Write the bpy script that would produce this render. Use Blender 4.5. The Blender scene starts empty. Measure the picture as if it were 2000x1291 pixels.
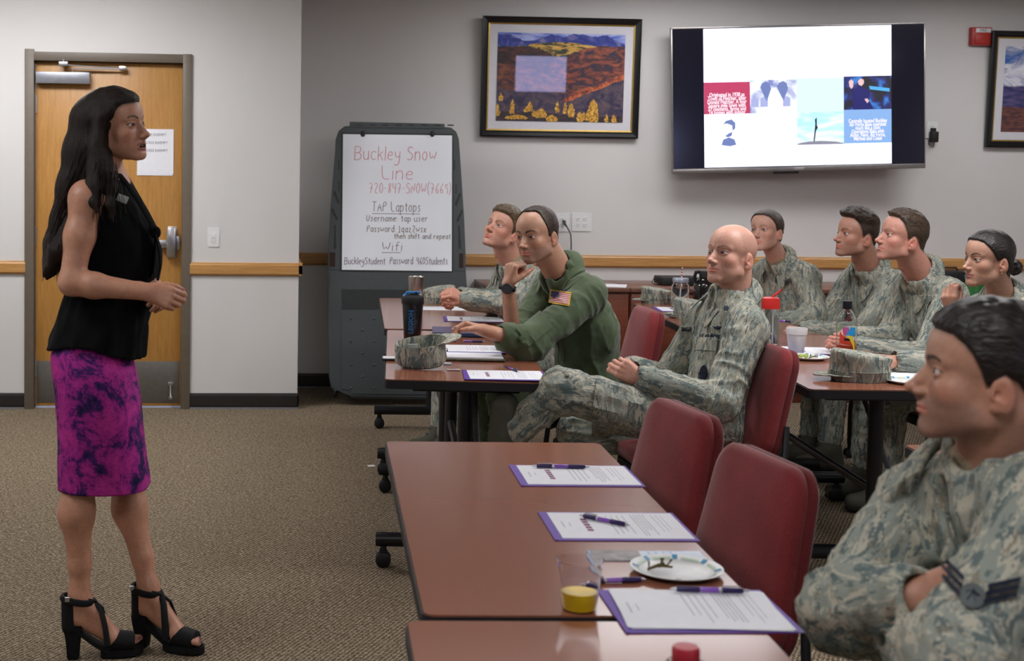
import bpy, bmesh, math, random, re
import numpy as np
from mathutils import Vector, Matrix, Euler
from mathutils.bvhtree import BVHTree
random.seed(7)
PI = math.pi
SC = bpy.context.scene
COL = SC.collection
# ------------------------------------------------------------------ camera
CF, CCX, CCY, CYAW, CPITCH, CROLL, CH = 2722.3, 716.6, 459.5, .0762, .0511, .0138, 1.5146
_cy, _sy, _cp, _sp = math.cos(CYAW), math.sin(CYAW), math.cos(CPITCH), math.sin(CPITCH)
CFW = Vector((_sy*_cp, _cy*_cp, -_sp))
_r = Vector((_cy, -_sy, 0)); _u = _r.cross(CFW)
CRT = math.cos(CROLL)*_r + math.sin(CROLL)*_u
CUP = -math.sin(CROLL)*_r + math.cos(CROLL)*_u
CO = Vector((0, 0, CH))
cam_d = bpy.data.cameras.new('camera'); cam = bpy.data.objects.new('camera', cam_d); COL.objects.link(cam)
cam.matrix_world = Matrix(((CRT.x, CUP.x, -CFW.x, CO.x), (CRT.y, CUP.y, -CFW.y, CO.y), (CRT.z, CUP.z, -CFW.z, CO.z), (0, 0, 0, 1)))
cam_d.sensor_width = 36; cam_d.lens = CF/2000*36
cam_d.shift_x = (1000-CCX)/2000; cam_d.shift_y = (CCY-645.5)/2000
cam_d.clip_start = .05; cam_d.clip_end = 60
cam_d.dof.use_dof = True; cam_d.dof.focus_distance = 5.3; cam_d.dof.aperture_fstop = 5.6
SC.camera = cam
SC.view_settings.view_transform = 'Standard'; SC.view_settings.look = 'None'
SC.view_settings.gamma = 1; SC.view_settings.exposure = 0.0
# ------------------------------------------------------------------ world and lights
W = bpy.data.worlds.new('world'); SC.world = W; W.use_nodes = True
W.node_tree.nodes['Background'].inputs[0].default_value = (.6, .66, .8, 1)
W.node_tree.nodes['Background'].inputs[1].default_value = .03
LIGHTS = [  # unseen ceiling troffers, some added as fill: x, y, strength
    (-1.4, 7.2, 27.0), (2.6, 8.3, 11.0), (4.7, 8.0, 11.0), (2.6, 4.6, 22.0), (-2.0, 3.6, 14.0), (5.4, 3.2, 14.0), (0.2, .9, 15.0), (1.1, 5.9, 9.0), (2.9, -1.8, 14.0)]
CEIL = 2.76

def P(px, py, y):
    """world point at depth y seen at photograph pixel px, py"""
    d = CFW + CRT*((px-CCX)/CF) + CUP*((CCY-py)/CF)
    return CO + d*(y/d.y)
def PZ(px, py, z):
    d = CFW + CRT*((px-CCX)/CF) + CUP*((CCY-py)/CF)
    return CO + d*((z-CH)/d.z)
V = Vector
# ------------------------------------------------------------------ materials
def newmat(name):
    m = bpy.data.materials.new(name); m.use_nodes = True
    nt = m.node_tree; nt.nodes.clear()
    o = nt.nodes.new('ShaderNodeOutputMaterial'); b = nt.nodes.new('ShaderNodeBsdfPrincipled')
    nt.links.new(b.outputs[0], o.inputs[0])
    return m, nt, b
def N(nt, t, **k):
    n = nt.nodes.new('ShaderNode'+t)
    for a, v in k.items():
        if a.startswith('i_'): n.inputs[a[2:].replace('_', ' ')].default_value = v
        else: setattr(n, a, v)
    return n
def L(nt, a, b): nt.links.new(a, b)
def ramp(nt, fac, stops, interp='LINEAR'):
    r = nt.nodes.new('ShaderNodeValToRGB'); r.color_ramp.interpolation = interp
    e = r.color_ramp.elements
    while len(e) > 1: e.remove(e[-1])
    e[0].position = stops[0][0]; e[0].color = (*stops[0][1], 1)
    for p, c in stops[1:]:
        x = e.new(p); x.color = (*c, 1)
    if fac is not None: L(nt, fac, r.inputs[0])
    return r
def coords(nt, scale=(1, 1, 1), rot=(0, 0, 0), kind='Object'):
    t = N(nt, 'TexCoord'); m = N(nt, 'Mapping'); m.inputs['Scale'].default_value = scale; m.inputs['Rotation'].default_value = rot
    L(nt, t.outputs[kind], m.inputs[0]); return m.outputs[0]
def bump(nt, b, h, s=.2, d=.01):
    n = N(nt, 'Bump'); n.inputs['Strength'].default_value = s; n.inputs['Distance'].default_value = d
    L(nt, h, n.inputs['Height']); L(nt, n.outputs[0], b.inputs['Normal']); return n
def s2l(c): return tuple(((x/255)/12.92 if x <= 10.3 else (((x/255)+.055)/1.055)**2.4) for x in c)
def plain(name, col, rough=.5, metal=0., var=.08, scale=30, bmp=0., coat=0., spec=.5, trans=0., emit=None, es=1., stretch=(1, 1, 1), ior=1.45, alpha=1., sheen=0.):
    m, nt, b = newmat(name)
    c = coords(nt, stretch); n = N(nt, 'TexNoise', i_Scale=scale, i_Detail=4.0)
    L(nt, c, n.inputs['Vector'])
    lo = tuple(max(0, x*(1-var)) for x in col); hi = tuple(x*(1+var) for x in col)
    r = ramp(nt, n.outputs[0], [(.3, lo), (.7, hi)]); L(nt, r.outputs[0], b.inputs['Base Color'])
    b.inputs['Roughness'].default_value = rough; b.inputs['Metallic'].default_value = metal
    b.inputs['Specular IOR Level'].default_value = spec; b.inputs['IOR'].default_value = ior
    b.inputs['Coat Weight'].default_value = coat; b.inputs['Coat Roughness'].default_value = .08
    b.inputs['Transmission Weight'].default_value = trans; b.inputs['Alpha'].default_value = alpha
    b.inputs['Sheen Weight'].default_value = sheen
    if emit: b.inputs['Emission Color'].default_value = (*emit, 1); b.inputs['Emission Strength'].default_value = es
    if bmp: bump(nt, b, n.outputs[0], bmp, .004)
    return m
M = {}
def matof(key, *a, **k):
    if key not in M: M[key] = plain(key, *a, **k)
    return M[key]
# walls
def wallmat():
    m, nt, b = newmat('painted_wall')
    c = coords(nt); n = N(nt, 'TexNoise', i_Scale=160.0, i_Detail=3.0); L(nt, c, n.inputs['Vector'])
    n2 = N(nt, 'TexNoise', i_Scale=1.3, i_Detail=2.0); L(nt, c, n2.inputs['Vector'])
    r = ramp(nt, n2.outputs[0], [(.3, (.615, .60, .585)), (.7, (.64, .63, .615))]); L(nt, r.outputs[0], b.inputs['Base Color'])
    b.inputs['Roughness'].default_value = .6; bump(nt, b, n.outputs[0], .12, .002); return m
M['wall'] = wallmat()
def carpet():
    m, nt, b = newmat('loop_carpet')
    c = coords(nt, (1, 1, 1), (0, 0, .5))
    v = N(nt, 'TexVoronoi', i_Scale=115.0); L(nt, c, v.inputs['Vector'])
    n = N(nt, 'TexNoise', i_Scale=85.0, i_Detail=3.0, i_Roughness=.7); L(nt, c, n.inputs['Vector'])
    w = N(nt, 'TexWave', i_Scale=22.0, i_Distortion=5.0, i_Detail=2.0); w.inputs['Detail Scale'].default_value = 6; L(nt, c, w.inputs['Vector'])
    mx = N(nt, 'Mix', data_type='FLOAT'); mx.inputs[0].default_value = .22
    L(nt, n.outputs[0], mx.inputs[2]); L(nt, w.outputs['Fac'], mx.inputs[3])
    r = ramp(nt, mx.outputs[0], [(.30, (.045, .032, .020)), (.45, (.130, .096, .062)), (.56, (.228, .180, .122)), (.7, (.39, .33, .245))])
    big = N(nt, 'TexNoise', i_Scale=1.1, i_Detail=2.0); L(nt, c, big.inputs['Vector'])
    L(nt, r.outputs[0], b.inputs['Base Color']); b.inputs['Roughness'].default_value = .95
    b.inputs['Specular IOR Level'].default_value = .1
    bump(nt, b, mx.outputs[0], 1., .006); return m
M['carpet'] = carpet()
def wood(name, c1, c2, c3, scale=(1, 1, 1), rough=.35, ws=3., dist=4., coat=0., rot=(0, 0, 0), nsc=8., bm=.05):
    m, nt, b = newmat(name)
    c = coords(nt, scale, rot)
    n = N(nt, 'TexNoise', i_Scale=nsc, i_Detail=8.0, i_Roughness=.6, i_Distortion=.6); L(nt, c, n.inputs['Vector'])
    n2 = N(nt, 'TexNoise', i_Scale=nsc*6, i_Detail=3.0); L(nt, c, n2.inputs['Vector'])
    mx = N(nt, 'Mix', data_type='FLOAT'); mx.inputs[0].default_value = .35
    L(nt, n.outputs[0], mx.inputs[2]); L(nt, n2.outputs[0], mx.inputs[3])
    r = ramp(nt, mx.outputs[0], [(.33, c1), (.5, c2), (.66, c3)])
    L(nt, r.outputs[0], b.inputs['Base Color']); b.inputs['Roughness'].default_value = rough
    b.inputs['Coat Weight'].default_value = coat; b.inputs['Coat Roughness'].default_value = .12
    
    if bm: bump(nt, b, mx.outputs[0], bm, .002)
    return m
M['doorwood'] = wood('oak_door_veneer', (.34, .155, .034), (.41, .20, .046), (.48, .245, .066), (7, 7, .5), .4)
M['railwood'] = wood('oak_rail', (.36, .17, .05), (.48, .25, .08), (.58, .33, .12), (.7, 8, 14), .35)
M['tabletop'] = wood('cherry_laminate', (.2485, .0912, .0516), (.25, .092, .052), (.2515, .0926, .0524), (6, .5, 1), .17, bm=.0)
M['tabletop'].node_tree.nodes['Principled BSDF'].inputs['Specular IOR Level'].default_value = .55
M['cabinet'] = wood('mahogany_laminate', (.11, .025, .012), (.15, .036, .016), (.20, .05, .024), (1, 1, 6), .35)
M['black'] = plain('black_metal', (.008, .008, .010), .38, var=.1)
M['edge'] = plain('black_edge_band', (.012, .012, .014), .55, var=.1)
M['rubber'] = plain('black_rubber', (.006, .006, .007), .6)
M['chrome'] = plain('brushed_metal', (.55, .55, .57), .3, metal=1., var=.05)
M['white'] = plain('white_plastic', (.72, .72, .72), .4, var=.03)
M['paper'] = plain('white_paper', (.74, .75, .79), .8, var=.02)
M['purple'] = plain('purple_card', (.11, .045, .33), .55, var=.06)
M['frame'] = plain('taupe_door_frame', (.135, .11, .085), .45, var=.05)
M['base'] = plain('dark_vinyl_base', (.020, .016, .014), .45, var=.1)
M['beadmetal'] = plain('grey_floor_strip', (.20, .20, .22), .4)
M['grey'] = plain('grey_easel_plastic', (.052, .062, .066), .45, var=.08, scale=80, bmp=.05)
M['greydark'] = plain('dark_grey_plastic', (.018, .021, .023), .5)
M['ink'] = plain('printed_ink', (.12, .12, .15), .8)
def fabric(name, col, sc=420., var=.35, sheen=.3):
    m, nt, b = newmat(name)
    c = coords(nt); n = N(nt, 'TexNoise', i_Scale=sc, i_Detail=2.0); L(nt, c, n.inputs['Vector'])
    n2 = N(nt, 'TexNoise', i_Scale=9.0, i_Detail=2.0); L(nt, c, n2.inputs['Vector'])
    mx = N(nt, 'Mix', data_type='FLOAT'); mx.inputs[0].default_value = .3
    L(nt, n.outputs[0], mx.inputs[2]); L(nt, n2.outputs[0], mx.inputs[3])
    r = ramp(nt, mx.outputs[0], [(.3, tuple(x*(1-var) for x in col)), (.7, tuple(x*(1+var) for x in col))])
    L(nt, r.outputs[0], b.inputs['Base Color']); b.inputs['Roughness'].default_value = .9
    b.inputs['Sheen Weight'].default_value = sheen; b.inputs['Sheen Roughness'].default_value = .4
    b.inputs['Specular IOR Level'].default_value = .2
    bump(nt, b, n.outputs[0], .35, .002); return m
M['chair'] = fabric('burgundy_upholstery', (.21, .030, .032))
def camo(name='camouflage_cloth', tone=1.15):
    m, nt, b = newmat(name)
    a = N(nt, 'Attribute', attribute_name='rest')
    sn = N(nt, 'VectorMath', operation='SNAP'); sn.inputs[1].default_value = (.0022, .0022, .0022)
    L(nt, a.outputs['Vector'], sn.inputs[0])
    def lay(sc, st, off, det=3., dis=1.2):
        mp = N(nt, 'Mapping'); mp.inputs['Scale'].default_value = st; mp.inputs['Location'].default_value = off
        L(nt, sn.outputs[0], mp.inputs[0])
        n = N(nt, 'TexNoise', i_Scale=sc, i_Detail=det, i_Roughness=.62, i_Distortion=dis); L(nt, mp.outputs[0], n.inputs['Vector']); return n.outputs[0]
    c_g, c_d, c_t, c_b = [tuple(x*tone for x in s2l(q)) for q in ((128, 134, 126), (88, 100, 99), (164, 160, 145), (122, 114, 98))]
    base = c_g
    prev = None
    def mix(fac, lo, colr, prevsock):
        r = ramp(nt, fac, [(lo-.004, (0, 0, 0)), (lo+.004, (1, 1, 1))])
        mx = N(nt, 'Mix', data_type='RGBA'); L(nt, r.outputs[0], mx.inputs[0])
        if prevsock is None: mx.inputs[6].default_value = (*base, 1)
        else: L(nt, prevsock, mx.inputs[6])
        mx.inputs[7].default_value = (*colr, 1); return mx.outputs[2]
    s = mix(lay(17., (1.5, 1.5, .45), (0, 0, 0)), .56, c_t, None)
    s = mix(lay(22., (1.5, 1.5, .42), (3, 1, 2)), .55, c_d, s)
    s = mix(lay(32., (1.5, 1.5, .4), (7, 4, 1)), .61, c_b, s)
    s = mix(lay(40., (1.6, 1.6, .36), (1, 9, 5)), .57, c_t, s)
    L(nt, s, b.inputs['Base Color']); b.inputs['Roughness'].default_value = .9; b.inputs['Specular IOR Level'].default_value = .15
    wv = N(nt, 'TexNoise', i_Scale=900.0); L(nt, a.outputs['Vector'], wv.inputs['Vector'])
    bump(nt, b, wv.outputs[0], .25, .001); return m
M['camo'] = camo()
def vcol_skin(name, rough=.45, coat=0.):
    m, nt, b = newmat(name)
    a = N(nt, 'Attribute', attribute_name='Col')
    c = coords(nt); n = N(nt, 'TexNoise', i_Scale=120.0, i_Detail=4.0); L(nt, c, n.inputs['Vector'])
    n2 = N(nt, 'TexNoise', i_Scale=700.0, i_Detail=2.0); L(nt, c, n2.inputs['Vector'])
    r = ramp(nt, n.outputs[0], [(.3, (.90, .88, .88)), (.7, (1.06, 1.04, 1.04))])
    mx = N(nt, 'Mix', data_type='RGBA', blend_type='MULTIPLY'); mx.inputs[0].default_value = 1
    L(nt, a.outputs['Color'], mx.inputs[6]); L(nt, r.outputs[0], mx.inputs[7]); L(nt, mx.outputs[2], b.inputs['Base Color'])
    b.inputs['Roughness'].default_value = rough
    b.inputs['Subsurface Weight'].default_value = .12; b.inputs['Subsurface Radius'].default_value = (1., .35, .2); b.inputs['Subsurface Scale'].default_value = .006
    b.inputs['Coat Weight'].default_value = coat; b.inputs['Coat Roughness'].default_value = .25
    bump(nt, b, n2.outputs[0], .12, .001); return m
M['skin'] = vcol_skin('skin')
def hairmat(name, c1, c2, rough=.45, spec=.5):
    m, nt, b = newmat(name)
    a = N(nt, 'Attribute', attribute_name='rest'); mp = N(nt, 'Mapping'); mp.inputs['Scale'].default_value = (1, .12, .35)
    L(nt, a.outputs['Vector'], mp.inputs[0])
    n = N(nt, 'TexNoise', i_Scale=420.0, i_Detail=3.0, i_Distortion=.3); L(nt, mp.outputs[0], n.inputs['Vector'])
    r = ramp(nt, n.outputs[0], [(.35, c1), (.65, c2)]); L(nt, r.outputs[0], b.inputs['Base Color'])
    b.inputs['Roughness'].default_value = rough; b.inputs['Specular IOR Level'].default_value = spec
    bump(nt, b, n.outputs[0], .7, .004); return m

# ------------------------------------------------------------------ object helpers
def tag(o, label=None, cat=None, group=None, kind=None):
    for k, v in (('label', label), ('category', cat), ('group', group), ('kind', kind)):
        if v: o[k] = v
    return o
def empty(name, loc=(0, 0, 0), rz=0.):
    o = bpy.data.objects.new(name, None); COL.objects.link(o); o.location = loc; o.rotation_euler = (0, 0, rz)
    o.empty_display_size = .1; return o
def thing(name, label, cat, loc=(0, 0, 0), rz=0., group=None):
    return tag(empty(name, loc, rz), label, cat, group)
class MB:
    """collects shapes into one bmesh"""
    def __init__(s): s.bm = bmesh.new()
    def quad(s, pts):
        return s.bm.faces.new([s.bm.verts.new(p) for p in pts])
    def box(s, lo, hi, bev=0., seg=2, mx=None, smooth=False):
        lo, hi = Vector(lo), Vector(hi); c = (lo+hi)/2; d = hi-lo
        r = bmesh.ops.create_cube(s.bm, size=1, matrix=Matrix.Translation(c) @ Matrix.Diagonal((*d, 1)))
        vs = r['verts']
        if bev:
            es = list({e for v in vs for e in v.link_edges})
            rr = bmesh.ops.bevel(s.bm, geom=es, offset=bev, segments=seg, affect='EDGES', profile=.5)
            vs = list({v for f in rr['faces'] for v in f.verts} | {v for v in vs if v.is_valid})
        if mx is not None: bmesh.ops.transform(s.bm, matrix=mx, verts=[v for v in vs if v.is_valid])
        return s
    def tube(s, pts, r, n=10, caps=True, flat=1.):
        pts = [Vector(p) for p in pts]; m = len(pts)
        rs = r if isinstance(r, (list, tuple)) else [r]*m
        T = []
        for i in range(m):
            T.append((pts[min(i+1, m-1)]-pts[max(i-1, 0)]).normalized())
        ref = Vector((0, 0, 1)) if abs(T[0].z) < .9 else Vector((1, 0, 0))
        nn = (ref - T[0]*ref.dot(T[0])).normalized(); rings = []
        for i in range(m):
            nn = (nn - T[i]*nn.dot(T[i]));
            if nn.length < 1e-6: nn = T[i].orthogonal()
            nn.normalize(); bb = T[i].cross(nn)
            rings.append([s.bm.verts.new(pts[i]+(nn*math.cos(2*PI*k/n)*flat+bb*math.sin(2*PI*k/n))*rs[i]) for k in range(n)])
        for i in range(m-1):
            for k in range(n):
                s.bm.faces.new((rings[i][k], rings[i][(k+1) % n], rings[i+1][(k+1) % n], rings[i+1][k]))
        if caps:
            s.bm.faces.new(rings[0][::-1]); s.bm.faces.new(rings[-1])
        return s
    def lathe(s, prof, n=28, c=(0, 0, 0), axis='Z', cap=True):
        c = Vector(c); rings = []
        for r, z in prof:
            ring = []
            for k in range(n):
                a = 2*PI*k/n; x, y = r*math.cos(a), r*math.sin(a)
                p = {'Z': (x, y, z), 'X': (z, x, y), 'Y': (x, z, y)}[axis]
                ring.append(s.bm.verts.new(c+Vector(p)))
            rings.append(ring)
        for i in range(len(rings)-1):
            for k in range(n):
                s.bm.faces.new((rings[i][k], rings[i][(k+1) % n], rings[i+1][(k+1) % n], rings[i+1][k]))
        if cap:
            if prof[0][0] > 1e-5: s.bm.faces.new(rings[0][::-1])
            if prof[-1][0] > 1e-5: s.bm.faces.new(rings[-1])
        return s
    def prism(s, poly, z0, z1, mx=None, bev=0.):
        """polygon in xy extruded z0..z1"""
        a = [s.bm.verts.new((x, y, z0)) for x, y in poly]; b = [s.bm.verts.new((x, y, z1)) for x, y in poly]
        n = len(poly); s.bm.faces.new(a[::-1]); s.bm.faces.new(b); 
        for i in range(n): s.bm.faces.new((a[i], a[(i+1) % n], b[(i+1) % n], b[i]))
        vs = a+b
        if bev:
            es = [e for e in s.bm.edges if e.verts[0] in vs and e.verts[1] in vs and abs(e.verts[0].co.z-e.verts[1].co.z) < 1e-9]
            rr = bmesh.ops.bevel(s.bm, geom=es, offset=bev, segments=2, affect='EDGES')
            vs = list({v for f in rr['faces'] for v in f.verts} | {v for v in vs if v.is_valid})
        if mx is not None: bmesh.ops.transform(s.bm, matrix=mx, verts=[v for v in vs if v.is_valid])
        return s
    def ball(s, c, r, sc=(1, 1, 1), u=16, v=10, mx=None):
        m = Matrix.Translation(Vector(c)) @ (mx or Matrix()) @ Matrix.Diagonal((*[r*k for k in sc], 1))
        bmesh.ops.create_uvsphere(s.bm, u_segments=u, v_segments=v, radius=1, matrix=m); return s
    def build(s, name, m, parent=None, smooth=True, mats=None, angle=40):
        bmesh.ops.remove_doubles(s.bm, verts=s.bm.verts, dist=1e-6)
        bmesh.ops.recalc_face_normals(s.bm, faces=s.bm.faces)
        me = bpy.data.meshes.new(name); s.bm.to_mesh(me); s.bm.free()
        for x in (mats or [m]): me.materials.append(x)
        if smooth:
            me.shade_smooth(); 
            try: me.set_sharp_from_angle(angle=math.radians(angle))
            except Exception: pass
        o = bpy.data.objects.new(name, me); COL.objects.link(o)
        if parent is not None: o.parent = parent
        return o
def rrect(x0, y0, x1, y1, r, n=5):
    out = []
    for cx, cy, a0 in ((x1-r, y1-r, 0), (x0+r, y1-r, 90), (x0+r, y0+r, 180), (x1-r, y0+r, 270)):
        for i in range(n+1):
            a = math.radians(a0+90*i/n); out.append((cx+r*math.cos(a), cy+r*math.sin(a)))
    return out
def frame_from(x, y=None, z=None, o=(0, 0, 0)):
    """matrix with given axes as columns"""
    x, y = Vector(x).normalized(), Vector(y).normalized()
    z = x.cross(y).normalized() if z is None else Vector(z).normalized()
    return Matrix(((x.x, y.x, z.x, o[0]), (x.y, y.y, z.y, o[1]), (x.z, y.z, z.z, o[2]), (0, 0, 0, 1)))
def copy_tree(o, parent=None):
    c = o.copy(); COL.objects.link(c)
    if parent is not None: c.parent = parent
    for ch in [x for x in COL.objects if x.parent == o]: copy_tree(ch, c)
    return c
def textobj(name, s, size, mx, m, parent=None, ext=.0006, align='LEFT', sx=1., bold=0.):
    cu = bpy.data.curves.new(name, 'FONT'); cu.body = s; cu.size = size; cu.extrude = ext; cu.align_x = align; cu.offset = bold
    cu.resolution_u = 2
    t = bpy.data.objects.new(name+'_t', cu); COL.objects.link(t)
    dg = bpy.context.evaluated_depsgraph_get(); me = bpy.data.meshes.new_from_object(t.evaluated_get(dg))
    bpy.data.objects.remove(t); bpy.data.curves.remove(cu)
    me.name = name; me.transform(mx @ Matrix.Diagonal((sx, 1, 1, 1))); me.materials.clear(); me.materials.append(m)
    o = bpy.data.objects.new(name, me); COL.objects.link(o)
    if parent is not None: o.parent = parent
    return o
def rest_of(o, sc=1.):
    """store object coordinates as the cloth pattern coordinates of a mesh made with MB"""
    me = o.data; a = me.attributes.new('rest', 'FLOAT_VECTOR', 'POINT'); c = np.zeros(len(me.vertices)*3, np.float32); me.vertices.foreach_get('co', c); a.data.foreach_set('vector', c*sc); return o
# ------------------------------------------------------------------ room shell
YD, YB, XC = 8.54, 9.35, .235        # door wall, back wall, outer corner
X0, X1, YR = -3.6, 6.9, -4.2
def struct(o): o['kind'] = 'structure'; return o
def wallbox(name, lo, hi, m='wall'): return struct(MB().box(lo, hi).build(name, M[m], smooth=False))
wallbox('floor', (X0-.1, YR-.1, -.12), (X1+.1, YB+.1, 0), 'carpet')
# ceiling with suspended tiles
def ceilmat():
    m, nt, b = newmat('ceiling_tile'); c = coords(nt)
    br = N(nt, 'TexBrick', offset=0., squash=1.); br.inputs['Scale'].default_value = 1.; br.inputs['Brick Width'].default_value = .61; br.inputs['Row Height'].default_value = .61
    br.inputs['Mortar Size'].default_value = .012; br.inputs['Color1'].default_value = (.62, .62, .60, 1); br.inputs['Color2'].default_value = (.60, .60, .58, 1); br.inputs['Mortar'].default_value = (.7, .7, .7, 1)
    L(nt, c, br.inputs[0]); L(nt, br.outputs[0], b.inputs['Base Color']); b.inputs['Roughness'].default_value = .9
    n = N(nt, 'TexNoise', i_Scale=60.0); L(nt, c, n.inputs['Vector']); bump(nt, b, n.outputs[0], .3, .004); return m
M['ceil'] = ceilmat()
wallbox('ceiling', (X0-.1, YR-.1, CEIL), (X1+.1, YB+.1, CEIL+.12), 'ceil')
DXL, DXR, DTOP = -1.365, -.478, 2.108      # door opening inside the frame
wallbox('wall_door_side', (X0, YD, 0), (DXL-.05, YD+.14, CEIL))
wallbox('wall_door_side', (DXR+.05, YD, 0), (XC, YB, CEIL))
wallbox('wall_door_side', (DXL-.05, YD, DTOP+.05), (DXR+.05, YD+.14, CEIL))
wallbox('wall_corridor', (DXL-.6, YD+1.2, 0), (DXR+.3, YD+1.3, CEIL))
wallbox('wall_back', (XC, YB, 0), (X1, YB+.12, CEIL))
wallbox('wall_left', (X0-.1, YR, 0), (X0, YD, CEIL))
wallbox('wall_right', (X1, YR, 0), (X1+.1, YB, CEIL))
wallbox('wall_rear', (X0, YR-.1, 0), (X1, YR, CEIL))
# baseboards, metal floor strips, wooden chair rails
def rail(name, a, b, z0, z1, th=.022):
    """profiled rail from a to b; the wall lies to the left of the direction a>b"""
    a, b = Vector((*a, 0)), Vector((*b, 0)); d = (b-a).normalized(); nrm = Vector((d.y, -d.x, 0))
    prof = [(0, z0), (th*.55, z0), (th, z0+.012), (th, z1-.016), (th*.75, z1-.008), (th*.75, z1-.004), (th*.4, z1), (0, z1)]
    mb = MB(); A = [mb.bm.verts.new(a+nrm*p+Vector((0, 0, z))) for p, z in prof]; B = [mb.bm.verts.new(b+nrm*p+Vector((0, 0, z))) for p, z in prof]
    for i in range(len(prof)): j = (i+1) % len(prof); mb.bm.faces.new((A[i], A[j], B[j], B[i]))
    mb.bm.faces.new(A); mb.bm.faces.new(B[::-1])
    return mb
def railo(name, a, b, z0, z1, m='railwood', th=.022): return struct(rail(name, a, b, z0, z1, th).build(name, M[m], smooth=False))
railo('trim_1', (X0, YD), (DXL-.05, YD), .822, .902); railo('trim_2', (DXR+.05, YD), (XC+.022, YD), .822, .902)
railo('trim_3', (XC, YD-.022), (XC, YB), .826, .906); railo('trim_4', (XC, YB), (X1, YB), .832, .915)
for i, (nm, a, b) in enumerate((('baseboard_left', (X0, YD), (DXL-.05, YD)), ('baseboard_door', (DXR+.05, YD), (XC+.008, YD)), ('baseboard_corner', (XC, YD-.008), (XC, YB)), ('baseboard_back', (XC, YB), (X1, YB)))):
    railo(nm, a, b, .008, .098, 'base', .008); railo('trim_%d' % (5+i), a, b, 0, .010, 'beadmetal', .012)
# pressed steel door frame
mb = MB()
for x0, x1 in ((DXL-.055, DXL), (DXR, DXR+.055)): mb.box((x0, YD-.018, 0), (x1, YD+.15, DTOP+.055 if x0 > -1 else DTOP+.068), .003)
mb.box((DXL-.055, YD-.016, DTOP), (DXR+.055, YD+.15, DTOP+.053), .003)
mb.box((DXL, YD+.085, 0), (DXL+.016, YD+.11, DTOP), .001).box((DXR-.016, YD+.085, 0), (DXR, YD+.11, DTOP), .001)
struct(mb.build('trim_9', M['frame']))
# the door itself
dr = struct(empty('door_1', (DXL+.004, YD+.04, 0)))
DW = DXR-DXL-.008
MB().box((0, 0, .012), (DW, .045, DTOP-.004), .002).build('door_leaf', M['doorwood'], dr)
MB().box((.008, -.003, .03), (DW-.008, 0, .287), .001).build('kick_plate', plain('dull_steel_plate', (.20, .19, .175), .38, metal=.7), dr)
mb = MB(); mb.box((DW-.075, -.02, .14), (DW-.045, -.003, .16), .002).tube([(DW-.06, -.012, .15), (DW-.06, -.02, .10), (DW-.058, -.03, .07)], .006).box((DW-.07, -.04, .055), (DW-.048, -.014, .075), .004)
mb.build('kick_down_stop', M['chrome'], dr)
mb = MB(); mb.box((0, 0, .0), (DW, .02, .011)); mb.build('door_sweep', plain('pale_threshold', (.45, .5, .68), .5), dr)
# closer
o = MB().box((.006, -.06, 1.972), (.326, -.003, 2.042), .004).build('closer_body', plain('silver_paint', (.27, .28, .31), .35, metal=.5), dr)
mb = MB(); zt = 2.088
mb.box((.145, -.075, zt-.012), (.198, -.04, zt+.014), .002).tube([(.17, -.058, zt), (.17, -.058, zt+.03)], .006)
mb.tube([(.19, -.058, zt-.004), (.53, -.04, zt-.02)], .007, flat=.6).tube([(.222, -.045, 2.042), (.222, -.045, 2.062), (.24, -.045, 2.064), (.53, -.04, 2.066)], .007, flat=.6)
mb.box((.50, -.052, 2.056), (.545, -.03, 2.084), .003)
mb.build('closer_arm', M['chrome'], dr)
# lever-less paddle handle and latch
mb = MB(); hx = DW-.062; mb.box((hx-.026, -.016, .925), (hx+.034, -.002, 1.118), .008).box((hx-.027, -.055, .935), (hx+.031, -.016, 1.112), .012)
o = mb.build('paddle_handle', M['chrome'], dr)
mb = MB(); mb.box((hx-.075, -.035, .985), (hx-.022, -.004, 1.035), .006).box((hx+.03, -.02, .975), (hx+.052, -.003, 1.06), .004)
mb.build('latch_bracket', M['chrome'], dr)
mb = MB()
for z in (.25, 1.05, 1.85): mb.tube([(0, -.006, z-.055), (0, -.006, z+.055)], .008)
mb.tube([(-.0015, -.004, .02), (-.0015, -.004, 2.09)], .0025)
mb.build('hinge', M['chrome'], dr)
# paper sheets taped to the door
pc = P(304, 297, YD+.035); pw, ph = .216, .279
nt_ = thing('posted_notice', 'white notice sheets with three grey lines of print taped to the oak door', 'notice', (pc.x, YD+.0375, pc.z))
mb = MB(); mb.box((-pw/2-.004, -.0016, -ph/2-.003), (pw/2-.006, -.0006, ph/2-.001)); mb.box((-pw/2, -.003, -ph/2+.006), (pw/2, -.002, ph/2)); mb.build('sheet', M['paper'], nt_)
for k, (tx, zz) in enumerate((('CLOSE EXEMPT', .098), ('ACCESS EXEMPT', .050), ('ACCESS EXEMPT', .002))):
    textobj('print_line', tx, .0215, frame_from((1, 0, 0), (0, 0, 1), o=(-.085, -.0034, zz)), M['ink'], nt_)
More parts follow.
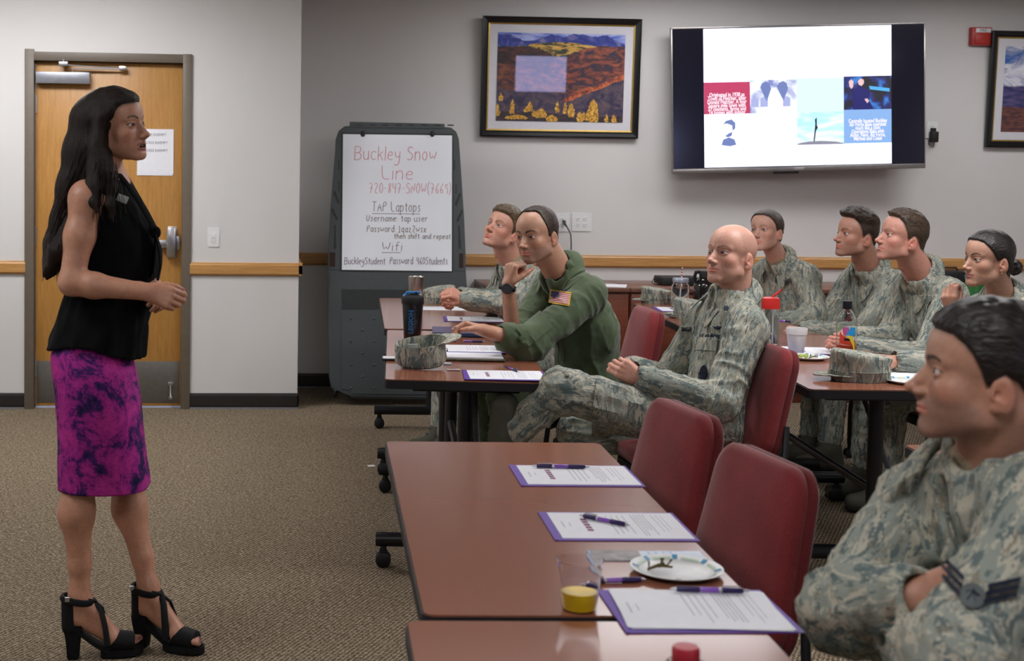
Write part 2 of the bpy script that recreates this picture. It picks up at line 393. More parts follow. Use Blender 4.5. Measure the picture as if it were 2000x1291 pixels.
# light switch and outlets
def plate(name, label, cx, cz, w, h, kind, y, cat='outlet', group=None):
    t = thing(name, label, cat, (cx, y, cz), group=group)
    MB().prism(rrect(-w/2, -h/2, w/2, h/2, .004), 0, .006, frame_from((1, 0, 0), (0, 0, 1)), .0015).build('cover_plate', M['white'], t)
    if kind == 'switch':
        MB().box((-.017, -.008, -.034), (.017, -.006, .034), .001).build('rocker_frame', M['white'], t)
        MB().box((-.011, -.012, -.006), (.011, -.007, .022), .003).build('slider', M['white'], t)
    else:
        gl = plain('socket_slot', (.02, .02, .02), .6) if 'slot' not in M else M['slot']; M['slot'] = gl
        for sx in kind:
            for sz in (.02, -.02):
                f = MB().lathe([(0, -.0085), (.0155, -.0085), (.017, -.0065), (.017, -.005)], 20, (sx, 0, sz), 'Y').build('socket', M['white'], t)
                MB().box((sx-.0075, -.0092, sz-.001), (sx-.0055, -.0084, sz+.008)).box((sx+.0055, -.0092, sz-.001), (sx+.0075, -.0084, sz+.008)).box((sx-.002, -.0092, sz-.009), (sx+.002, -.0084, sz-.005)).build('slot', gl, f)
    return t
s = P(417, 463, YD); plate('light_switch', 'white rocker light switch on the wall right of the oak door', s.x, s.z, .072, .118, 'switch', YD, 'switch')
a = P(1097, 434, YB); OUT1 = plate('wall_outlet', 'white outlet plate with a dark cord plugged in, behind the man in green', a.x, a.z, .10, .125, (0.,), YB)
mb = MB(); q = Vector((a.x+.01, YB-.012, a.z-.004)); mb.tube([q+V((0, -.002, .012)), q+V((0, -.03, .008)), q+V((.0, -.036, -.005)), q+V((.02, -.034, -.03)), q+V((.045, -.03, -.075)), q+V((.052, -.02, -.14)), q+V((.055, -.02, -.42))], [.010, .012, .009, .0045, .0045, .0045, .0045])
mb.build('power_cord', plain('olive_cord', (.05, .06, .045), .5), OUT1).matrix_parent_inverse = OUT1.matrix_basis.inverted()
a = P(1136, 433.5, YB); plate('wall_outlet', 'white double outlet plate with four empty sockets', a.x, a.z, .135, .125, (-.024, .024), YB)
a = P(1820, 254, YB); t = plate('wall_outlet', 'ivory outlet plate holding a black adapter right of the television', a.x, a.z+.0, .078, .12, (0.,), YB)
mb = MB(); mb.box((a.x-.024, YB-.055, a.z-.085), (a.x+.026, YB-.010, a.z-.01), .006).box((a.x-.016, YB-.04, a.z-.012), (a.x+.014, YB-.010, a.z+.014), .005)
ad = mb.build('power_adapter', M['rubber']); tag(ad, 'small black power adapter plugged into the ivory outlet', 'adapter')
mb = MB(); mb.tube([(a.x-.0, YB-.045, a.z-.08), (a.x-.01, YB-.05, a.z-.12), (a.x-.04, YB-.045, a.z-.10), (a.x-.045, YB-.04, a.z-.06), (a.x-.12, YB-.04, a.z-.065)], .0035)
mb.build('cord', M['rubber'], ad)
# ceiling troffers
M['lamp_on'] = None
def troffer(x, y, e, where, w=1.22, d=.61):
    t = thing('ceiling_light', 'recessed ceiling troffer %s' % where, 'ceiling light', (x, y, CEIL), group='recessed ceiling troffers')
    mb = MB(); 
    for lo, hi in (((-w/2-.02, -d/2-.02, -.014), (w/2+.02, -d/2, 0)), ((-w/2-.02, d/2, -.014), (w/2+.02, d/2+.02, 0)), ((-w/2-.02, -d/2, -.014), (-w/2, d/2, 0)), ((w/2, -d/2, -.014), (w/2+.02, d/2, 0))): mb.box(lo, hi, .002)
    mb.build('rim', M['white'], t)
    m, nt, b = newmat('lit_diffuser'); b.inputs['Base Color'].default_value = (.8, .8, .8, 1); b.inputs['Emission Color'].default_value = (1, .985, 1., 1); b.inputs['Emission Strength'].default_value = e
    MB().box((-w/2, -d/2, -.008), (w/2, d/2, -.002)).build('diffuser', m, t, smooth=False)
for (x, y, e), wh in zip(LIGHTS, ('in front of the oak door', 'added to brighten the whiteboard side of the back wall', 'in front of the right hand end of the back wall', 'above the chairs of the near table', 'above the presenter\'s open floor', 'above the third column of seats', 'added as fill above the camera', 'added as fill above the man in green', 'added as fill behind the camera on the right')): troffer(x, y, e, wh)  # whiteboard-side, green-man and both camera-side lamps are added to raise brightness
# ------------------------------------------------------------------ framed landscape prints
def noise_pic(name, kind):
    """procedural landscape print; local x,z run 0..1 through Generated coordinates"""
    m, nt, b = newmat(name)
    tc = N(nt, 'TexCoord'); sp = N(nt, 'SeparateXYZ'); L(nt, tc.outputs['Generated'], sp.inputs[0])
    x, z = sp.outputs['X'], sp.outputs['Z']
    def mth(op, a, b_=None, clamp=False):
        n = N(nt, 'Math', operation=op, use_clamp=clamp)
        for i, v in enumerate((a, b_)):
            if v is None: continue
            if isinstance(v, (int, float)): n.inputs[i].default_value = v
            else: L(nt, v, n.inputs[i])
        return n.outputs[0]
    def noi(sc, st=(1, 1, 1), off=(0, 0, 0), det=4., dis=0., rough=.5):
        mp = N(nt, 'Mapping'); mp.inputs['Scale'].default_value = st; mp.inputs['Location'].default_value = off; L(nt, tc.outputs['Generated'], mp.inputs[0])
        n = N(nt, 'TexNoise', i_Scale=sc, i_Detail=det, i_Distortion=dis, i_Roughness=rough); L(nt, mp.outputs[0], n.inputs['Vector']); return n.outputs[0]
    def mix(f, a, c):
        mx = N(nt, 'Mix', data_type='RGBA')
        if isinstance(f, float): mx.inputs[0].default_value = f
        else: L(nt, f, mx.inputs[0])
        for i, v in ((6, a), (7, c)):
            if isinstance(v, tuple): mx.inputs[i].default_value = (*v, 1)
            else: L(nt, v, mx.inputs[i])
        return mx.outputs[2]
    def above(h, soft=.02):   # 1 where z > h
        return mth('MULTIPLY', mth('SUBTRACT', z, h), 1/soft, True)
    if kind == 'autumn':
        sky = mix(noi(9., (1, 1, 3)), s2l((70, 100, 190)), s2l((150, 165, 215)))
        ridge = mth('ADD', .80, mth('MULTIPLY', noi(5., (1, 0, 0), det=6.), .28))
        mtn = mix(ramp(nt, noi(16., (1, 1, 1.2), dis=1.), [(.45, (0, 0, 0)), (.62, (1, 1, 1))]).outputs[0], s2l((28, 45, 120)), s2l((115, 110, 150)))
        c = mix(above(ridge), mtn, sky)
        hills = ramp(nt, noi(7., (1.2, 1, 3.2), (3, 0, 0), 6., 1.2, .62), [(.30, s2l((25, 30, 60))), (.43, s2l((58, 38, 42))), (.52, s2l((112, 58, 42))), (.60, s2l((135, 74, 40))), (.72, s2l((70, 72, 30)))]).outputs[0]
        gold = mix(ramp(nt, noi(13., (1, 1, 4), (1, 0, 4), dis=.8), [(.5, (0, 0, 0)), (.58, (1, 1, 1))]).outputs[0], s2l((48, 58, 34)), s2l((196, 152, 60)))
        hl = mth('ADD', .74, mth('MULTIPLY', noi(2.6, (1, 0, 0), (5, 0, 0)), .16))
        mid = mth('SUBTRACT', hl, .11)
        lower = mix(above(mid, .03), hills, gold)
        c = mix(above(hl, .012), lower, c)
        # foreground meadow with yellow aspens
        fg = ramp(nt, noi(24., (1, 1, 1), (0, 0, 8), 5.), [(.35, s2l((28, 26, 48))), (.55, s2l((72, 58, 66))), (.7, s2l((92, 72, 60)))]).outputs[0]
        c = mix(above(mth('ADD', .20, mth('MULTIPLY', x, .22)), .05), fg, c)
        tr = noi(10., (1.6, 0, .0), (2, 0, 0), 2.)
        th = mth('MULTIPLY', mth('SUBTRACT', tr, .50), 1.7)
        leaf = mix(noi(50.), s2l((150, 96, 20)), s2l((232, 190, 84)))
        c = mix(mth('MULTIPLY', mth('SUBTRACT', mth('ADD', th, mth('MULTIPLY', noi(40.), .05)), z), 60., True), c, leaf)
    else:
        cl = ramp(nt, noi(3.2, (1, 1, 1.6), (2, 0, 0), 7., .6, .6), [(.38, s2l((30, 90, 170))), (.46, s2l((140, 150, 185))), (.56, s2l((225, 225, 235))), (.7, s2l((120, 120, 145)))]).outputs[0]
        mt = ramp(nt, noi(8., (1, 1, 3), (0, 0, 2), 5.), [(.4, s2l((32, 36, 95))), (.6, s2l((84, 72, 120)))]).outputs[0]
        mr = ramp(nt, noi(14., (1, 1, 3)), [(.4, s2l((62, 32, 38))), (.6, s2l((112, 58, 50)))]).outputs[0]
        c = mix(above(mth('ADD', .50, mth('MULTIPLY', noi(6., (1, 0, 0)), .06))), mt, cl)
        c = mix(above(mth('ADD', .18, mth('MULTIPLY', noi(2., (1, 0, 0)), .22))), mr, c)
    L(nt, c, b.inputs['Base Color']); b.inputs['Roughness'].default_value = .6
    b.inputs['Coat Weight'].default_value = 1.; b.inputs['Coat Roughness'].default_value = .015; b.inputs['Coat IOR'].default_value = 1.5
    return m
M['gilt'] = plain('gilt_lip', (.45, .30, .08), .35, metal=.8)
M['mat'] = plain('picture_mat', (.62, .62, .66), .7, var=.02)
M['mat'].node_tree.nodes['Principled BSDF'].inputs['Coat Weight'].default_value = .6
M['blackframe'] = plain('black_lacquer_frame', (.008, .008, .009), .25, var=.1)
def picture(name, label, x0, x1, z0, z1, kind, fw=.042, mw=.085, lean=.03):
    w, h = x1-x0, z1-z0
    t = thing(name, label, 'picture', ((x0+x1)/2, YB-.012, z0)); t.rotation_euler = (lean, 0, 0)
    prof = [(0, 0), (0, .026), (fw*.25, .032), (fw*.7, .026), (fw, .016), (fw, 0)]
    def ring(prof, W, H, base=0.):
        mb = MB(); rings = []
        for cx, cz in ((-1, 0), (1, 0), (1, 1), (-1, 1)):
            rings.append([mb.bm.verts.new((cx*(W/2-p), -(q+base), p+cz*(H-2*p))) for p, q in prof])
        for i in range(4):
            A, B = rings[i], rings[(i+1) % 4]
            for k in range(len(prof)-1): mb.bm.faces.new((A[k], A[k+1], B[k+1], B[k]))
        return mb
    ring(prof, w, h).build('frame', M['blackframe'], t, smooth=False)
    o = ring([(fw, .010), (fw, .019), (fw+.010, .016), (fw+.010, .010)], w, h).build('gilt_lip', M['gilt'], t, smooth=False)
    f2 = fw+.010
    MB().box((-w/2+f2, -.012, f2), (w/2-f2, -.002, h-f2)).build('mat_board', M['mat'], t, smooth=False)
    MB().box((-w/2+f2+mw, -.0135, f2+mw), (w/2-f2-mw, -.012, h-f2-mw)).build('print', noise_pic(name+'_print', kind), t, smooth=False)
    return t
def pm(name, stops, sc, st=(1, 1, 1), dis=.6, det=6.):
    m, nt, b = newmat(name); c = coords(nt, st); n = N(nt, 'TexNoise', i_Scale=sc, i_Detail=det, i_Distortion=dis, i_Roughness=.62); L(nt, c, n.inputs['Vector'])
    r = ramp(nt, n.outputs[0], [(p, s2l(q)) for p, q in stops]); L(nt, r.outputs[0], b.inputs['Base Color']); b.inputs['Roughness'].default_value = .6
    b.inputs['Coat Weight'].default_value = 1.; b.inputs['Coat Roughness'].default_value = .015; return m
a, b_ = P(937, 266, YB-.03), P(1251, 38, YB-.03)
pt_ = picture('framed_picture', 'black and gilt framed print of autumn mountain slopes, left of the television', a.x, b_.x, a.z, b_.z, 'autumn', mw=.055, lean=.045)
prn = [o for o in COL.objects if o.parent == pt_ and o.name.startswith('print')][0]; bb = [V(q) for q in prn.bound_box]; px0, px1, pz0, pz1 = min(q.x for q in bb), max(q.x for q in bb), min(q.z for q in bb), max(q.z for q in bb)
prn.data.materials.clear(); prn.data.materials.append(pm('print_sky', [(.4, (60, 90, 190)), (.6, (165, 175, 225))], 6., (1, 1, 3)))
def layer(name, pts, m, k, jit=0., n=1):
    """painted region of the print: outline in 0..1 picture units"""
    rnd = random.Random(len(name)+k); q = []
    for i in range(len(pts)):
        (ua, va), (ub, vb) = pts[i], pts[(i+1) % len(pts)]
        for j in range(n): t = j/n; u, v = ua+(ub-ua)*t, va+(vb-va)*t; q.append((min(1, max(0, u+(rnd.uniform(-jit, jit) if 0 < u < 1 else 0))), min(1, max(0, v+(rnd.uniform(-jit, jit) if 0 < v < 1 else 0)))))
    mb = MB(); mb.prism([(px0+(px1-px0)*u, pz0+(pz1-pz0)*v) for u, v in q], 0, .0002, frame_from((1, 0, 0), (0, 0, 1), o=(0, -.0135-.00022*k, 0))); return mb.build(name, m, prn, smooth=False)
layer('blue_mountain', [(0, .70), (0, .97), (.08, .99), (.2, .91), (.33, .93), (.42, .99), (.52, .96), (.6, 1), (.68, .99), (.76, .97), (.85, .99), (.93, .93), (1, .88), (1, .7)], pm('mountain_paint', [(.38, (22, 38, 120)), (.52, (42, 62, 150)), (.64, (125, 118, 158))], 9., (1, 1, 1.3), 1.2), 1, .008, 4)
layer('gold_forest', [(0, .6), (.10, .84), (.2, .855), (.3, .88), (.45, .905), (.62, .89), (.8, .86), (.8, .6)], pm('forest_paint', [(.38, (34, 44, 30)), (.5, (60, 68, 36)), (.55, (190, 145, 60)), (.66, (214, 172, 84))], 10., (1, 1, 3.)), 2, .006, 4)
layer('dark_hill', [(0, .45), (0, .84), (.1, .845), (.22, .85), (.33, .82), (.42, .77), (.46, .70), (.40, .5)], pm('dark_hill_paint', [(.4, (30, 22, 26)), (.55, (70, 36, 34)), (.66, (98, 56, 42))], 9., (1, 1, 2.), 1.), 3, .006, 4)
layer('red_hill', [(.36, .3), (.42, .70), (.52, .73), (.60, .79), (.70, .84), (.82, .87), (1, .86), (1, .2)], pm('red_hill_paint', [(.36, (28, 32, 66)), (.46, (70, 38, 42)), (.55, (128, 62, 50)), (.66, (158, 84, 52))], 8., (1.2, 1, 2.6), 1.4), 4, .006, 4)
layer('rust_slope', [(0, 0), (0, .66), (.15, .63), (.3, .58), (.45, .50), (.55, .44), (.66, .40), (.72, 0)], pm('rust_paint', [(.36, (44, 34, 56)), (.5, (96, 54, 48)), (.6, (130, 74, 48))], 9., (1.2, 1, 2.), 1.2), 5, .008, 4)
layer('violet_meadow', [(0, 0), (0, .36), (.2, .34), (.45, .34), (.56, .30), (.68, .38), (.85, .48), (1, .54), (1, 0)], pm('meadow_paint', [(.38, (34, 30, 66)), (.52, (70, 58, 78)), (.66, (96, 76, 82))], 18., (1, 1, 1.4)), 6, .006, 4)
layer('orange_ridge', [(.50, .22), (.57, .31), (.66, .37), (.78, .42), (.9, .50), (1, .55), (1, .49), (.9, .44), (.78, .36), (.68, .31), (.58, .24)], pm('ridge_paint', [(.4, (96, 46, 40)), (.52, (176, 84, 48)), (.66, (208, 120, 70))], 26.), 7, .008, 4)
layer('dark_foreground', [(0, 0), (0, .12), (.15, .10), (.3, .12), (.5, .08), (.7, .06), (1, .08), (1, 0)], pm('foreground_paint', [(.4, (24, 20, 40)), (.6, (66, 48, 44))], 26.), 8, .01, 4)
ym = pm('aspen_paint', [(.36, (110, 74, 20)), (.5, (196, 142, 40)), (.64, (238, 196, 96))], 60.)
for i, (u, v, w, h) in enumerate(((.035, .22, .02, .11), (.01, .05, .022, .15), (.125, .08, .022, .17), (.265, .11, .026, .12), (.235, .10, .02, .07), (.35, .04, .055, .11), (.30, .05, .02, .08), (.48, .10, .018, .14), (.54, .09, .018, .14), (.59, .05, .030, .18), (.765, .0, .045, .28), (.73, .02, .03, .14), (.66, .0, .03, .12), (.69, .02, .02, .10), (.87, .0, .014, .09), (.93, .0, .024, .09), (.44, .0, .05, .08), (.16, .02, .10, .05))):
    layer('yellow_tree', [(u-w*.7, v), (u-w, v+h*.3), (u-w*.6, v+h*.75), (u, v+h), (u+w*.6, v+h*.7), (u+w, v+h*.3), (u+w*.7, v)], ym, 9+i % 3, .006, 4)
a, b_ = P(1924, 287, YB-.03), P(1934, 60, YB-.03)
picture('framed_picture', 'black framed print of clouds over red mountains at the right edge', a.x, a.x+1.06, a.z, b_.z, 'clouds', mw=.055, lean=.05)
# fire alarm pull box
a = P(1911, 72, YB)
t = thing('fire_alarm', 'red fire alarm box with a white label beside the right hand picture', 'fire alarm', (a.x, YB, a.z))
red = plain('alarm_red', (.42, .030, .022), .4)
MB().box((-.072, -.05, -.062), (.072, 0, .062), .006).build('housing', red, t)
f = MB().box((-.045, -.053, .026), (.062, -.0495, .054), .001).build('label_plate', M['white'], t)
textobj('lettering', 'FIRE', .026, frame_from((1, 0, 0), (0, 0, 1), o=(-.02, -.0536, .031)), M['ink'], f, sx=1.1)
MB().box((-.05, -.056, -.05), (.05, -.05, .018), .003).build('pull_cover', red, t)
# ------------------------------------------------------------------ television with the slide
def plane4(BL, BR, TR, TL): return BL, (BR-BL), (TL-BL)
yL, yR = YB-.16, YB-.26
BL, BR, TR, TL = P(1312, 337, yL), P(1803, 329, yR), P(1808, 43, yR), P(1313, 57, yL)
c0 = (BL+BR+TR+TL)/4; ux = ((BR-BL)+(TR-TL))/2; uz = ((TL-BL)+(TR-BR))/2
TW, TH = ux.length, uz.length; ux.normalize(); uz = (uz-ux*uz.dot(ux)).normalized(); un = ux.cross(uz)
tv = thing('television', 'large flat television on the back wall showing a white slide with coloured tiles', 'television')
tv.matrix_world = Matrix(((ux.x, -un.x, uz.x, c0.x), (ux.y, -un.y, uz.y, c0.y), (ux.z, -un.z, uz.z, c0.z), (0, 0, 0, 1)))
bezel = plain('tv_bezel', (.012, .012, .014), .3); silver = plain('tv_trim', (.30, .28, .27), .3, metal=.8)
MB().box((-TW/2, 0, -TH/2), (TW/2, .03, TH/2), .006).build('panel_body', bezel, tv)
mb = MB(); mb.box((-TW/2-.003, -.012, TH/2-.008), (TW/2+.003, .03, TH/2+.004), .002).box((-TW/2-.003, -.012, -TH/2-.004), (TW/2+.003, .03, -TH/2+.028), .004)
mb.box((-TW/2-.003, -.010, -TH/2), (-TW/2+.005, .03, TH/2), .002).box((TW/2-.005, -.010, -TH/2), (TW/2+.003, .03, TH/2), .002)
mb.build('bezel', silver, tv)
m, nt, b = newmat('dark_screen'); b.inputs['Base Color'].default_value = (.004, .004, .006, 1); b.inputs['Roughness'].default_value = .12
m.cycles.emission_sampling = 'NONE'; b.inputs['Emission Color'].default_value = (.004, .004, .011, 1); b.inputs['Emission Strength'].default_value = 1.
scr = MB().box((-TW/2+.006, -.003, -TH/2+.03), (TW/2-.006, .0, TH/2-.008)).build('screen', m, tv, smooth=False)
MB().box((-.17+0, -.004, -TH/2-.02), (.0, .02, -TH/2+.001), .004).build('sensor_bar', bezel, tv)
textobj('logo', 'SONY', .022, frame_from((1, 0, 0), (0, 0, 1), o=(-.035, -.0125, -TH/2+.008)), M['white'], tv, sx=1.2)
MB().box((-.2, .03, -.2), (.2, .19, .2), .01).build('wall_mount', M['black'], tv)
def emis(name, col, e):
    m, nt, b = newmat(name); m.cycles.emission_sampling = 'AUTO' if name in ('screen_white', 'rear_screen') else 'NONE'; b.inputs['Base Color'].default_value = (.02, .02, .02, 1); b.inputs['Roughness'].default_value = .2
    b.inputs['Emission Color'].default_value = (*col, 1); b.inputs['Emission Strength'].default_value = e
    c = coords(nt); n = N(nt, 'TexNoise', i_Scale=40.0); L(nt, c, n.inputs['Vector'])
    r = ramp(nt, n.outputs[0], [(.3, tuple(x*.97 for x in col)), (.7, col)]); L(nt, r.outputs[0], b.inputs['Emission Color']); return m
def emis_pic(name, stops, e, sc, st=(1, 1, 1), dis=.5):
    m, nt, b = newmat(name); m.cycles.emission_sampling = 'NONE'; c = coords(nt, st); n = N(nt, 'TexNoise', i_Scale=sc, i_Detail=6.0, i_Distortion=dis); L(nt, c, n.inputs['Vector'])
    r = ramp(nt, n.outputs[0], stops); L(nt, r.outputs[0], b.inputs['Emission Color']); b.inputs['Emission Strength'].default_value = e
    b.inputs['Base Color'].default_value = (.02, .02, .02, 1); return m
# slide spans px 1375..1740 of 1312..1806 ; rows measured as fractions of the panel
sx0, sx1 = -TW/2+TW*.126, -TW/2+TW*.868
sz0, sz1 = -TH/2+.034, TH/2-.010
SW, SH = sx1-sx0, sz1-sz0
TVW = emis('screen_white', (.80, .84, 1.), 2.3)
def tile(name, u0, u1, v0, v1, m, lift=.0040, parent=scr):
    return MB().box((sx0+u0*SW, -lift, sz0+v0*SH), (sx0+u1*SW, -.003, sz0+v1*SH)).build(name, m, parent, smooth=False)
tile('slide', 0, 1, 0, 1, TVW)
r1, r0, rm = .625, .145, .385
TX = [0, .245, .495, .745, 1.]
mr = emis('tile_red', (.60, .045, .14), 1.); mb_ = emis('tile_blue', (.28, .50, .92), 1.)
tile('slide_tile', TX[0], TX[1], rm, r1-.01, mr, .0046)
tile('slide_tile', TX[1], TX[2], rm, r1, emis_pic('tile_street', [(.38, (.22, .26, .62)), (.46, (.75, .8, 1.)), (.55, (1.3, 1.35, 1.5))], 1., 6.), .0046)
tile('slide_tile', TX[2], TX[3], rm, r1+.006, emis('tile_pale', (.74, .96, .98), 1.1), .0046)
pt = tile('slide_tile', TX[3], TX[4], rm+.01, r1+.012, emis_pic('tile_stage', [(.45, (.0, .0, .012)), (.55, (.01, .015, .20)), (.68, (.03, .25, .75))], 1., 12.), .0046)
tile('slide_tile', TX[0], TX[1], r0, rm, emis('tile_white', (1., 1., 1.15), 1.5), .0046)
tile('slide_tile', TX[1], TX[2], r0, rm, emis('tile_ice', (.86, 1., 1.04), 1.3), .0046)
tile('slide_tile', TX[2], TX[3], r0+.005, rm, emis_pic('tile_sky', [(.4, (.5, .86, 1.)), (.55, (.9, 1., 1.1))], 1.1, 4., (1, 1, 4)), .0046)
tile('slide_tile', TX[3], TX[4], r0+.006, rm+.01, mb_, .0046)
def sl(u, v): return (sx0+u*SW, -.0048, sz0+v*SH)
wt = emis('slide_text', (1., .9, 1.), 1.2)
for i, s_ in enumerate(('Originated in 1938 as', 'Town of Fletcher, after', 'Donald Fletcher. A four', 'Square mile town with', '37 residents, farms and', '14 homes with indoor')):
    textobj('slide_text', s_, .039, frame_from((1, 0, 0), (0, 0, 1), o=sl(.122, r1-.115-.0255*i)), wt, scr, align='CENTER', bold=.0008, ext=.0003, sx=.70)
for i, s_ in enumerate(('Centrally located Buckley', 'Air Force Base operates', 'much like a Joint', 'Operations Base with', 'Army, Navy, Air Force,', 'Marines and Coast')):
    textobj('slide_text', s_, .037, frame_from((1, 0, 0), (0, 0, 1), o=sl(.873, rm-.085-.0255*i)), wt, scr, align='CENTER', bold=.0008, ext=.0003, sx=.68)
def blob(name, pts, m, z=.0052):
    mb = MB(); mb.prism([(sx0+u*SW, sz0+v*SH) for u, v in pts], 0, .0006, frame_from((1, 0, 0), (0, 0, 1), o=(0, -z, 0)))
    return mb.build(name, m, scr, smooth=False)
bl = emis('pic_shade', (.18, .24, .55), 1.); dk = emis('pic_dark', (.01, .01, .05), 1.); skn = emis('pic_skin', (.95, .62, .62), 1.)
# two tree shapes and houses
for cx in (.33, .42): blob('slide_shape', [(cx-.03, .57), (cx-.022, .60), (cx+.0, .615), (cx+.02, .60), (cx+.028, .56), (cx+.012, .50), (cx+.004, .47), (cx-.008, .50)], bl)
for cx in (.27, .32, .44): blob('slide_shape', [(cx-.02, .43), (cx-.02, .49), (cx, .505), (cx+.02, .49), (cx+.02, .43)], emis('pic_house', (.45, .5, .85), 1.))
# portrait sketch
blob('slide_shape', [(.09, .16), (.10, .20), (.13, .215), (.16, .20), (.17, .16), (.135, .15)], bl)
blob('slide_shape', [(.10, .31), (.115, .335), (.145, .345), (.165, .32), (.165, .28), (.15, .26), (.148, .30), (.12, .315)], bl)
blob('slide_shape', [(.11, .225), (.125, .215), (.145, .225), (.15, .255), (.13, .245)], bl)
# airman on stage with raised hand
blob('slide_shape', [(.795, .395), (.79, .50), (.80, .545), (.825, .565), (.86, .55), (.885, .52), (.88, .46), (.90, .41), (.89, .395)], emis('pic_coat', (.01, .01, .16), 1.), .0054)
blob('slide_shape', [(.825, .575), (.82, .60), (.835, .62), (.852, .61), (.853, .585), (.84, .565)], skn, .0056)
blob('slide_shape', [(.775, .565), (.772, .60), (.785, .615), (.797, .60), (.795, .56), (.785, .545)], skn, .0056)
blob('slide_shape', [(.79, .50), (.775, .56), (.795, .56), (.805, .53)], emis('pic_coat2', (.01, .01, .12), 1.), .0055)
blob('slide_shape', [(.855, .47), (.87, .475), (.88, .455), (.87, .44)], skn, .0058)
blob('slide_shape', [(.88, .565), (.99, .545), (.99, .52), (.885, .54)], emis('pic_wing', (.10, .50, .95), 1.), .0052)
# sculpture on the hill
blob('slide_shape', [(.495, .155), (.52, .165), (.56, .172), (.62, .175), (.70, .168), (.745, .155), (.745, .148), (.495, .148)], emis('pic_hill', (.30, .30, .38), 1.))
blob('slide_shape', [(.582, .17), (.592, .30), (.590, .33), (.600, .345), (.600, .29), (.606, .27), (.596, .25), (.588, .17)], dk)
# rear wall monitor that the picture glass mirrors
rt = thing('monitor', 'second monitor on the rear wall showing the same white slide', 'monitor', (4.56, YR+.06, 1.82))
MB().box((-.55, -.03, -.33), (.55, .02, .33), .006).build('panel_body', bezel, rt)
MB().box((-.42, .02, -.29), (.42, .022, .29)).build('screen', emis('rear_screen', (.52, .55, 1.), 9.), rt, smooth=False)
# ------------------------------------------------------------------ stroke lettering (hand written with markers)
GL = {
'B': '0,0 0,6|0,6 2.4,6 3,5.3 3,4 2.2,3.2 0,3.1|2.2,3.2 3.4,2.4 3.3,.8 2.4,0 -.3,0', 'u': '0,4 0,1 .8,0 1.8,.1 2.6,1|2.6,4 2.6,0', 'c': '2.6,3.4 1.4,4 .3,3.2 0,1.8 .6,.4 1.6,0 2.6,.6',
'k': '0,6.4 0,0|2.4,4 0,1.8|.9,2.5 2.5,0', 'l': '0,6.4 0,0', 'e': '0,2.2 2.6,2.3 2.3,3.6 1.2,4 .2,3 0,1.4 .8,.1 2.6,.4', 'y': '0,4 .3,1.8 1.4,1.2 2.4,2|2.6,4 2.4,-1.2 1.2,-2.4 -.4,-1.8',
'S': '3,5.4 1.8,6.2 .4,5.6 .2,4.4 1.4,3.5 2.8,2.7 3,1.2 1.8,0 0,.5', 'n': '0,4 0,0|0,2.8 1,4 2.2,3.8 2.5,2.6 2.5,0', 'o': '1.3,4 .2,3.2 0,1.4 1,0 2.2,.5 2.6,2.2 2.2,3.6 1.3,4', 'w': '0,4 .7,.1 1.7,2.8 2.6,.1 3.6,4',
'L': '0,6.2 .2,0 3,.2', 'i': '0,4 0,0|0,5.3 0,5.6', '7': '0,5.8 3,6 1.2,0|.6,3 2.6,3.1', '2': '.1,5 1.2,6 2.6,5.4 2.6,4 0,.2 3,0', '0': '1.5,6 .2,4.8 .1,1.4 1.4,0 2.8,1.2 2.8,4.8 1.5,6', '-': '0,3 1.8,3', '8': '2.6,5.2 1.4,6 .4,5 2.6,1.6 1.4,0 .2,1.2 2.6,5.2',
'4': '.3,6 0,3 2.8,3|2.5,6 2.4,0', 'N': '0,0 .2,6 2.6,0 2.9,6', 'O': '1.6,6 .2,4.6 .2,1.6 1.5,0 3,1.4 3,4.6 1.6,6', 'W': '0,6 .9,0 2,4 3,0 4,6', '(': '1.2,7 .2,4.5 .2,2 1.2,-.8', ')': '0,7 1,4.5 1,2 0,-.8', '6': '2.4,6 .6,3.6 .2,1.2 1.4,0 2.6,1 2,2.6 .4,2', '9': '2.6,4.6 1.4,6 .2,4.8 1,3.2 2.6,4.2 2.4,0',
'T': '0,6 3.4,6|1.7,6 1.7,0', 'A': '0,0 1.6,6 3.2,0|.6,2.3 2.6,2.3', 'P': '0,0 0,6 2.6,5.8 2.8,3.8 .1,3', 'a': '2.4,3.4 1.2,4 .1,2.8 .2,.8 1.2,0 2.4,1|2.4,4 2.5,0', 'p': '0,4 0,-2.2|0,3 1.2,4 2.4,3 2.3,1 1.2,0 0,.8', 't': '1,5.6 1,.6 1.8,0|0,4 2,4', 's': '2.2,3.5 1.1,4 .2,3.2 1.9,1.6 1.6,.2 0,.2',
'U': '0,6 .1,1.2 1.3,0 2.6,1.2 2.8,6', 'r': '0,4 0,0|0,2.6 .9,3.8 2,3.8', 'm': '0,4 0,0|0,3 .9,4 1.6,3.2 1.6,0|1.6,3.2 2.6,4 3.3,3 3.3,0', ':': '0,3.2 0,3.5|0,.8 0,1.1', 'd': '2.5,6.4 2.5,0|2.5,3.4 1.2,4 .1,2.8 .2,.8 1.2,0 2.5,1', '1': '.2,5 1,6 1,0|0,0 2,0', 'q': '2.4,3.4 1.2,4 .1,2.8 .2,.8 1.2,0 2.4,1|2.4,4 2.4,-2.4 3,-1.6',
'z': '0,4 2.4,4 0,0 2.5,0', 'x': '0,4 2.4,0|2.4,4 0,0', 'h': '0,6.4 0,0|0,2.8 1.1,4 2.3,3.4 2.4,0', 'f': '2,6 1.2,6.2 .8,5 .8,0|0,3.8 1.9,3.8', 'E': '3,6 0,6 0,0 3,0|0,3.2 2.4,3.2'}
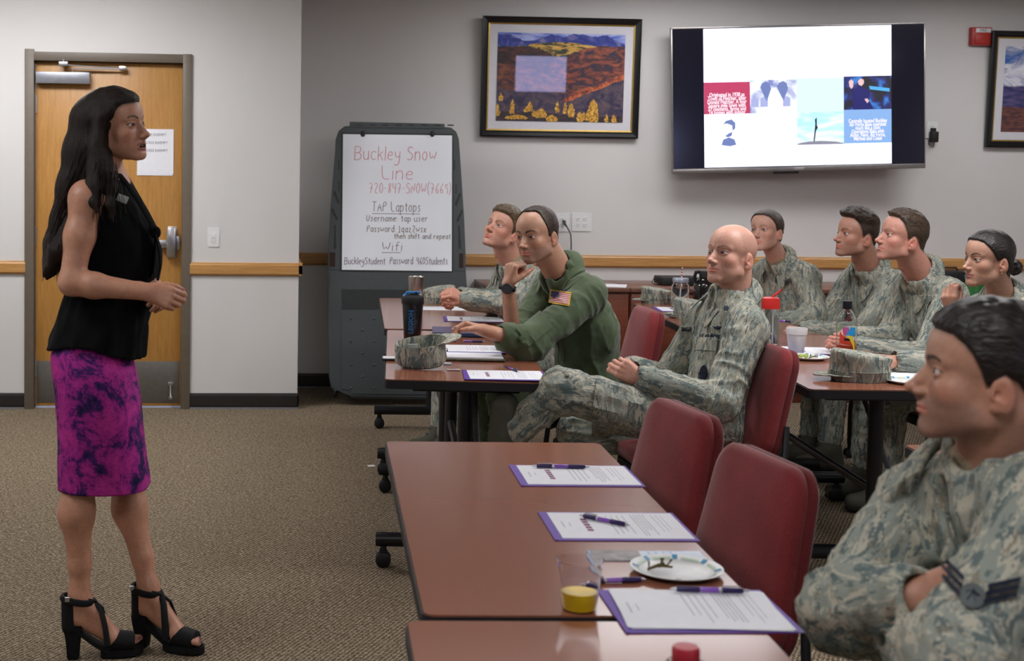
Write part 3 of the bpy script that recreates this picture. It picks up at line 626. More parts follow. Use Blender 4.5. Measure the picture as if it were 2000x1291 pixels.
def strokes(text, h, track=1.3, slant=.06):
    """list of polylines (x,z) in metres and the total width; h is the cap height"""
    out, x, k = [], 0., h/6.; rnd = random.Random(len(text))
    for ch in text:
        if ch == ' ': x += 2.6; continue
        g = GL[ch]; w = 0; dy = rnd.uniform(-.15, .15)
        for st in g.split('|'):
            pts = [tuple(map(float, p.split(','))) for p in st.split()]
            w = max(w, max(p[0] for p in pts)); out.append([((x+a+b*slant)*k, (b+dy)*k) for a, b in pts])
        x += w+track
    return out, (x-track)*k
def write(mb, text, x0, z0, h, width, lw, y=0.):
    st, w = strokes(text, h); f = width/w
    for s in st:
        pts = []
        for i in range(len(s)-1):
            a, b = s[i], s[i+1]
            for t in (0, .5): pts.append((a[0]+(b[0]-a[0])*t, a[1]+(b[1]-a[1])*t))
        pts.append(s[-1])
        for _ in range(1 if len(s) > 2 else 0): pts = [pts[0]]+[((pts[i-1][0]+2*pts[i][0]+pts[i+1][0])/4, (pts[i-1][1]+2*pts[i][1]+pts[i+1][1])/4) for i in range(1, len(pts)-1)]+[pts[-1]]
        P3 = [Vector((x0+a*f, y, z0+b)) for a, b in pts]; L_, R_ = [], []
        for i in range(len(P3)):
            t = (P3[min(i+1, len(P3)-1)]-P3[max(i-1, 0)]); t = t.normalized() if t.length > 1e-7 else Vector((1, 0, 0)); n = Vector((-t.z, 0, t.x))*lw/2
            L_.append(mb.bm.verts.new(P3[i]+n)); R_.append(mb.bm.verts.new(P3[i]-n))
        for i in range(len(P3)-1): mb.bm.faces.new((L_[i], L_[i+1], R_[i+1], R_[i]))
# ------------------------------------------------------------------ easel
EB, ET = P(775, 776, 8.70), P(775, 243, 8.93)
ez = (ET-EB); EH = ez.length; ez.normalize(); ex = Vector((1, 0, 0)); ey = ez.cross(ex)       # ey points away from the viewer
ea = thing('whiteboard_easel', 'grey moulded easel on casters holding a hand lettered whiteboard, beside the wall corner', 'easel')
ea.matrix_world = frame_from(ex, ey, ez, EB)
def EP(px, py, off=0.):
    d = CFW + CRT*((px-CCX)/CF) + CUP*((CCY-py)/CF); o = EB - ey*off
    t = (o-CO).dot(ey)/d.dot(ey); q = CO+d*t-EB; return (q.dot(ex), q.dot(ez))
EM = frame_from((1, 0, 0), (0, 0, 1))   # local prism xy -> x,z ; prism z -> -y (toward viewer)
def epoly(pts, off=0.): return [EP(x, y, off) for x, y in pts]
up = [(657, 300), (656, 272), (661, 258), (672, 249), (690, 247), (860, 249), (880, 251), (890, 259), (895, 273), (898, 320), (905, 430), (908, 505), (908, 532), (640, 530), (641, 490), (646, 400), (652, 330)]
lo = [(640, 528), (908, 530), (910, 560), (909, 740), (903, 765), (870, 770), (866, 780), (684, 777), (680, 767), (655, 765), (646, 756), (642, 735), (640, 600)]
mb = MB(); mb.prism(epoly(up[::-1]), 0, .045, EM, .008); mb.prism([EP(x, y) for x, y in [(683, 252), (867, 254), (867, 244), (683, 240)]], .005, .05, EM, .004)
body = mb.build('upper_frame', M['grey'], ea)
mb = MB(); mb.prism(epoly(lo[::-1]), 0, .055, EM, .012); mb.build('lower_cabinet', M['grey'], ea)
for s in ([(655, 372), (664, 396), (660, 399), (651, 376)], [(650, 405), (661, 428), (657, 431), (646, 410)], [(897, 376), (888, 399), (892, 403), (901, 380)], [(902, 408), (891, 431), (895, 434), (905, 412)], [(661, 312), (663, 312), (663, 332), (661, 332)], [(661, 355), (663, 355), (663, 374), (661, 374)], [(887, 312), (889, 312), (889, 332), (887, 332)], [(890, 360), (892, 360), (892, 378), (890, 378)],
          [(653, 440), (656, 440), (657, 486), (652, 486)], [(895, 440), (898, 440), (901, 486), (896, 486)]):
    MB().prism(epoly(s[::-1], .045), .045, .047, EM).build('recess_shade_patch', M['greydark'], ea)  # dark plates on the face, coloured as the shade of moulded recesses
for x in range(8): MB().prism(epoly([(696+x*25.5, 243), (708+x*25.5, 243.4), (708+x*25.5, 246), (696+x*25.5, 245.7)], .05), .05, .052, EM).build('hinge_slot', M['greydark'], ea)
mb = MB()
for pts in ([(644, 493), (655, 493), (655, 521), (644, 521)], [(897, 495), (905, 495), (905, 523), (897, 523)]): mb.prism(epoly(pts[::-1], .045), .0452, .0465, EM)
mb.build('hand_hole_patch', plain('hole_shadow', (.03, .014, .008), .8), ea)  # flat patches coloured as the shade and wood seen through the holes
wb = [(670.5, 262), (883.5, 264.5), (882.5, 529.5), (668, 527)]
q = epoly(wb[::-1], .05)
m, nt, b = newmat('whiteboard_gloss'); b.inputs['Base Color'].default_value = (.74, .78, .84, 1); b.inputs['Roughness'].default_value = .12; b.inputs['Specular IOR Level'].default_value = .6
c = coords(nt); n = N(nt, 'TexNoise', i_Scale=5.0); L(nt, c, n.inputs['Vector']); r = ramp(nt, n.outputs[0], [(.3, (.80, .84, .90)), (.7, (.83, .87, .92))]); L(nt, r.outputs[0], b.inputs['Base Color'])
MB().prism(epoly([(667, 259), (886, 261.5), (885.5, 531.5), (665, 529.5)][::-1], .045), .045, .0485, EM).build('board_surround', M['greydark'], ea, smooth=False)
board = MB().prism(q, .0485, .050, EM).build('whiteboard', m, ea, smooth=False)
pr_ = plain('pink_marker', (.62, .22, .25), .7, var=.25, scale=60); pb = plain('brown_marker', (.13, .075, .055), .7, var=.3, scale=60); pv = plain('plum_marker', (.12, .05, .10), .7, var=.3, scale=60)
def wr(name, lines, m):
    mb = MB()
    for tx, xa, xb, yb, hpx in lines:
        a = EP(xa, yb, .0505); b2 = EP(xb, yb, .0505); h = EP(xa, yb-hpx, .0505)[1]-a[1]
        write(mb, tx, a[0], a[1], h, b2[0]-a[0], .0042 if hpx > 20 else .0036, y=-.0508)
    mb.bm.normal_update(); o = mb.build(name, m, board, smooth=False); return o
wr('marker_writing', [('Buckley Snow', 693, 852, 312, 26), ('Line', 745, 806, 350, 26), ('720-847-SNOW(7669)', 721, 880, 377, 20)], pr_)
wr('marker_writing', [('TAP Laptops', 727, 821, 413, 19), ('Username: tap user', 716, 835, 432, 12), ('Password: 1qaz2wsx', 717, 832, 453, 13), ('then shift and repeat', 770, 880, 466, 10)], pb)
wr('marker_writing', [('Wifi', 746, 784, 490, 17), ('BuckleyStudent', 673, 752, 516, 13), ('Password: 460Students', 762, 874, 516, 14)], pv)
mb = MB()
for xa, xb, y_ in ((727, 821, 417),): 
    a, b2 = EP(xa, y_, .0505), EP(xb, y_, .0505); mb.box((a[0], -.0509, a[1]-.002), (b2[0], -.0508, a[1]+.001))
mb.build('underline', pb, board, smooth=False)
mb = MB(); a, b2 = EP(746, 493, .0505), EP(783, 494, .0505); mb.box((a[0], -.0509, a[1]-.002), (b2[0], -.0508, a[1]+.001)); mb.build('underline', pv, board, smooth=False)
for x in (709, 844.5):
    a = EP(x, 263, .05); mb = MB(); mb.lathe([(0, 0), (.013, .001), (.015, .006), (.013, .014), (0, .018)], 16, (0, 0, 0)); 
    bmesh.ops.transform(mb.bm, matrix=Matrix.Translation((a[0], -.046, a[1])) @ Matrix.Rotation(PI/2, 4, 'X'), verts=mb.bm.verts)
    mb.tube([(a[0], -.055, a[1]+.02), (a[0], -.06, a[1]-.008)], [.011, .009]); mb.build('clamp_knob', M['rubber'], ea)
mb = MB(); mb.prism(epoly([(667, 565), (895, 567), (895, 605), (668, 604)][::-1], .055), .0555, .057, EM); mb.build('pocket_shade_panel', M['greydark'], ea, smooth=False)  # dark sheet laid on the front, its colour standing for the pocket's shade
mb = MB(); mb.prism(epoly([(666, 608), (895, 609), (893, 772), (686, 770), (684, 762), (666, 760)][::-1], .055), .055, .060, EM, .003)
for j, py in enumerate((622, 644.5, 667, 690, 712.5, 735.5, 758)):
    for i in range(6):
        px = 685.5+45.2*i + (22.5 if j % 2 else 0)
        if px < 890: a = EP(px, py, .06); mb.ball((a[0], -.060, a[1]), .0095, (1, .7, .8), 10, 6)
mb.build('studded_panel', M['grey'], ea)
for x in (655, 893):
    a = EP(x, 783); mb = MB(); mb.lathe([(0, -.012), (.024, -.012), (.027, -.008), (.027, .008), (.024, .012), (0, .012)], 18, (a[0], 0, 0), 'X'); o = mb.build('caster', M['rubber'], ea)
    o.location = (0, .02, 0); 
    vz = min((ea.matrix_world @ (o.matrix_local @ v.co)).z for v in o.data.vertices); o.location = (0, .02, -vz)
mb = MB(); mb.box((-.40, .03, .10), (.40, .09, 1.35), .02); o = mb.build('rear_leaf', M['greydark'], ea); o.rotation_euler = (-.16, 0, 0)
# ------------------------------------------------------------------ credenza units along the back wall
cz = .745; cyf = PZ(1240, 562.5, cz).y; xs = [PZ(1230, 562, cz).x-.92*1, PZ(1230, 562, cz).x]; xs += [xs[1]+.92, xs[1]+1.84, xs[1]+2.76]
for i in range(5):
    t = thing('credenza', 'dark cherry credenza unit at the back wall %s' % ('behind the man in green', 'behind the far glass jar', 'behind the seated woman with brown bun', 'behind the two men of the right row', 'behind the woman with black bun')[i], 'cabinet', (xs[i]+.46, (cyf+YB)/2, 0), group='credenza units')
    w, d = .915/2, (YB-.02-cyf)/2
    MB().box((-w, -d+.015, .0), (w, d, cz-.028)).build('carcass', M['cabinet'], t, smooth=False)
    MB().box((-w, -d-.012, cz-.028), (w, d, cz), .002).build('worktop', wood('worktop_laminate', (.15, .065, .045), (.18, .08, .055), (.21, .10, .07), (.5, 6, 1), .3) if 'wt' not in M else M['wt'], t); M['wt'] = bpy.data.materials['worktop_laminate']
    for s in (-1, 1):
        o = MB().box((s*w/2-w/2+.006, -d-.004, .07), (s*w/2+w/2-.006, -d+.014, cz-.04), .002).build('door', M['cabinet'], t)
        MB().tube([(s*.03, -d-.022, .50), (s*.03, -d-.03, .52), (s*.03, -d-.03, .62), (s*.03, -d-.022, .64)], .005).build('handle', M['chrome'], o)
# ------------------------------------------------------------------ tables
def make_table(label, x, y, a, L_=1.52, w=.61, z=.735, tilt=0., pit=0.):
    t = thing('training_table', label, 'table', (x, y, 0), a, group='cherry topped training tables'); t.rotation_euler = (pit, tilt, a)
    R = rrect(0, 0, w, L_, .022, 5)
    top = MB().prism(rrect(.004, .004, w-.004, L_-.004, .020, 5), z-.004, z).build('tabletop', M['tabletop'], t, smooth=False)
    MB().prism(R, z-.034, z-.0035, None, .003).build('edge_band', M['edge'], top)
    for yy in (.16, L_-.16):
        lg = MB().tube([(w/2, yy, .085), (w/2, yy, z-.06)], .028, 18).box((w/2-.20, yy-.03, z-.062), (w/2+.20, yy+.03, z-.034), .004).build('leg', M['black'], t)
        MB().tube([(-.02, yy, .105), (w+.02, yy, .105)], .027, 16).build('foot', M['black'], lg)
        for xx in (.01, w-.01):
            mb = MB(); mb.tube([(xx, yy, .085), (xx, yy, .055)], .012).box((xx-.016, yy-.012, .05), (xx+.016, yy+.012, .066), .004)
            for s in (-1, 1): mb.lathe([(0, s*.007), (.024, s*.007), (.029, s*.011), (.029, s*.020), (.024, s*.024), (0, s*.024)], 20, (xx, yy, .029), 'Y')
            mb.build('caster', M['rubber'], lg)
    MB().tube([(w/2, .16, .335), (w/2, L_-.16, .335)], .016, 12).build('stretcher', M['black'], t)
    for s, yy in ((1, .16), (-1, L_-.16)): MB().tube([(w/2+.05, yy, .42), (w/2+.05, yy+s*.34, z-.036)], .011, 8, flat=.5).build('fold_brace', plain('grey_brace', (.09, .09, .095), .4) if 'brace' not in M else M['brace'], t); M['brace'] = bpy.data.materials['grey_brace']
    MB().box((w/2-.03, .2, z-.075), (w/2+.03, L_-.2, z-.036), .003).build('under_rail', M['black'], t)
    return t
TA = -.0847
make_table('cherry table holding the shaker bottle and the inside-out camouflage cap', .447, 5.005, -.095, tilt=.008)
make_table('farthest table of the left row, under the steel tumbler', .588, 6.56, -.068)
make_table('empty-ended cherry table with three purple folders and two tucked chairs', .285, 2.362, -.046)
make_table('nearest cherry table, cut off by the bottom edge, holding a red capped bottle', .180, .822, -.048)
make_table('right row table mirroring the bright screen, with the orange bottle and camouflage cap', 1.954, 4.80, -.06, pit=.008)
make_table('far right row table with the glass jar and black growler', 2.047, 6.33, -.06)
make_table('back table behind the right row carrying the green bag', 3.85, 7.15, -.05)
make_table('table corner peeking out under the chin of the nearest airman', 1.745, 2.305, -.06)
# ------------------------------------------------------------------ chairs, facing local +y
def make_chair(label, x, y, rz, rec=0.):
    t = thing('training_chair', label, 'chair', (x, y, 0), rz, group='burgundy upholstered training chairs')
    mb = MB(); n = 14
    def pad(mb, w0, w1, h, th, n=16, mx=None, bulge=.018, r=.07):
        """cushion in xz plane, tapered to width w1 at the top, thickness along y"""
        out = rrect(-w0/2, 0, w0/2, h, r, 6); pts = []
        for px, pz in out: k = 1+(w1/w0-1)*(pz/h); pts.append((px*k, pz))
        cx, cz_ = 0, h/2; layers = [(0, .90), (.10, .965), (.32, 1.), (.68, 1.), (.90, .965), (1., .90)]; rings = []
        for f, s in layers: rings.append([mb.bm.verts.new((cx+(px-cx)*s, (f-.5)*th, cz_+(pz-cz_)*s)) for px, pz in pts])
        for i in range(len(rings)-1):
            for k in range(len(pts)): mb.bm.faces.new((rings[i][k], rings[i][(k+1) % len(pts)], rings[i+1][(k+1) % len(pts)], rings[i+1][k]))
        allv = [v for r_ in rings for v in r_]
        for ri, sg in ((0, -1), (-1, 1)):
            prev = rings[ri]
            for s, bz in ((.7, .7), (.35, .95)):
                cur = [mb.bm.verts.new((v.co.x*s/1. if ri else v.co.x*s, 0, cz_+(v.co.z-cz_)*s)) for v in rings[ri]]
                for v in cur: v.co.y = sg*(th/2+bulge*bz)
                for k in range(len(pts)): mb.bm.faces.new((prev[k], prev[(k+1) % len(pts)], cur[(k+1) % len(pts)], cur[k]))
                prev = cur; allv += cur
            c0 = mb.bm.verts.new((0, sg*(th/2+bulge), cz_)); allv.append(c0)
            for k in range(len(pts)): mb.bm.faces.new((prev[k], prev[(k+1) % len(pts)], c0))
        if mx is not None: bmesh.ops.transform(mb.bm, matrix=mx, verts=allv)
    pad(mb, .47, .45, .46, .06, mx=Matrix.Translation((0, .22, .455)) @ Matrix.Rotation(PI/2, 4, 'X'), bulge=.012)
    mb.build('seat', M['chair'], t, angle=60)
    BM_ = Matrix.Translation((0, -.215, .455)) @ Matrix.Rotation(.20+rec, 4, 'X')
    mb = MB(); pad(mb, .46, .37, .405, .05, mx=BM_ @ Matrix.Translation((0, .012, .02)), bulge=.014); mb.build('backrest', M['chair'], t, angle=60)
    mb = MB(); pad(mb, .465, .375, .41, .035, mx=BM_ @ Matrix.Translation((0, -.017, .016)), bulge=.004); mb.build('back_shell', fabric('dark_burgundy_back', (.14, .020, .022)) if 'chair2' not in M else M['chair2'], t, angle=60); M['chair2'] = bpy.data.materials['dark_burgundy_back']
    for s in (-1, 1):
        up_ = BM_ @ Vector((s*.215, -.03, .16)); 
        MB().tube([(s*.245, .12, .41), (s*.25, -.10, .40), (s*.25, -.22, .40), (s*.248, -.265, .46), up_], .011, 10).build('back_frame', M['black'], t)
        for fy, ly in ((.22, .19), (-.24, -.17)):
            lg = MB().tube([(s*.18, .0, .405), (s*.235, ly*.6, .40), (s*.245, fy*.93, .37), (s*.25, fy, .26), (s*.25, fy+.0, .075)], .013, 10).build('leg', M['black'], t)
            mb = MB(); mb.tube([(s*.25, fy, .08), (s*.25, fy, .05)], .010)
            for q_ in (-1, 1): mb.lathe([(0, q_*.006), (.021, q_*.006), (.0255, q_*.010), (.0255, q_*.018), (0, q_*.022)], 18, (s*.25, fy, .0255), 'X')
            mb.build('caster', M['rubber'], lg)
    MB().box((-.21, -.14, .375), (.21, .2, .418), .008).build('seat_pan', M['black'], t)
    return t
def put(label, bx, by, ang, rec=0.):
    """bx,by: centre of the backrest; ang: heading the chair faces"""
    fx, fy = math.cos(ang), math.sin(ang); make_chair(label, bx+fx*.285, by+fy*.285, ang-PI/2, rec)
put('empty burgundy chair tucked at the near table, behind the farthest purple folder', 1.14, 3.66, PI+.12)
put('empty burgundy chair closest to the camera, behind the paper plate', 1.135, 3.03, PI+.12)
put('burgundy chair the bald man leans back in', 1.86, 5.0, PI+.05, .06)
put('burgundy chair behind the man in the green flight suit', 1.76, 6.22, PI-.02)
put('burgundy chair of the man with raised chin, left of the man in green', 1.66, 7.12, PI)
put('burgundy chair of the woman with the low brown bun at the back', 3.25, 7.46, PI)
put('burgundy chair of the swept-hair man in the right row', 3.62, 6.84, PI)
put('burgundy chair of the man with the brown crew cut in the right row', 3.42, 6.1, PI)
put('burgundy chair of the woman with the black hair bun', 3.46, 5.40, PI)
put('burgundy chair carrying the nearest airman at the right edge', 1.62, 2.12, PI-.25)
# ------------------------------------------------------------------ things on the tables
TZ = .735
def at(px, py, z=TZ):
    c = PZ(px, py, z)
    if z == TZ and c.x > 1.9 and 4.7 < c.y < 6.3:          # the near table of the right row stands a little out of level
        for _ in range(4): c = PZ(px, py, TZ+.008*(c.y-4.80))
    return c
def slab(mb, w, d, z0, z1, mx=None): mb.box((-w/2, -d/2, z0), (w/2, d/2, z1), mx=mx)
def lines(mb, x0, x1, y0, y1, n, z, rnd, w=.0022, vertical=True):
    """rows of print as thin flat bars on a sheet"""
    for i in range(n):
        t = (i+.5)/n
        if vertical: x = x0+(x1-x0)*t; e = rnd.uniform(.7, 1); mb.box((x-w/2, y1-(y1-y0)*e, z), (x+w/2, y1, z+.0002))
def doc_folder(label, px, py, rot, seed=1, sheets=1, loose=0., slide=(0, 0), z=TZ, group='purple document folders', logo=True, ws=1.):
    c = at(px, py, z); t = thing('document_folder', label, 'folder', (c.x, c.y, c.z+.0006), rot, group); rnd = random.Random(seed)
    mb = MB(); slab(mb, .305*ws, .235, 0, .0014); mb.box((-.1525*ws, -.1175, .0014), (-.146*ws, .1175, .0024)); mb.build('cover', M['purple'], t, smooth=False)
    for k in range(sheets):
        a = loose*(k+1)*(.5 if k % 2 else 1); mx = Matrix.Translation((.006+slide[0]*(k+1), .004+slide[1]*(k+1), .0016+.0007*k)) @ Matrix.Rotation(a, 4, 'Z')
        sh_ = MB(); slab(sh_, .279, .214, 0, .0005); so = sh_.build('sheet', M['paper'], t, smooth=False); so.matrix_local = mx
        if k == sheets-1:
            mb = MB(); z0 = .0006
            lines(mb, .04, .075, -.09, .09, 5, z0, rnd); lines(mb, -.02, .03, -.085, .08, 4, z0, rnd); lines(mb, .085, .115, -.07, .085, 3, z0, rnd, .0015); lines(mb, -.125, -.115, -.03, .03, 1, z0, rnd, .003); lines(mb, -.108, -.102, -.02, .02, 1, z0, rnd, .002)
            mb.build('print', M['faint'], so, smooth=False)
            if logo:
                mb = MB(); 
                for q in range(5): mb.box((-.075, -.05+.022*q, z0), (-.062, -.034+.022*q, z0+.0002))
                mb.build('logo_strip', M['logo'], so, smooth=False)
    return t
M['faint'] = plain('faint_print', (.46, .46, .50), .8); M['logo'] = plain('logo_print', (.20, .06, .13), .8, var=.6, scale=120)
M['penp'] = plain('violet_translucent_plastic', (.24, .09, .50), .15, coat=.8); M['pend'] = plain('dark_violet_grip', (.025, .012, .09), .35)
def pen(label, a, b, z, group='purple click pens', dark_first=True):
    a, b = Vector((a.x, a.y, z+.0055)), Vector((b.x, b.y, z+.0055)); d = (b-a).normalized(); n = Vector((-d.y, d.x, 0)); t = thing('pen', label, 'pen', (0, 0, 0), 0, group); Ln = (b-a).length
    Q = lambda u: a+d*(u*Ln)
    MB().tube([Q(.0), Q(.02), Q(.08)], [.0008, .0015, .0036], 12).build('tip', M['chrome'], t)
    MB().tube([Q(.08), Q(.12), Q(.36), Q(.38)], [.0038, .0052, .0055, .0050], 14).build('grip', M['pend'], t)
    MB().tube([Q(.38), Q(.41), Q(.62)], [.0046, .0050, .0050], 14).build('barrel', M['penp'], t)
    MB().tube([Q(.62), Q(.64), Q(.66)], [.0052, .0056, .0052], 14).build('ring', M['chrome'], t)
    MB().tube([Q(.66), Q(.90), Q(.93)], [.0052, .0050, .0042], 14).build('upper_barrel', M['pend'], t)
    MB().tube([Q(.93), Q(1.)], [.0026, .0024], 10).tube([Q(.90)+V((0, 0, .004)), Q(.88)+V((0, 0, .0075)), Q(.66)+V((0, 0, .0070))], .0013, 6).build('clip', M['chrome'], t)
    return t
def glassy(name, col=(1, 1, 1), rough=.03, alpha=1., ior=1.3):
    m, nt, b = newmat(name); c = coords(nt); n = N(nt, 'TexNoise', i_Scale=6.0); L(nt, c, n.inputs['Vector']); r = ramp(nt, n.outputs[0], [(.3, tuple(x*.97 for x in col)), (.7, col)]); L(nt, r.outputs[0], b.inputs['Base Color'])
    b.inputs['Transmission Weight'].default_value = 1.; b.inputs['Roughness'].default_value = rough; b.inputs['IOR'].default_value = ior; return m
M['clear'] = glassy('clear_plastic', (.96, .96, .98), .04, ior=1.12); M['clearglass'] = glassy('clear_glass', (.95, .97, .98), .02, ior=1.3)
# ---- near table
doc_folder('purple folder with white sheet and logo strip, farthest on the near table', 1123, 930, -.045, 1)
doc_folder('purple folder with white sheet under a slanted pen, middle of the near table', 1203, 1029, -.045, 2)
doc_folder('purple folder with a loose pile of printed sheets beside the juice cup', 1360, 1194, -.03, 3, sheets=4, loose=-.028, slide=(-.001, -.001), logo=False)
pen('purple pen lying straight on the farthest folder of the near table', at(1152, 918), at(1040, 916), TZ+.0028)
pen('purple pen lying slanted on the middle folder of the near table', at(1230, 1033), at(1133, 1013), TZ+.0028)
pen('purple pen on the loose printed sheets by the table seam', at(1308, 1161), at(1462, 1166), TZ+.0055)
pen('purple pen on bare table between the juice cup and paper plate', at(1262, 1137), at(1135, 1141), TZ)
c = at(1264, 1087); t = thing('brochure', 'folded brochure with a photo end and pale blue text end behind the paper plate', 'brochure', (c.x, c.y, TZ+.0005), -.05)
MB().box((-.115, -.036, 0), (.115, .036, .0012)).build('panel', plain('pale_blue_print', (.52, .60, .72), .35), t, smooth=False)
MB().box((-.115, -.036, .0012), (-.012, .036, .0018)).build('photo_panel', plain('brochure_photo', (.16, .14, .13), .35, var=.8, scale=35), t, smooth=False)
mb = MB(); rnd = random.Random(4); lines(mb, .0, .06, -.028, .028, 4, .0013, rnd, .004); mb.box((-.115, -.036, .0018), (-.111, .036, .0021)); mb.build('print', plain('blue_print', (.25, .40, .62), .5), t, smooth=False)
def plate(label, px, py, dia=.178, food=None, group='patterned paper plates', z=TZ):
    c = at(px, py, z); t = thing('paper_plate', label, 'plate', (c.x, c.y, c.z+.0005), random.Random(px).uniform(0, 1), group); r = dia/2
    MB().lathe([(0, .001), (r*.66, .0015), (r*.74, .004), (r*.97, .0125), (r, .012), (r*.985, .0105), (r*.74, .002), (r*.66, 0), (0, 0)], 48).build('dish', plain('coated_paper', (.68, .69, .69), .35) if 'cp' not in M else M['cp'], t); M['cp'] = bpy.data.materials['coated_paper']
    gm = M.setdefault('pgreen', plain('pale_green_pattern', (.46, .58, .45), .5)); bmm = M.setdefault('pblue', plain('blue_pattern', (.05, .28, .48), .5))
    for i in range(8):
        a = i*PI/4; mb = MB(); n = 8; V0 = []
        for k in range(n+1):
            aa = a+.12+k/n*.5; V0.append((mb.bm.verts.new((r*.79*math.cos(aa), r*.79*math.sin(aa), .0070)), mb.bm.verts.new((r*.86*math.cos(aa), r*.86*math.sin(aa), .0097))))
        for k in range(n): mb.bm.faces.new((V0[k][0], V0[k+1][0], V0[k+1][1], V0[k][1]))
        mb.build('green_band', gm, t, smooth=False)
        mb = MB(); V0 = []
        for k in range(5):
            aa = a-.06+k/4*.13; V0.append((mb.bm.verts.new((r*.80*math.cos(aa), r*.80*math.sin(aa), .0075)), mb.bm.verts.new((r*.94*math.cos(aa), r*.94*math.sin(aa), .0128))))
        for k in range(4): mb.bm.faces.new((V0[k][0], V0[k+1][0], V0[k+1][1], V0[k][1]))
        mb.build('blue_mark', bmm, t, smooth=False)
    return t, c
def stems(label, c, n=7, s=1., z=TZ, dx=0, dy=0, m='stem'):
    mb = MB(); rnd = random.Random(n); p = V((c.x+dx, c.y+dy, c.z+.004))
    mb.tube([p+V((-.02, 0, 0))*s, p+V((0, .003, .006))*s, p+V((.022, -.002, .004))*s], [.0022*s, .003*s, .002*s], 6)
    for i in range(n):
        b = p+V((-.018+.036*i/n, 0, .004))*s; d = V((rnd.uniform(-1, 1), rnd.uniform(-1, 1), rnd.uniform(.1, .9))).normalized()*.016*s; mb.tube([b, b+d*.6, b+d+V((0, 0, .002))], [.0014*s, .0013*s, .0022*s], 5)
    return tag(mb.build('grape_cluster', plain('stem_brown', (.11, .085, .025), .7, var=.4, scale=60) if 'stem' not in M else M['stem']), label, 'grapes')
t, c = plate('paper plate with blue and green rim holding a bare grape stem, near table', 1321, 1119)
stems('bare brown grape stem on the near paper plate', c, 9, 1.15, dx=-.030, dy=.012); M['stem'] = bpy.data.materials['stem_brown']
c = at(1131, 1190); t = thing('plastic_cup', 'clear plastic cup with a little orange juice at the table seam', 'cup', (c.x, c.y, c.z))
MB().lathe([(0, .0015), (.029, .0015), (.030, .003), (.0405, .086), (.0425, .0885), (.0425, .0905), (.0405, .0905), (.0395, .086), (.0292, .004), (.0285, .0028), (0, .0028)], 40).build('shell', M['clear'], t)
MB().lathe([(0, .0032), (.0278, .0032), (.0322, .033), (.0318, .0336), (0, .0336)], 36).build('orange_juice', plain('orange_juice', (.95, .62, .015), .3, emit=None, var=.05), t)
c = P(1340, 1262, 1.98); t = thing('drink_bottle', 'small drink bottle with red cap at the bottom frame edge', 'bottle', (c.x, c.y, TZ)); h = c.z-TZ
MB().lathe([(.019, h-.024), (.0205, h-.022), (.0205, h-.004), (.018, h), (0, h+.001)], 32, cap=False).build('cap', plain('red_cap', (.36, .02, .035), .35), t)
MB().lathe([(0, .0), (.030, .0), (.033, .006), (.033, h*.5), (.028, h*.68), (.015, h-.03), (.015, h-.02), (0, h-.02)], 32).build('bottle_body', M['clear'], t)
# ---- right row
t, c = plate('paper plate with two green grapes beside the foam cup', 1578, 701, .17)
mb = MB(); 
for dx, dy, r in ((-.008, .0, .0095), (-.028, .006, .009)):
    g = MB().ball((0, 0, 0), r, (1.15, 1, 1), 14, 10).build('grape', plain('green_grape', (.34, .42, .08), .25, coat=.4) if 'grape' not in M else M['grape']); M['grape'] = bpy.data.materials['green_grape']; g.location = (c.x+dx, c.y+dy, c.z+.012); tag(g, 'single green grape on the plate by the foam cup, %s one' % ('right' if dx > -.02 else 'left'), 'grape')
mb.bm.free(); stems('grape stem on the plate by the foam cup', c, 6, .9, dx=.022)
c = at(1555, 690); t = thing('foam_cup', 'white foam cup standing left of the orange bottle', 'cup', (c.x, c.y, c.z))
MB().lathe([(0, .002), (.029, 0), (.031, .002), (.040, .078), (.0405, .080), (.043, .082), (.0445, .104), (.0435, .107), (.0415, .106), (.0400, .085), (.028, .006), (0, .006)], 40).build('cup_body', plain('white_foam', (.62, .60, .60), .7), t)
# clear bottle with coloured shapes and orange drink
c = at(1652, 697); t = thing('water_bottle', 'clear bottle with black cap, coloured shapes and orange drink', 'bottle', (c.x, c.y, c.z), 0)
MB().lathe([(0, 0), (.038, 0), (.0415, .004), (.0415, .142), (.038, .165), (.028, .185), (.018, .198), (.0165, .206), (.0155, .206), (.017, .197), (.027, .183), (.037, .163), (.0402, .142), (.0402, .006), (.037, .003), (0, .003)], 44).build('bottle_body', M['clearglass'], t)
MB().lathe([(.0185, .200), (.0190, .202), (.0190, .232), (.017, .234), (0, .234)], 36, cap=False).build('cap', plain('black_cap', (.008, .008, .012), .35), t)
MB().lathe([(0, .004), (.0392, .004), (.0392, .052), (0, .052)], 40).build('orange_drink', plain('orange_drink', (.62, .055, .008), .3), t)
def wrap(name, poly, col, r, parent, a0, off=0.):
    """a coloured shape printed on the bottle; poly in metres around and up"""
    mb = MB(); me = [(x, y) for x, y in poly]; 
    n = 10; xs = [x for x, y in me]; 
    bm = mb.bm; vs = [bm.verts.new((x, 0, y)) for x, y in me]; f = bm.faces.new(vs); bmesh.ops.triangulate(bm, faces=[f]); bmesh.ops.subdivide_edges(bm, edges=bm.edges[:], cuts=5, use_grid_fill=True)
    for v in bm.verts: a = v.co.x/r; v.co = Vector(((r+off)*math.sin(a+a0), -(r+off)*math.cos(a+a0), v.co.z))
    bm.normal_update(); return mb.build(name, plain(name+'_ink', col, .4), parent, smooth=False)
a0 = -.28
wrap('magenta_shape', [(-.018, .095), (.004, .095), (.004, .128), (-.024, .128)], (.42, .10, .28), .0416, t, a0); wrap('green_shape', [(-.036, .108), (-.026, .120), (-.026, .132), (-.036, .132)], (.12, .34, .06), .0416, t, a0)
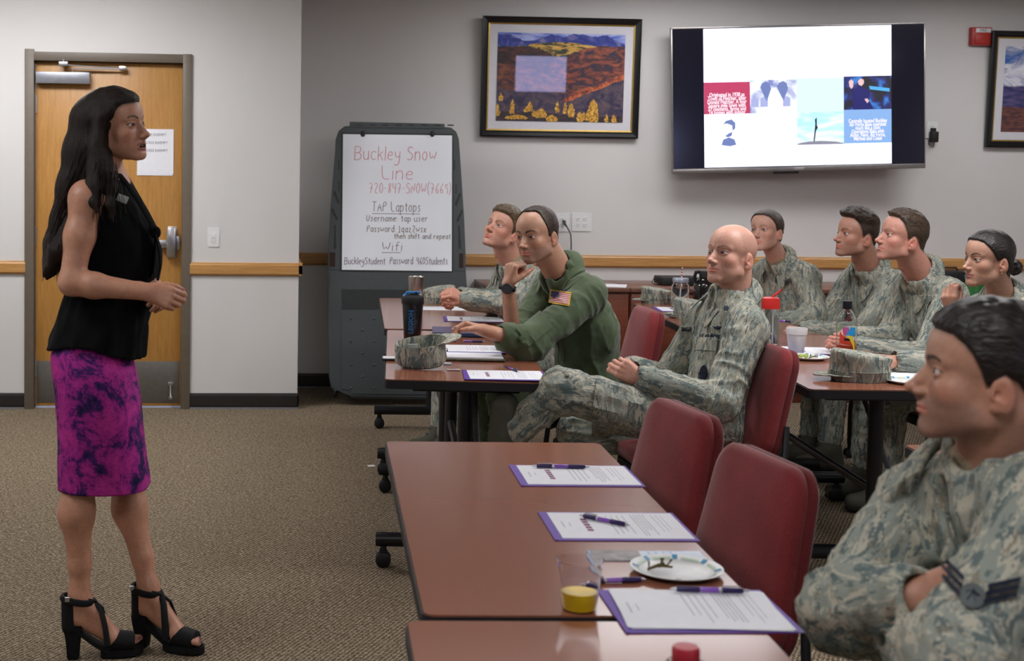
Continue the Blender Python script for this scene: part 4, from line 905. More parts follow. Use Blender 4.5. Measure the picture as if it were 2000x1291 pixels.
wrap('blue_shape', [(-.008, .094), (.034, .094), (.034, .128), (.010, .128)], (.02, .28, .62), .0416, t, a0, .0003); wrap('yellow_shape', [(-.006, .092), (.018, .092), (.030, .062), (.036, .012), (.030, .012), (.022, .050), (.008, .078)], (.60, .55, .03), .0416, t, a0, .0004)
wrap('red_shape', [(-.034, .060), (-.034, .105), (.0, .078), (.028, .060), (.034, .05), (.034, .088), (.036, .05)], (.55, .05, .02), .0416, t, a0); wrap('black_bar', [(-.014, .072), (.012, .072), (.012, .082), (-.014, .082)], (.006, .006, .006), .0416, t, a0, .0003); wrap('black_bar', [(-.018, .030), (.020, .030), (.020, .040), (-.018, .040)], (.006, .006, .006), .0416, t, a0, .0003)
c = at(1503, 672); t = thing('water_bottle', 'clear bottle with red flip lid and red straw behind the bald man', 'bottle', (c.x, c.y, c.z))
MB().lathe([(0, 0), (.036, 0), (.0385, .004), (.0385, .160), (.036, .166), (.0345, .166), (.037, .158), (.037, .005), (0, .003)], 40).build('bottle_body', M['clearglass'], t)
rl = plain('red_plastic', (.55, .022, .018), .35); MB().lathe([(.0395, .158), (.0395, .192), (.037, .204), (.030, .208), (0, .208)], 40, cap=False).build('lid', rl, t)
MB().tube([(.005, 0, .205), (.012, 0, .215), (.030, -.004, .228), (.045, -.006, .243)], .0048, 10).build('spout', rl, t); MB().tube([(.012, 0, .01), (.012, 0, .19)], .0036, 8).build('straw', M['white'], t)
c = at(1328, 602); t = thing('glass_jar', 'glass jar tumbler with handle-less sides and red striped straw on the far table', 'jar', (c.x, c.y, c.z))
MB().lathe([(0, 0), (.044, 0), (.050, .008), (.050, .115), (.047, .130), (.040, .140), (.040, .158), (.038, .158), (.038, .140), (.045, .129), (.048, .115), (.048, .010), (0, .006)], 40).build('jar_body', M['clearglass'], t)
MB().lathe([(.0435, .146), (.0440, .148), (.0440, .166), (.042, .169), (0, .169)], 40, cap=False).build('lid', plain('pale_blue_metal', (.38, .42, .50), .35, metal=.5), t)
st = MB().tube([(-.004, 0, .01), (.008, 0, .23)], .0038, 10).build('straw', M['white'], t)
for k in range(3): MB().tube([V((-.004, 0, .01)).lerp(V((.008, 0, .23)), u) for u in (.78+.07*k, .815+.07*k)], .0042, 10).build('stripe', rl, st)
c = at(1376, 597); t = thing('growler', 'black insulated bottle with handle beside the bald man\'s chin, far table', 'bottle', (c.x, c.y, c.z))
bk = plain('gloss_black', (.006, .006, .007), .12, coat=.8); MB().lathe([(0, 0), (.062, 0), (.065, .004), (.065, .110), (.060, .130), (.040, .152), (.030, .158), (0, .158)], 44).build('bottle_body', bk, t)
MB().lathe([(.030, .156), (.034, .160), (.034, .190), (.028, .198), (0, .2)], 32, cap=False).build('cap', M['rubber'], t); MB().tube([(-.030, 0, .192), (-.055, 0, .190), (-.062, 0, .165), (-.058, 0, .130)], .006, 10, flat=1.8).build('handle', M['rubber'], t)
# ---- left row
c = at(805, 663); t = thing('shaker_bottle', 'black shaker bottle with blue flip cap and blue lettering, left table', 'bottle', (c.x, c.y, c.z))
sb = plain('smoke_black_plastic', (.010, .010, .012), .25); MB().lathe([(0, 0), (.036, 0), (.0375, .003), (.0475, .165), (.0465, .168), (0, .168)], 40).build('bottle_body', sb, t)
MB().lathe([(.0495, .160), (.0505, .164), (.0505, .186), (.047, .194), (.030, .200), (0, .202)], 40, cap=False).build('lid', M['rubber'], t)
bc = plain('blue_plastic', (.02, .16, .42), .35); MB().box((-.030, -.012, .205), (.034, .012, .216), .004).tube([(-.028, 0, .204), (-.036, -.004, .198), (-.04, -.006, .19)], .007).build('flip_cap', bc, t); MB().lathe([(.013, .198), (.013, .214), (0, .215)], 16, (.014, 0, 0), cap=False).box((-.01, -.01, .198), (.0, .01, .206), .002).build('spout', M['rubber'], t)
def curved_text(s, size, r0, r1, H, a0, z0, m, parent, slant=.0, bold=.0, sx=1.):
    o = textobj('lettering', s, size, Matrix(), m, parent, ext=0., sx=sx, bold=bold)
    for v in o.data.vertices:
        u, w = v.co.x, v.co.y; z = z0+u; r = r0+(r1-r0)*z/H+.0014; a = a0-(w+slant*u)/r; v.co = Vector((r*math.sin(a), -r*math.cos(a), z))
    return o
curved_text('LEGION', .029, .0375, .0475, .165, -.05, .030, bc, t, bold=.0012, sx=1.02); curved_text('PERFORMANCE NUTRITION', .0055, .0375, .0475, .165, .15, .055, plain('grey_print', (.16, .16, .17), .6), t)
c = at(812, 600); t = thing('tumbler', 'brushed steel tumbler at the far end of the left tables', 'tumbler', (c.x, c.y, c.z)); MB().lathe([(0, 0), (.033, 0), (.035, .004), (.043, .150), (.044, .168), (.043, .169), (.041, .165), (.033, .008), (0, .008)], 40).build('cup_body', plain('brushed_steel', (.50, .47, .46), .25, metal=1., stretch=(40, 40, 1)), t)
# documents of the left row
def stack_doc(name, label, cat, px, py, w, d, rot, m, z=TZ, th=.0012, group=None): c = at(px, py, z); o = MB().box((-w/2, -d/2, 0), (w/2, d/2, th)).build(name, m, smooth=False); o.location = (c.x, c.y, c.z+.0006); o.rotation_euler = (0, 0, rot); return tag(o, label, cat, group)
doc_folder('purple folder with slipped sheets at the near end of the left table', 985, 734, -.11, 5, sheets=2, loose=.03, ws=1.); c = at(1015, 727)
pen('purple pen on the slipped sheets at the near end of the left table', at(985, 720), at(1012, 729), TZ+.0036)
t = thing('notebook', 'open white notebook in a camouflage cover, left table', 'notebook', (*at(925, 700)[:2], TZ+.0005), -.10); MB().box((-.125, -.075, 0), (.125, .075, .006), .002).build('cover', plain('olive_cover', (.12, .115, .075), .8, var=.5, scale=40), t, smooth=False); MB().box((-.118, -.068, .006), (.116, .070, .014), .002).build('pages', M['paper'], t, smooth=False)
doc_folder('purple folder and printed sheets behind the open notebook', 916, 682, -.13, 6, sheets=2, loose=.04, logo=False); pen('purple pen lying behind the open notebook by the hand', at(948, 671), at(880, 670), TZ+.003)
t = thing('portfolio', 'navy and grey portfolio stack under the hand of the man in green', 'portfolio', (*at(915, 652)[:2], TZ+.0005), -.12); pb_ = plain('blue_folder', (.02, .075, .22), .5); MB().box((-.165, -.115, 0), (.165, .115, .010), .002).build('lower_folder', pb_, t, smooth=False); MB().box((-.168, -.118, .010), (.160, .115, .018), .002).build('cover', plain('slate_cover', (.085, .080, .145), .45), t, smooth=False)
mb = MB(); mb.tube([(-.150, -.115, .006), (-.172, -.122, .004), (-.180, -.118, -.0+.004)], .004, 6, flat=2.); mb.build('yellow_tab', plain('ochre_tab', (.38, .23, .03), .6), t)
doc_folder('purple folder with logo sheet between the two men of the left row', 925, 624, -.10, 7); stack_doc('sheet', 'white sheet over purple folder by the clasped hands at the far left table', 'paper', 868, 603, .26, .20, -.08, M['paper'], th=.002)
c = at(768, 703); t = thing('phone', 'phone with a white screen at the left table edge', 'phone', (c.x+.03, c.y, TZ+.0005), -.08); MB().box((-.075, -.038, 0), (.075, .038, .009), .003).build('case', M['rubber'], t); MB().box((-.071, -.034, .009), (.071, .034, .0096)).build('screen', plain('pale_screen', (.6, .6, .62), .2), t)
stack_doc('card', 'white card beside the base of the shaker bottle', 'card', 832, 671, .055, .03, 0, M['paper'], th=.0008); stack_doc('card', 'pale blue card between cap and folder', 'card', 874, 711, .03, .025, 0, plain('pale_blue_card', (.42, .58, .70), .6), th=.004); stack_doc('card', 'pink tinted card right of the inside-out cap', 'card', 886, 722, .05, .03, 0, plain('pinkish_card', (.58, .48, .48), .7), th=.0008)
t = thing('clear_packaging', 'crumpled clear plastic packaging behind the inside-out cap', 'packaging', (*at(852, 688)[:2], TZ)); mb = MB(); mb.box((-.045, -.03, 0), (.045, .03, .022), .005); 
for v in mb.bm.verts: v.co.x += .006*math.sin(v.co.z*300+v.co.y*90); v.co.z = max(0, v.co.z+.006*math.sin(v.co.x*120))
mb.build('film', M['clear'], t)
stack_doc('card', 'small white card lying on the carpet left of the tables', 'card', 725, 910, .035, .03, .2, M['paper'], z=0.)
# right row papers
doc_folder('purple folder with dark photo sheet behind the foam cup and plate', 1597, 686, -.20, 8, sheets=1); stack_doc('sheet', 'lavender tinted sheet left of the foam cup', 'paper', 1520, 688, .20, .16, -.1, plain('lavender_sheet', (.40, .44, .70), .6))
doc_folder('purple folder under the elbow side of the woman with black bun', 1790, 733, -.05, 9, logo=False); plate('paper plate with a pale cracker at the nose of the nearest airman', 1775, 748, .17); doc_folder('purple folder on the far right table by the glass jar', 1335, 605, -.1, 10); plate('paper plate with a cracker on the far right table', 1330, 620, .16)
pen('purple pen in the fingers of the swept-hair man', P(1505, 655, 6.5), P(1547, 622, 6.46), TZ+.05)
stack_doc('sheet', 'white sheet overhanging the credenza top behind the man in green', 'paper', 1178, 558, .30, .22, -.3, M['paper'], z=.745, th=.003)
t = thing('projector', 'flat black equipment box with cable on the credenza', 'equipment', (*at(1322, 556, .745)[:2], .745)); MB().box((-.13, -.10, .004), (.13, .10, .055), .008).build('housing', M['edge'], t); mb = MB(); mb.tube([(-.13, 0, .03), (-.16, -.01, .04), (-.175, -.02, .015), (-.155, -.03, .004), (-.12, -.04, .003)], .003, 6); mb.build('cable', M['rubber'], t)
t = thing('carry_bag', 'black case on the credenza behind the woman with black bun', 'bag', (*at(1855, 562, .745)[:2], .745)); MB().box((-.085, -.06, 0), (.085, .06, .115), .02).build('bag_body', M['rubber'], t); MB().tube([(-.05, 0, .113), (-.04, 0, .135), (.04, 0, .135), (.05, 0, .113)], .006).build('handle', M['rubber'], t)
t = thing('gift_bag', 'green translucent bag with zigzag rim beside the woman with black bun', 'bag', (*P(1900, 592, 8.0)[:2], TZ)); gb = plain('green_plastic', (.02, .26, .07), .3, coat=.4); mb = MB(); n = 24; R0, R1 = [], []
for k in range(n): a = 2*PI*k/n; R0.append(mb.bm.verts.new((.06*math.cos(a), .045*math.sin(a), 0))); R1.append(mb.bm.verts.new((.085*math.cos(a), .065*math.sin(a), .11+.008*(k % 2))))
for k in range(n): mb.bm.faces.new((R0[k], R0[(k+1) % n], R1[(k+1) % n], R1[k]))
mb.bm.faces.new(R0[::-1]); ob = mb.build('bag_body', gb, t, smooth=False); md = ob.modifiers.new('t', 'SOLIDIFY'); md.thickness = .002
mb = MB(); 
for k in range(20): mb.tube([(.03*math.sin(k*2.4), .02*math.cos(k*1.7), .10), (.045*math.sin(k*2.4+.4), .03*math.cos(k*1.7), .165)], .004, 5, flat=.3)
mb.build('tissue', plain('teal_tissue', (.03, .30, .30), .6), t)
# ---- camouflage caps
def patrol_cap(label, px, py, rot, inv=False, s=1., z=TZ, tilt=0., lean=0.):
    c = at(px, py, z); t = thing('patrol_cap', label, 'cap', (c.x, c.y, c.z), rot, 'camouflage patrol caps'); n = 56
    def sect(k, rr, z0, zf, jit): 
        a = 2*PI*k/n; r = 1+jit*.03*math.sin(3*a+z0*60)+jit*.012*math.sin(9*a+z0*100); return (rr*.098*math.cos(a)*r*s, rr*.080*math.sin(a)*r*s, (z0+zf*math.cos(a))*s)
    mb = MB()
    if not inv: prof = [(.96, .0, 0), (.985, .004, 0), (1.0, .03, 0), (1.01, .034, 0), (.995, .038, 0), (1.0, .060, .004), (1.02, .078, .010), (1.0, .088, .012), (.92, .0915, .013), (.6, .090, .012), (.25, .088, .012)]
    else: prof = [(.25, .004, 0), (.7, .001, 0), (.93, .0, 0), (1.0, .008, 0), (1.02, .03, 0), (1.0, .055, .004), (.99, .085, .012), (.975, .088, .012), (.955, .085, .012), (.955, .05, .006), (.93, .012, 0), (.7, .009, 0), (.25, .010, 0)]
    rings = [[mb.bm.verts.new(sect(k, r, z0, zf, 1 if 0 < i < len(prof)-3 else .3)) for k in range(n)] for i, (r, z0, zf) in enumerate(prof)]
    for i in range(len(rings)-1):
        for k in range(n): mb.bm.faces.new((rings[i][k], rings[i][(k+1) % n], rings[i+1][(k+1) % n], rings[i+1][k]))
    for R_, flip in ((rings[-1], False), (rings[0], True)):
        if inv or not flip: cc = mb.bm.verts.new(sum((v.co for v in R_), Vector())/n); [mb.bm.faces.new((R_[k], R_[(k+1) % n], cc)) for k in range(n)]
    o = mb.build('crown', M['camo'], t, angle=60); rest_of(o); mb = MB(); m = 18; zb = .018 if not inv else .088; zs = 1 if not inv else -1; g = []
    for i in range(6):
        u = i/5; row = []
        for k in range(m+1):
            a = -1.05+2.1*k/m; L_ = math.cos(a/1.05*PI/2)**.6 if abs(a) < 1.049 else 0; R_ = 1+u*.62*L_
            row.append(mb.bm.verts.new((.097*math.cos(a)*R_*s, .080*math.sin(a)*(1+u*.15*L_)*s, (zb+(.012*math.cos(a) if inv else 0)-zs*(.014*u*L_)*(1-.6*abs(a)) - (0 if inv else 0)+(.012*L_*u if not inv else 0))*s)))
        g.append(row)
    for i in range(5):
        for k in range(m): mb.bm.faces.new((g[i][k], g[i][k+1], g[i+1][k+1], g[i+1][k]))
    o = mb.build('brim', M['camo'], t); rest_of(o); md = o.modifiers.new('t', 'SOLIDIFY'); md.thickness = .004*s; md.offset = 0
    if inv: MB().box((-.045*s, .052*s, .03*s), (-.005*s, .060*s, .06*s), .001).build('care_label', plain('grey_label', (.32, .34, .32), .8), t); t.rotation_euler = (.17, 0, rot); t.location.z += .013; 
    else:
        mb = MB(); 
        for k in range(n+1): pass
        mb.tube([V(sect(k, 1.012, .034, 0, 1)) for k in range(n+1)], .0016, 5, caps=False); o = mb.build('band_seam', M['camo'], t); rest_of(o)
    return t
patrol_cap('camouflage cap lying upside down on the left table near the shaker bottle', 820, 716, .0, inv=True, s=1.0)
patrol_cap('camouflage cap brim to the left beside the orange bottle on the right table', 1680, 742, PI-.05, s=1.12)
patrol_cap('camouflage cap at the far right table corner beside the glass jar', 1283, 592, PI*.9, s=.92); patrol_cap('camouflage cap on the far right table touching the bald man\'s shoulder', 1352, 622, PI*.8, s=1.0); patrol_cap('camouflage cap on the far left table beside the steel tumbler', 858, 591, PI*.1, s=.95)
# ------------------------------------------------------------------ organic surfaces from blended distance fields
def A3(v): return np.array(tuple(v), dtype=np.float64)
_rs = np.random.RandomState(3); _NT = _rs.rand(64, 64, 64).astype(np.float32)
def vnoise(X, f=1.):
    Q = X*f; i = np.floor(Q).astype(int); t = (Q-i); t = t*t*(3-2*t); i &= 63; j = (i+1) & 63
    a, b, c = t[:, 0], t[:, 1], t[:, 2]
    g = lambda x, y, z: _NT[x, y, z]
    return ((g(i[:, 0], i[:, 1], i[:, 2])*(1-a)+g(j[:, 0], i[:, 1], i[:, 2])*a)*(1-b)+(g(i[:, 0], j[:, 1], i[:, 2])*(1-a)+g(j[:, 0], j[:, 1], i[:, 2])*a)*b)*(1-c) + \
           ((g(i[:, 0], i[:, 1], j[:, 2])*(1-a)+g(j[:, 0], i[:, 1], j[:, 2])*a)*(1-b)+(g(i[:, 0], j[:, 1], j[:, 2])*(1-a)+g(j[:, 0], j[:, 1], j[:, 2])*a)*b)*c
def smin(a, b, k):
    h = np.clip(.5+.5*(b-a)/k, 0, 1); return b+(a-b)*h-k*h*(1-h)
def smax(a, b, k): return -smin(-a, -b, k)
def cone_d(X, a, b, ra, rb, n=None, f=1.):
    ab = b-a; L2 = ab@ab+1e-12; t = np.clip(((X-a)@ab)/L2, 0, 1); v = X-a-t[:, None]*ab
    if n is not None: v = v+np.outer(v@n, n)*(f-1)
    return np.sqrt((v*v).sum(1))-(ra+(rb-ra)*t)
def ell_d(X, c, r, R=None):
    p = X-c
    if R is not None: p = p@R
    k0 = np.sqrt(((p/r)**2).sum(1)); k1 = np.sqrt(((p/(r*r))**2).sum(1)); return k0*(k0-1)/(k1+1e-9)
MARG = .09
class Field:
    def __init__(s): s.p = []
    def add(s, fn, c, R, k=.02, sub=False): s.p.append((fn, A3(c), R, k, sub)); return s
    def cone(s, a, b, ra, rb=None, k=.02, sub=False, n=None, f=1.):
        a, b = A3(a), A3(b); rb = ra if rb is None else rb; n = None if n is None else A3(n)/np.linalg.norm(A3(n))
        return s.add(lambda X: cone_d(X, a, b, ra, rb, n, f), (a+b)/2, np.linalg.norm(a-b)/2+max(ra, rb)/min(1, f), k, sub)
    def ell(s, c, r, R=None, k=.02, sub=False):
        c, r = A3(c), A3(r); return s.add(lambda X: ell_d(X, c, r, R), c, r.max(), k, sub)
    def chain(s, pts, rs, k=.02, **kw):
        for i in range(len(pts)-1): s.cone(pts[i], pts[i+1], rs[i], rs[i+1], k, **kw)
        return s
    def plane(s, o, n, k=.004):   # cut away the side n points to
        o, n = A3(o), A3(n)/np.linalg.norm(A3(n)); s.p.append((lambda X: -((X-o)@n), o, 1e3, k, True)); return s
    def bounds(s):
        P_ = [(c-R, c+R) for fn, c, R, k, sub in s.p if not sub]
        return np.min([a for a, b in P_], 0)-.012, np.max([b for a, b in P_], 0)+.012
    def __call__(s, X):
        d = np.full(len(X), MARG)
        for fn, c, R, k, sub in s.p:
            m = None
            if R < 100:
                m = ((X-c)**2).sum(1) < (R+MARG)**2
                if not m.any(): continue
                if m.all(): m = None
            if m is None: q = fn(X); d = smax(d, -q, k) if sub else smin(d, q, k)
            else:
                q = fn(X[m]); d[m] = smax(d[m], -q, k) if sub else smin(d[m], q, k)
        return d
def polygonise(F, h, lo=None, hi=None):
    l0, h0 = F.bounds() if hasattr(F, 'bounds') else (lo, hi)
    lo = l0 if lo is None else np.maximum(lo, l0) if hasattr(F, 'bounds') else lo
    hi = h0 if hi is None else np.minimum(hi, h0) if hasattr(F, 'bounds') else hi
    B = 6; nb = np.maximum(1, np.ceil((hi-lo)/(h*B)).astype(int)); n = nb*B
    bi = np.stack(np.meshgrid(*[np.arange(k) for k in nb], indexing='ij'), -1).reshape(-1, 3)
    d = F(lo+(bi+.5)*B*h); act = np.abs(d) < B*h*.9+.012
    D = np.repeat(np.repeat(np.repeat(np.where(d < 0, -1., 1.).astype(np.float32).reshape(nb), B, 0), B, 1), B, 2)
    D = np.pad(D, ((0, 1),)*3, mode='edge')
    g = np.stack(np.meshgrid(*[np.arange(B+1)]*3, indexing='ij'), -1).reshape(-1, 3)
    ab = bi[act]
    for c in range(0, len(ab), 1500):
        idx = (ab[c:c+1500, None, :]*B+g[None]).reshape(-1, 3); D[idx[:, 0], idx[:, 1], idx[:, 2]] = F(lo+idx*h)
    S = D < 0; cnt = np.zeros([k-1 for k in S.shape], np.int8)
    for a in (0, 1):
        for b in (0, 1):
            for c in (0, 1): cnt += S[a:S.shape[0]-1+a, b:S.shape[1]-1+b, c:S.shape[2]-1+c]
    cells = np.argwhere((cnt > 0) & (cnt < 8)); idx = np.full(cnt.shape, -1, np.int32); idx[tuple(cells.T)] = np.arange(len(cells))
    cv = np.array([(a, b, c) for a in (0, 1) for b in (0, 1) for c in (0, 1)])
    vals = np.stack([D[tuple((cells+o).T)] for o in cv], 1); pos = np.zeros((len(cells), 3)); w = np.zeros(len(cells))
    for i in range(8):
        for j in range(i+1, 8):
            if np.abs(cv[i]-cv[j]).sum() != 1: continue
            va, vb = vals[:, i], vals[:, j]; m = (va < 0) != (vb < 0)
            t = np.where(m, va/(va-vb+1e-20), 0)[:, None]; pos += np.where(m[:, None], cv[i]+(cv[j]-cv[i])*t, 0); w += m
    V_ = lo+(cells+pos/np.maximum(w, 1)[:, None])*h; faces = []
    for ax in range(3):
        o1, o2 = [(1, 2), (2, 0), (0, 1)][ax]
        sl0 = [slice(None)]*3; sl1 = [slice(None)]*3; sl0[ax] = slice(0, -1); sl1[ax] = slice(1, None)
        ch = S[tuple(sl0)] != S[tuple(sl1)]; e = np.argwhere(ch); e = e[(e[:, o1] > 0) & (e[:, o2] > 0) & (e[:, o1] < cnt.shape[o1]) & (e[:, o2] < cnt.shape[o2])]
        a1 = np.zeros(3, int); a1[o1] = 1; a2 = np.zeros(3, int); a2[o2] = 1
        q = np.stack([idx[tuple((e-a1-a2).T)], idx[tuple((e-a2).T)], idx[tuple(e.T)], idx[tuple((e-a1).T)]], 1)
        flip = ~S[tuple(e.T)]; q[flip] = q[flip][:, ::-1]; faces.append(q)
    return V_, np.concatenate(faces)
def mesh_np(name, Vt, Fc, mat, parent=None, col=None, rest=None, matidx=None, mats=None):
    me = bpy.data.meshes.new(name); nv, nf = len(Vt), len(Fc); k = Fc.shape[1]
    me.vertices.add(nv); me.vertices.foreach_set('co', Vt.astype(np.float32).ravel()); me.loops.add(nf*k); me.loops.foreach_set('vertex_index', Fc.astype(np.int32).ravel())
    me.polygons.add(nf); me.polygons.foreach_set('loop_start', np.arange(0, nf*k, k, dtype=np.int32)); me.polygons.foreach_set('loop_total', np.full(nf, k, np.int32))
    me.update(calc_edges=True); me.validate()
    for m in (mats or [mat]): me.materials.append(m)
    if matidx is not None: me.polygons.foreach_set('material_index', matidx.astype(np.int32))
    if col is not None:
        a = me.color_attributes.new('Col', 'FLOAT_COLOR', 'POINT'); a.data.foreach_set('color', np.hstack([col, np.ones((nv, 1))]).astype(np.float32).ravel())
    if rest is not None:
        a = me.attributes.new('rest', 'FLOAT_VECTOR', 'POINT'); a.data.foreach_set('vector', rest.astype(np.float32).ravel())
    me.shade_smooth(); o = bpy.data.objects.new(name, me); COL.objects.link(o)
    if parent is not None: o.parent = parent; o.matrix_parent_inverse = Matrix()
    return o
def vnormals(Vt, Fc):
    a, b, c, d = Vt[Fc[:, 0]], Vt[Fc[:, 1]], Vt[Fc[:, 2]], Vt[Fc[:, 3]]; n = np.cross(c-a, d-b); o = np.zeros_like(Vt)
    for i in range(4):
        for ax in range(3): o[:, ax] += np.bincount(Fc[:, i], n[:, ax], len(Vt))
    return o/(np.linalg.norm(o, axis=1, keepdims=True)+1e-12)
def join_np(parts):
    Vs, Fs, o = [], [], 0
    for v, f in parts: Vs.append(v); Fs.append(f+o); o += len(v)
    return np.concatenate(Vs), np.concatenate(Fs)
def cull(Vt, Fc, lo, hi):
    """drop faces whose centre lies inside the box"""
    c = Vt[Fc].mean(1); m = ~((c > lo) & (c < hi)).all(1); return compact(Vt, Fc[m])
def compact(Vt, Fc):
    u, inv = np.unique(Fc, return_inverse=True); return Vt[u], inv.reshape(Fc.shape)
# ------------------------------------------------------------------ heads. local axes: x right, y forward, z up; z=0 eye level, y=0 ear canal
def Rmat(yaw, pitch, roll):
    a, p, q = map(math.radians, (yaw, pitch, roll)); f = np.array([math.cos(a)*math.cos(p), math.sin(a)*math.cos(p), math.sin(p)])
    r = np.cross(f, [0, 0, 1.]); r /= np.linalg.norm(r); u = np.cross(r, f)
    return np.array([r*math.cos(q)+u*math.sin(q), f, -r*math.sin(q)+u*math.cos(q)]).T
HP = dict(jaw=1., chin=1., nose=1., nw=1., lip=1., cheek=1., brow=1., mouth=0., smile=0., fem=0., bridge=1., ear=1., lid=1.)
def head_d(X, q):
    p = np.array(X, copy=True); p[:, 0] = np.abs(p[:, 0]); J = q['jaw']; fem = q['fem']
    E = lambda c, r, R=None: ell_d(p, A3(c), A3(r), R)
    C = lambda a, b, ra, rb: cone_d(p, A3(a), A3(b), ra, rb)
    d = E((0, -.004, .036), (.0755, .098, .082))
    d = smin(d, E((0, .036, .036), (.063, .060, .062)), .02)
    d = smin(d, E((0, .038, -.030), (.0575, .053, .062)), .02)
    d = smin(d, C((.056, -.004, -.022), (.050*J, .006, -.064), .015, .0125), .022)
    d = smin(d, C((.050*J, .006, -.064), (.018*J, .074, -.098), .0125, .0135), .022)
    d = smin(d, E((.031*J, .044, -.060), (.024, .034, .032)), .020)
    d = smin(d, E((0, .045, -.085), (.036*J, .042, .022)), .018)
    d = smin(d, E((0, .080, -.098*q['chin']), (.022*J, .0155, .016)), .012)
    d = smin(d, E((.039, .057, -.025), (.023*q['cheek'], .026, .022)), .018)
    d = smin(d, E((0, .072, -.064), (.029, .027, .030)), .014)
    d = smin(d, C((.010, .0885, .0165), (.046, .072, .019), .0075*q['brow'], .006*q['brow']), .014)
    # eye sockets
    d = smax(d, -E((.0325, .1015, -.0015), (.0185, .0165, .0125)), .012)
    d = smax(d, -E((.016, .103, -.004), (.008, .012, .012)), .010)
    # nose
    d = smin(d, E((0, .086, -.022), (.0125, .0195, .024)), .010)
    n = q['nose']; y0 = .0015*(q['bridge']-1)*4
    d = smin(d, C((0, .085+y0, .010), (0, .104*1+.006*(n-1)+y0*.5, -.022), .0062*q['nw'], .0078*q['nw']), .009)
    d = smin(d, C((0, .104+y0*.5, -.022), (0, .1135+.010*(n-1), -.035), .0075*q['nw'], .0088*q['nw']), .006)
    d = smin(d, E((0, .1150+.012*(n-1), -.0360), (.0088*q['nw'], .0085, .0080)), .006)
    d = smin(d, E((.0118*q['nw'], .1015, -.0405), (.0068, .0105, .0072)), .005)
    d = smin(d, C((0, .108, -.0435), (0, .100, -.052), .0042, .0055), .006)
    d = smax(d, -E((.0068*q['nw'], .1075, -.0478), (.0034, .0062, .0036)), .002)
    # lids and the eye opening
    d = smin(d, E((.0325, .0755, -.001), (.0150, .0148, .0138)), .003)
    ez_ = p[:, 2]+.001-(p[:, 0]-.0325)*.10; ex_ = p[:, 0]-.0325
    op = np.sqrt((ex_/.0132)**2+(ez_/np.where(ez_ > 0, .0056*q['lid'], .0042))**2)-1
    d = smax(d, -np.maximum(op*.0045, .072-p[:, 1]), .0012)
    d = smin(d, C((.0215, .0875, .0072), (.0445, .0780, .0070), .0028, .0024), .004)
    # lips
    mz = -.0665; L_ = q['lip']; mo = q['mouth']; cz_ = mz+.002*q['smile']
    up = np.minimum(C((.0035, .0975, mz+.0042), (.0250, .0850, cz_+.0006), .0044*L_, .0014), E((0, .0965, mz+.004), (.012, .0060, .0042*L_)))
    lo = np.minimum(C((0, .0955, mz-.0052-mo*.9), (.0230, .0845, cz_-.0016-mo*.3), .0050*L_, .0016), E((0, .0955, mz-.0058-mo), (.013, .0062, .0048*L_)))
    d = smin(d, up, .0035); d = smin(d, lo, .0035)
    if mo > 0: d = smax(d, -E((0, .098, mz-.001-mo*.45), (.0185, .024, .0012+mo*.62)), .002)
    else: d = smax(d, -C((0, .1045, mz-.0006), (.0255, .0885, cz_-.0006), .0011, .0011), .0022)
    d = smax(d, -E((0, .1035, -.083), (.017, .0075, .0045)), .008)
    d = smax(d, -C((0, .1075, -.053), (0, .1065, -.060), .0022, .0028), .004)
    # ears
    ca, sa = math.cos(.22), math.sin(.22); Re = np.array([[.93, .10, 0], [-.36, ca, -sa], [0, sa, ca]]).T; Re, _ = np.linalg.qr(Re); Re *= np.sign(np.diag(Re))
    s = q['ear']
    e = E((.0745, -.013, -.016), (.0075, .0185*s, .0315*s), Re)
    e = smax(e, -E((.0870, -.010, -.012), (.0095, .0125*s, .0215*s), Re), .003)
    e = smin(e, E((.0745, .001, -.020), (.0050, .0055, .0085)), .004)
    e = smin(e, C((.0775, -.018, .002), (.0770, -.017, -.020), .0028, .0026), .003)
    e = smin(e, E((.0725, -.0045, -.040), (.0050, .0075, .0080)), .006)
    e = smax(e, -E((.0830, -.004, -.017), (.010, .0055, .0075)), .003)
    d = smin(d, e, .0035)
    return d
def skull_d(p):
    d = ell_d(p, A3((0, -.004, .036)), A3((.0755, .098, .082))); d = smin(d, ell_d(p, A3((0, .036, .036)), A3((.063, .060, .062))), .02)
    return smin(d, cone_d(p, A3((0, -.040, -.03)), A3((0, -.045, -.10)), .056, .052), .02)
def sstep(x, a, b): t = np.clip((x-a)/(b-a), 0, 1); return t*t*(3-2*t)
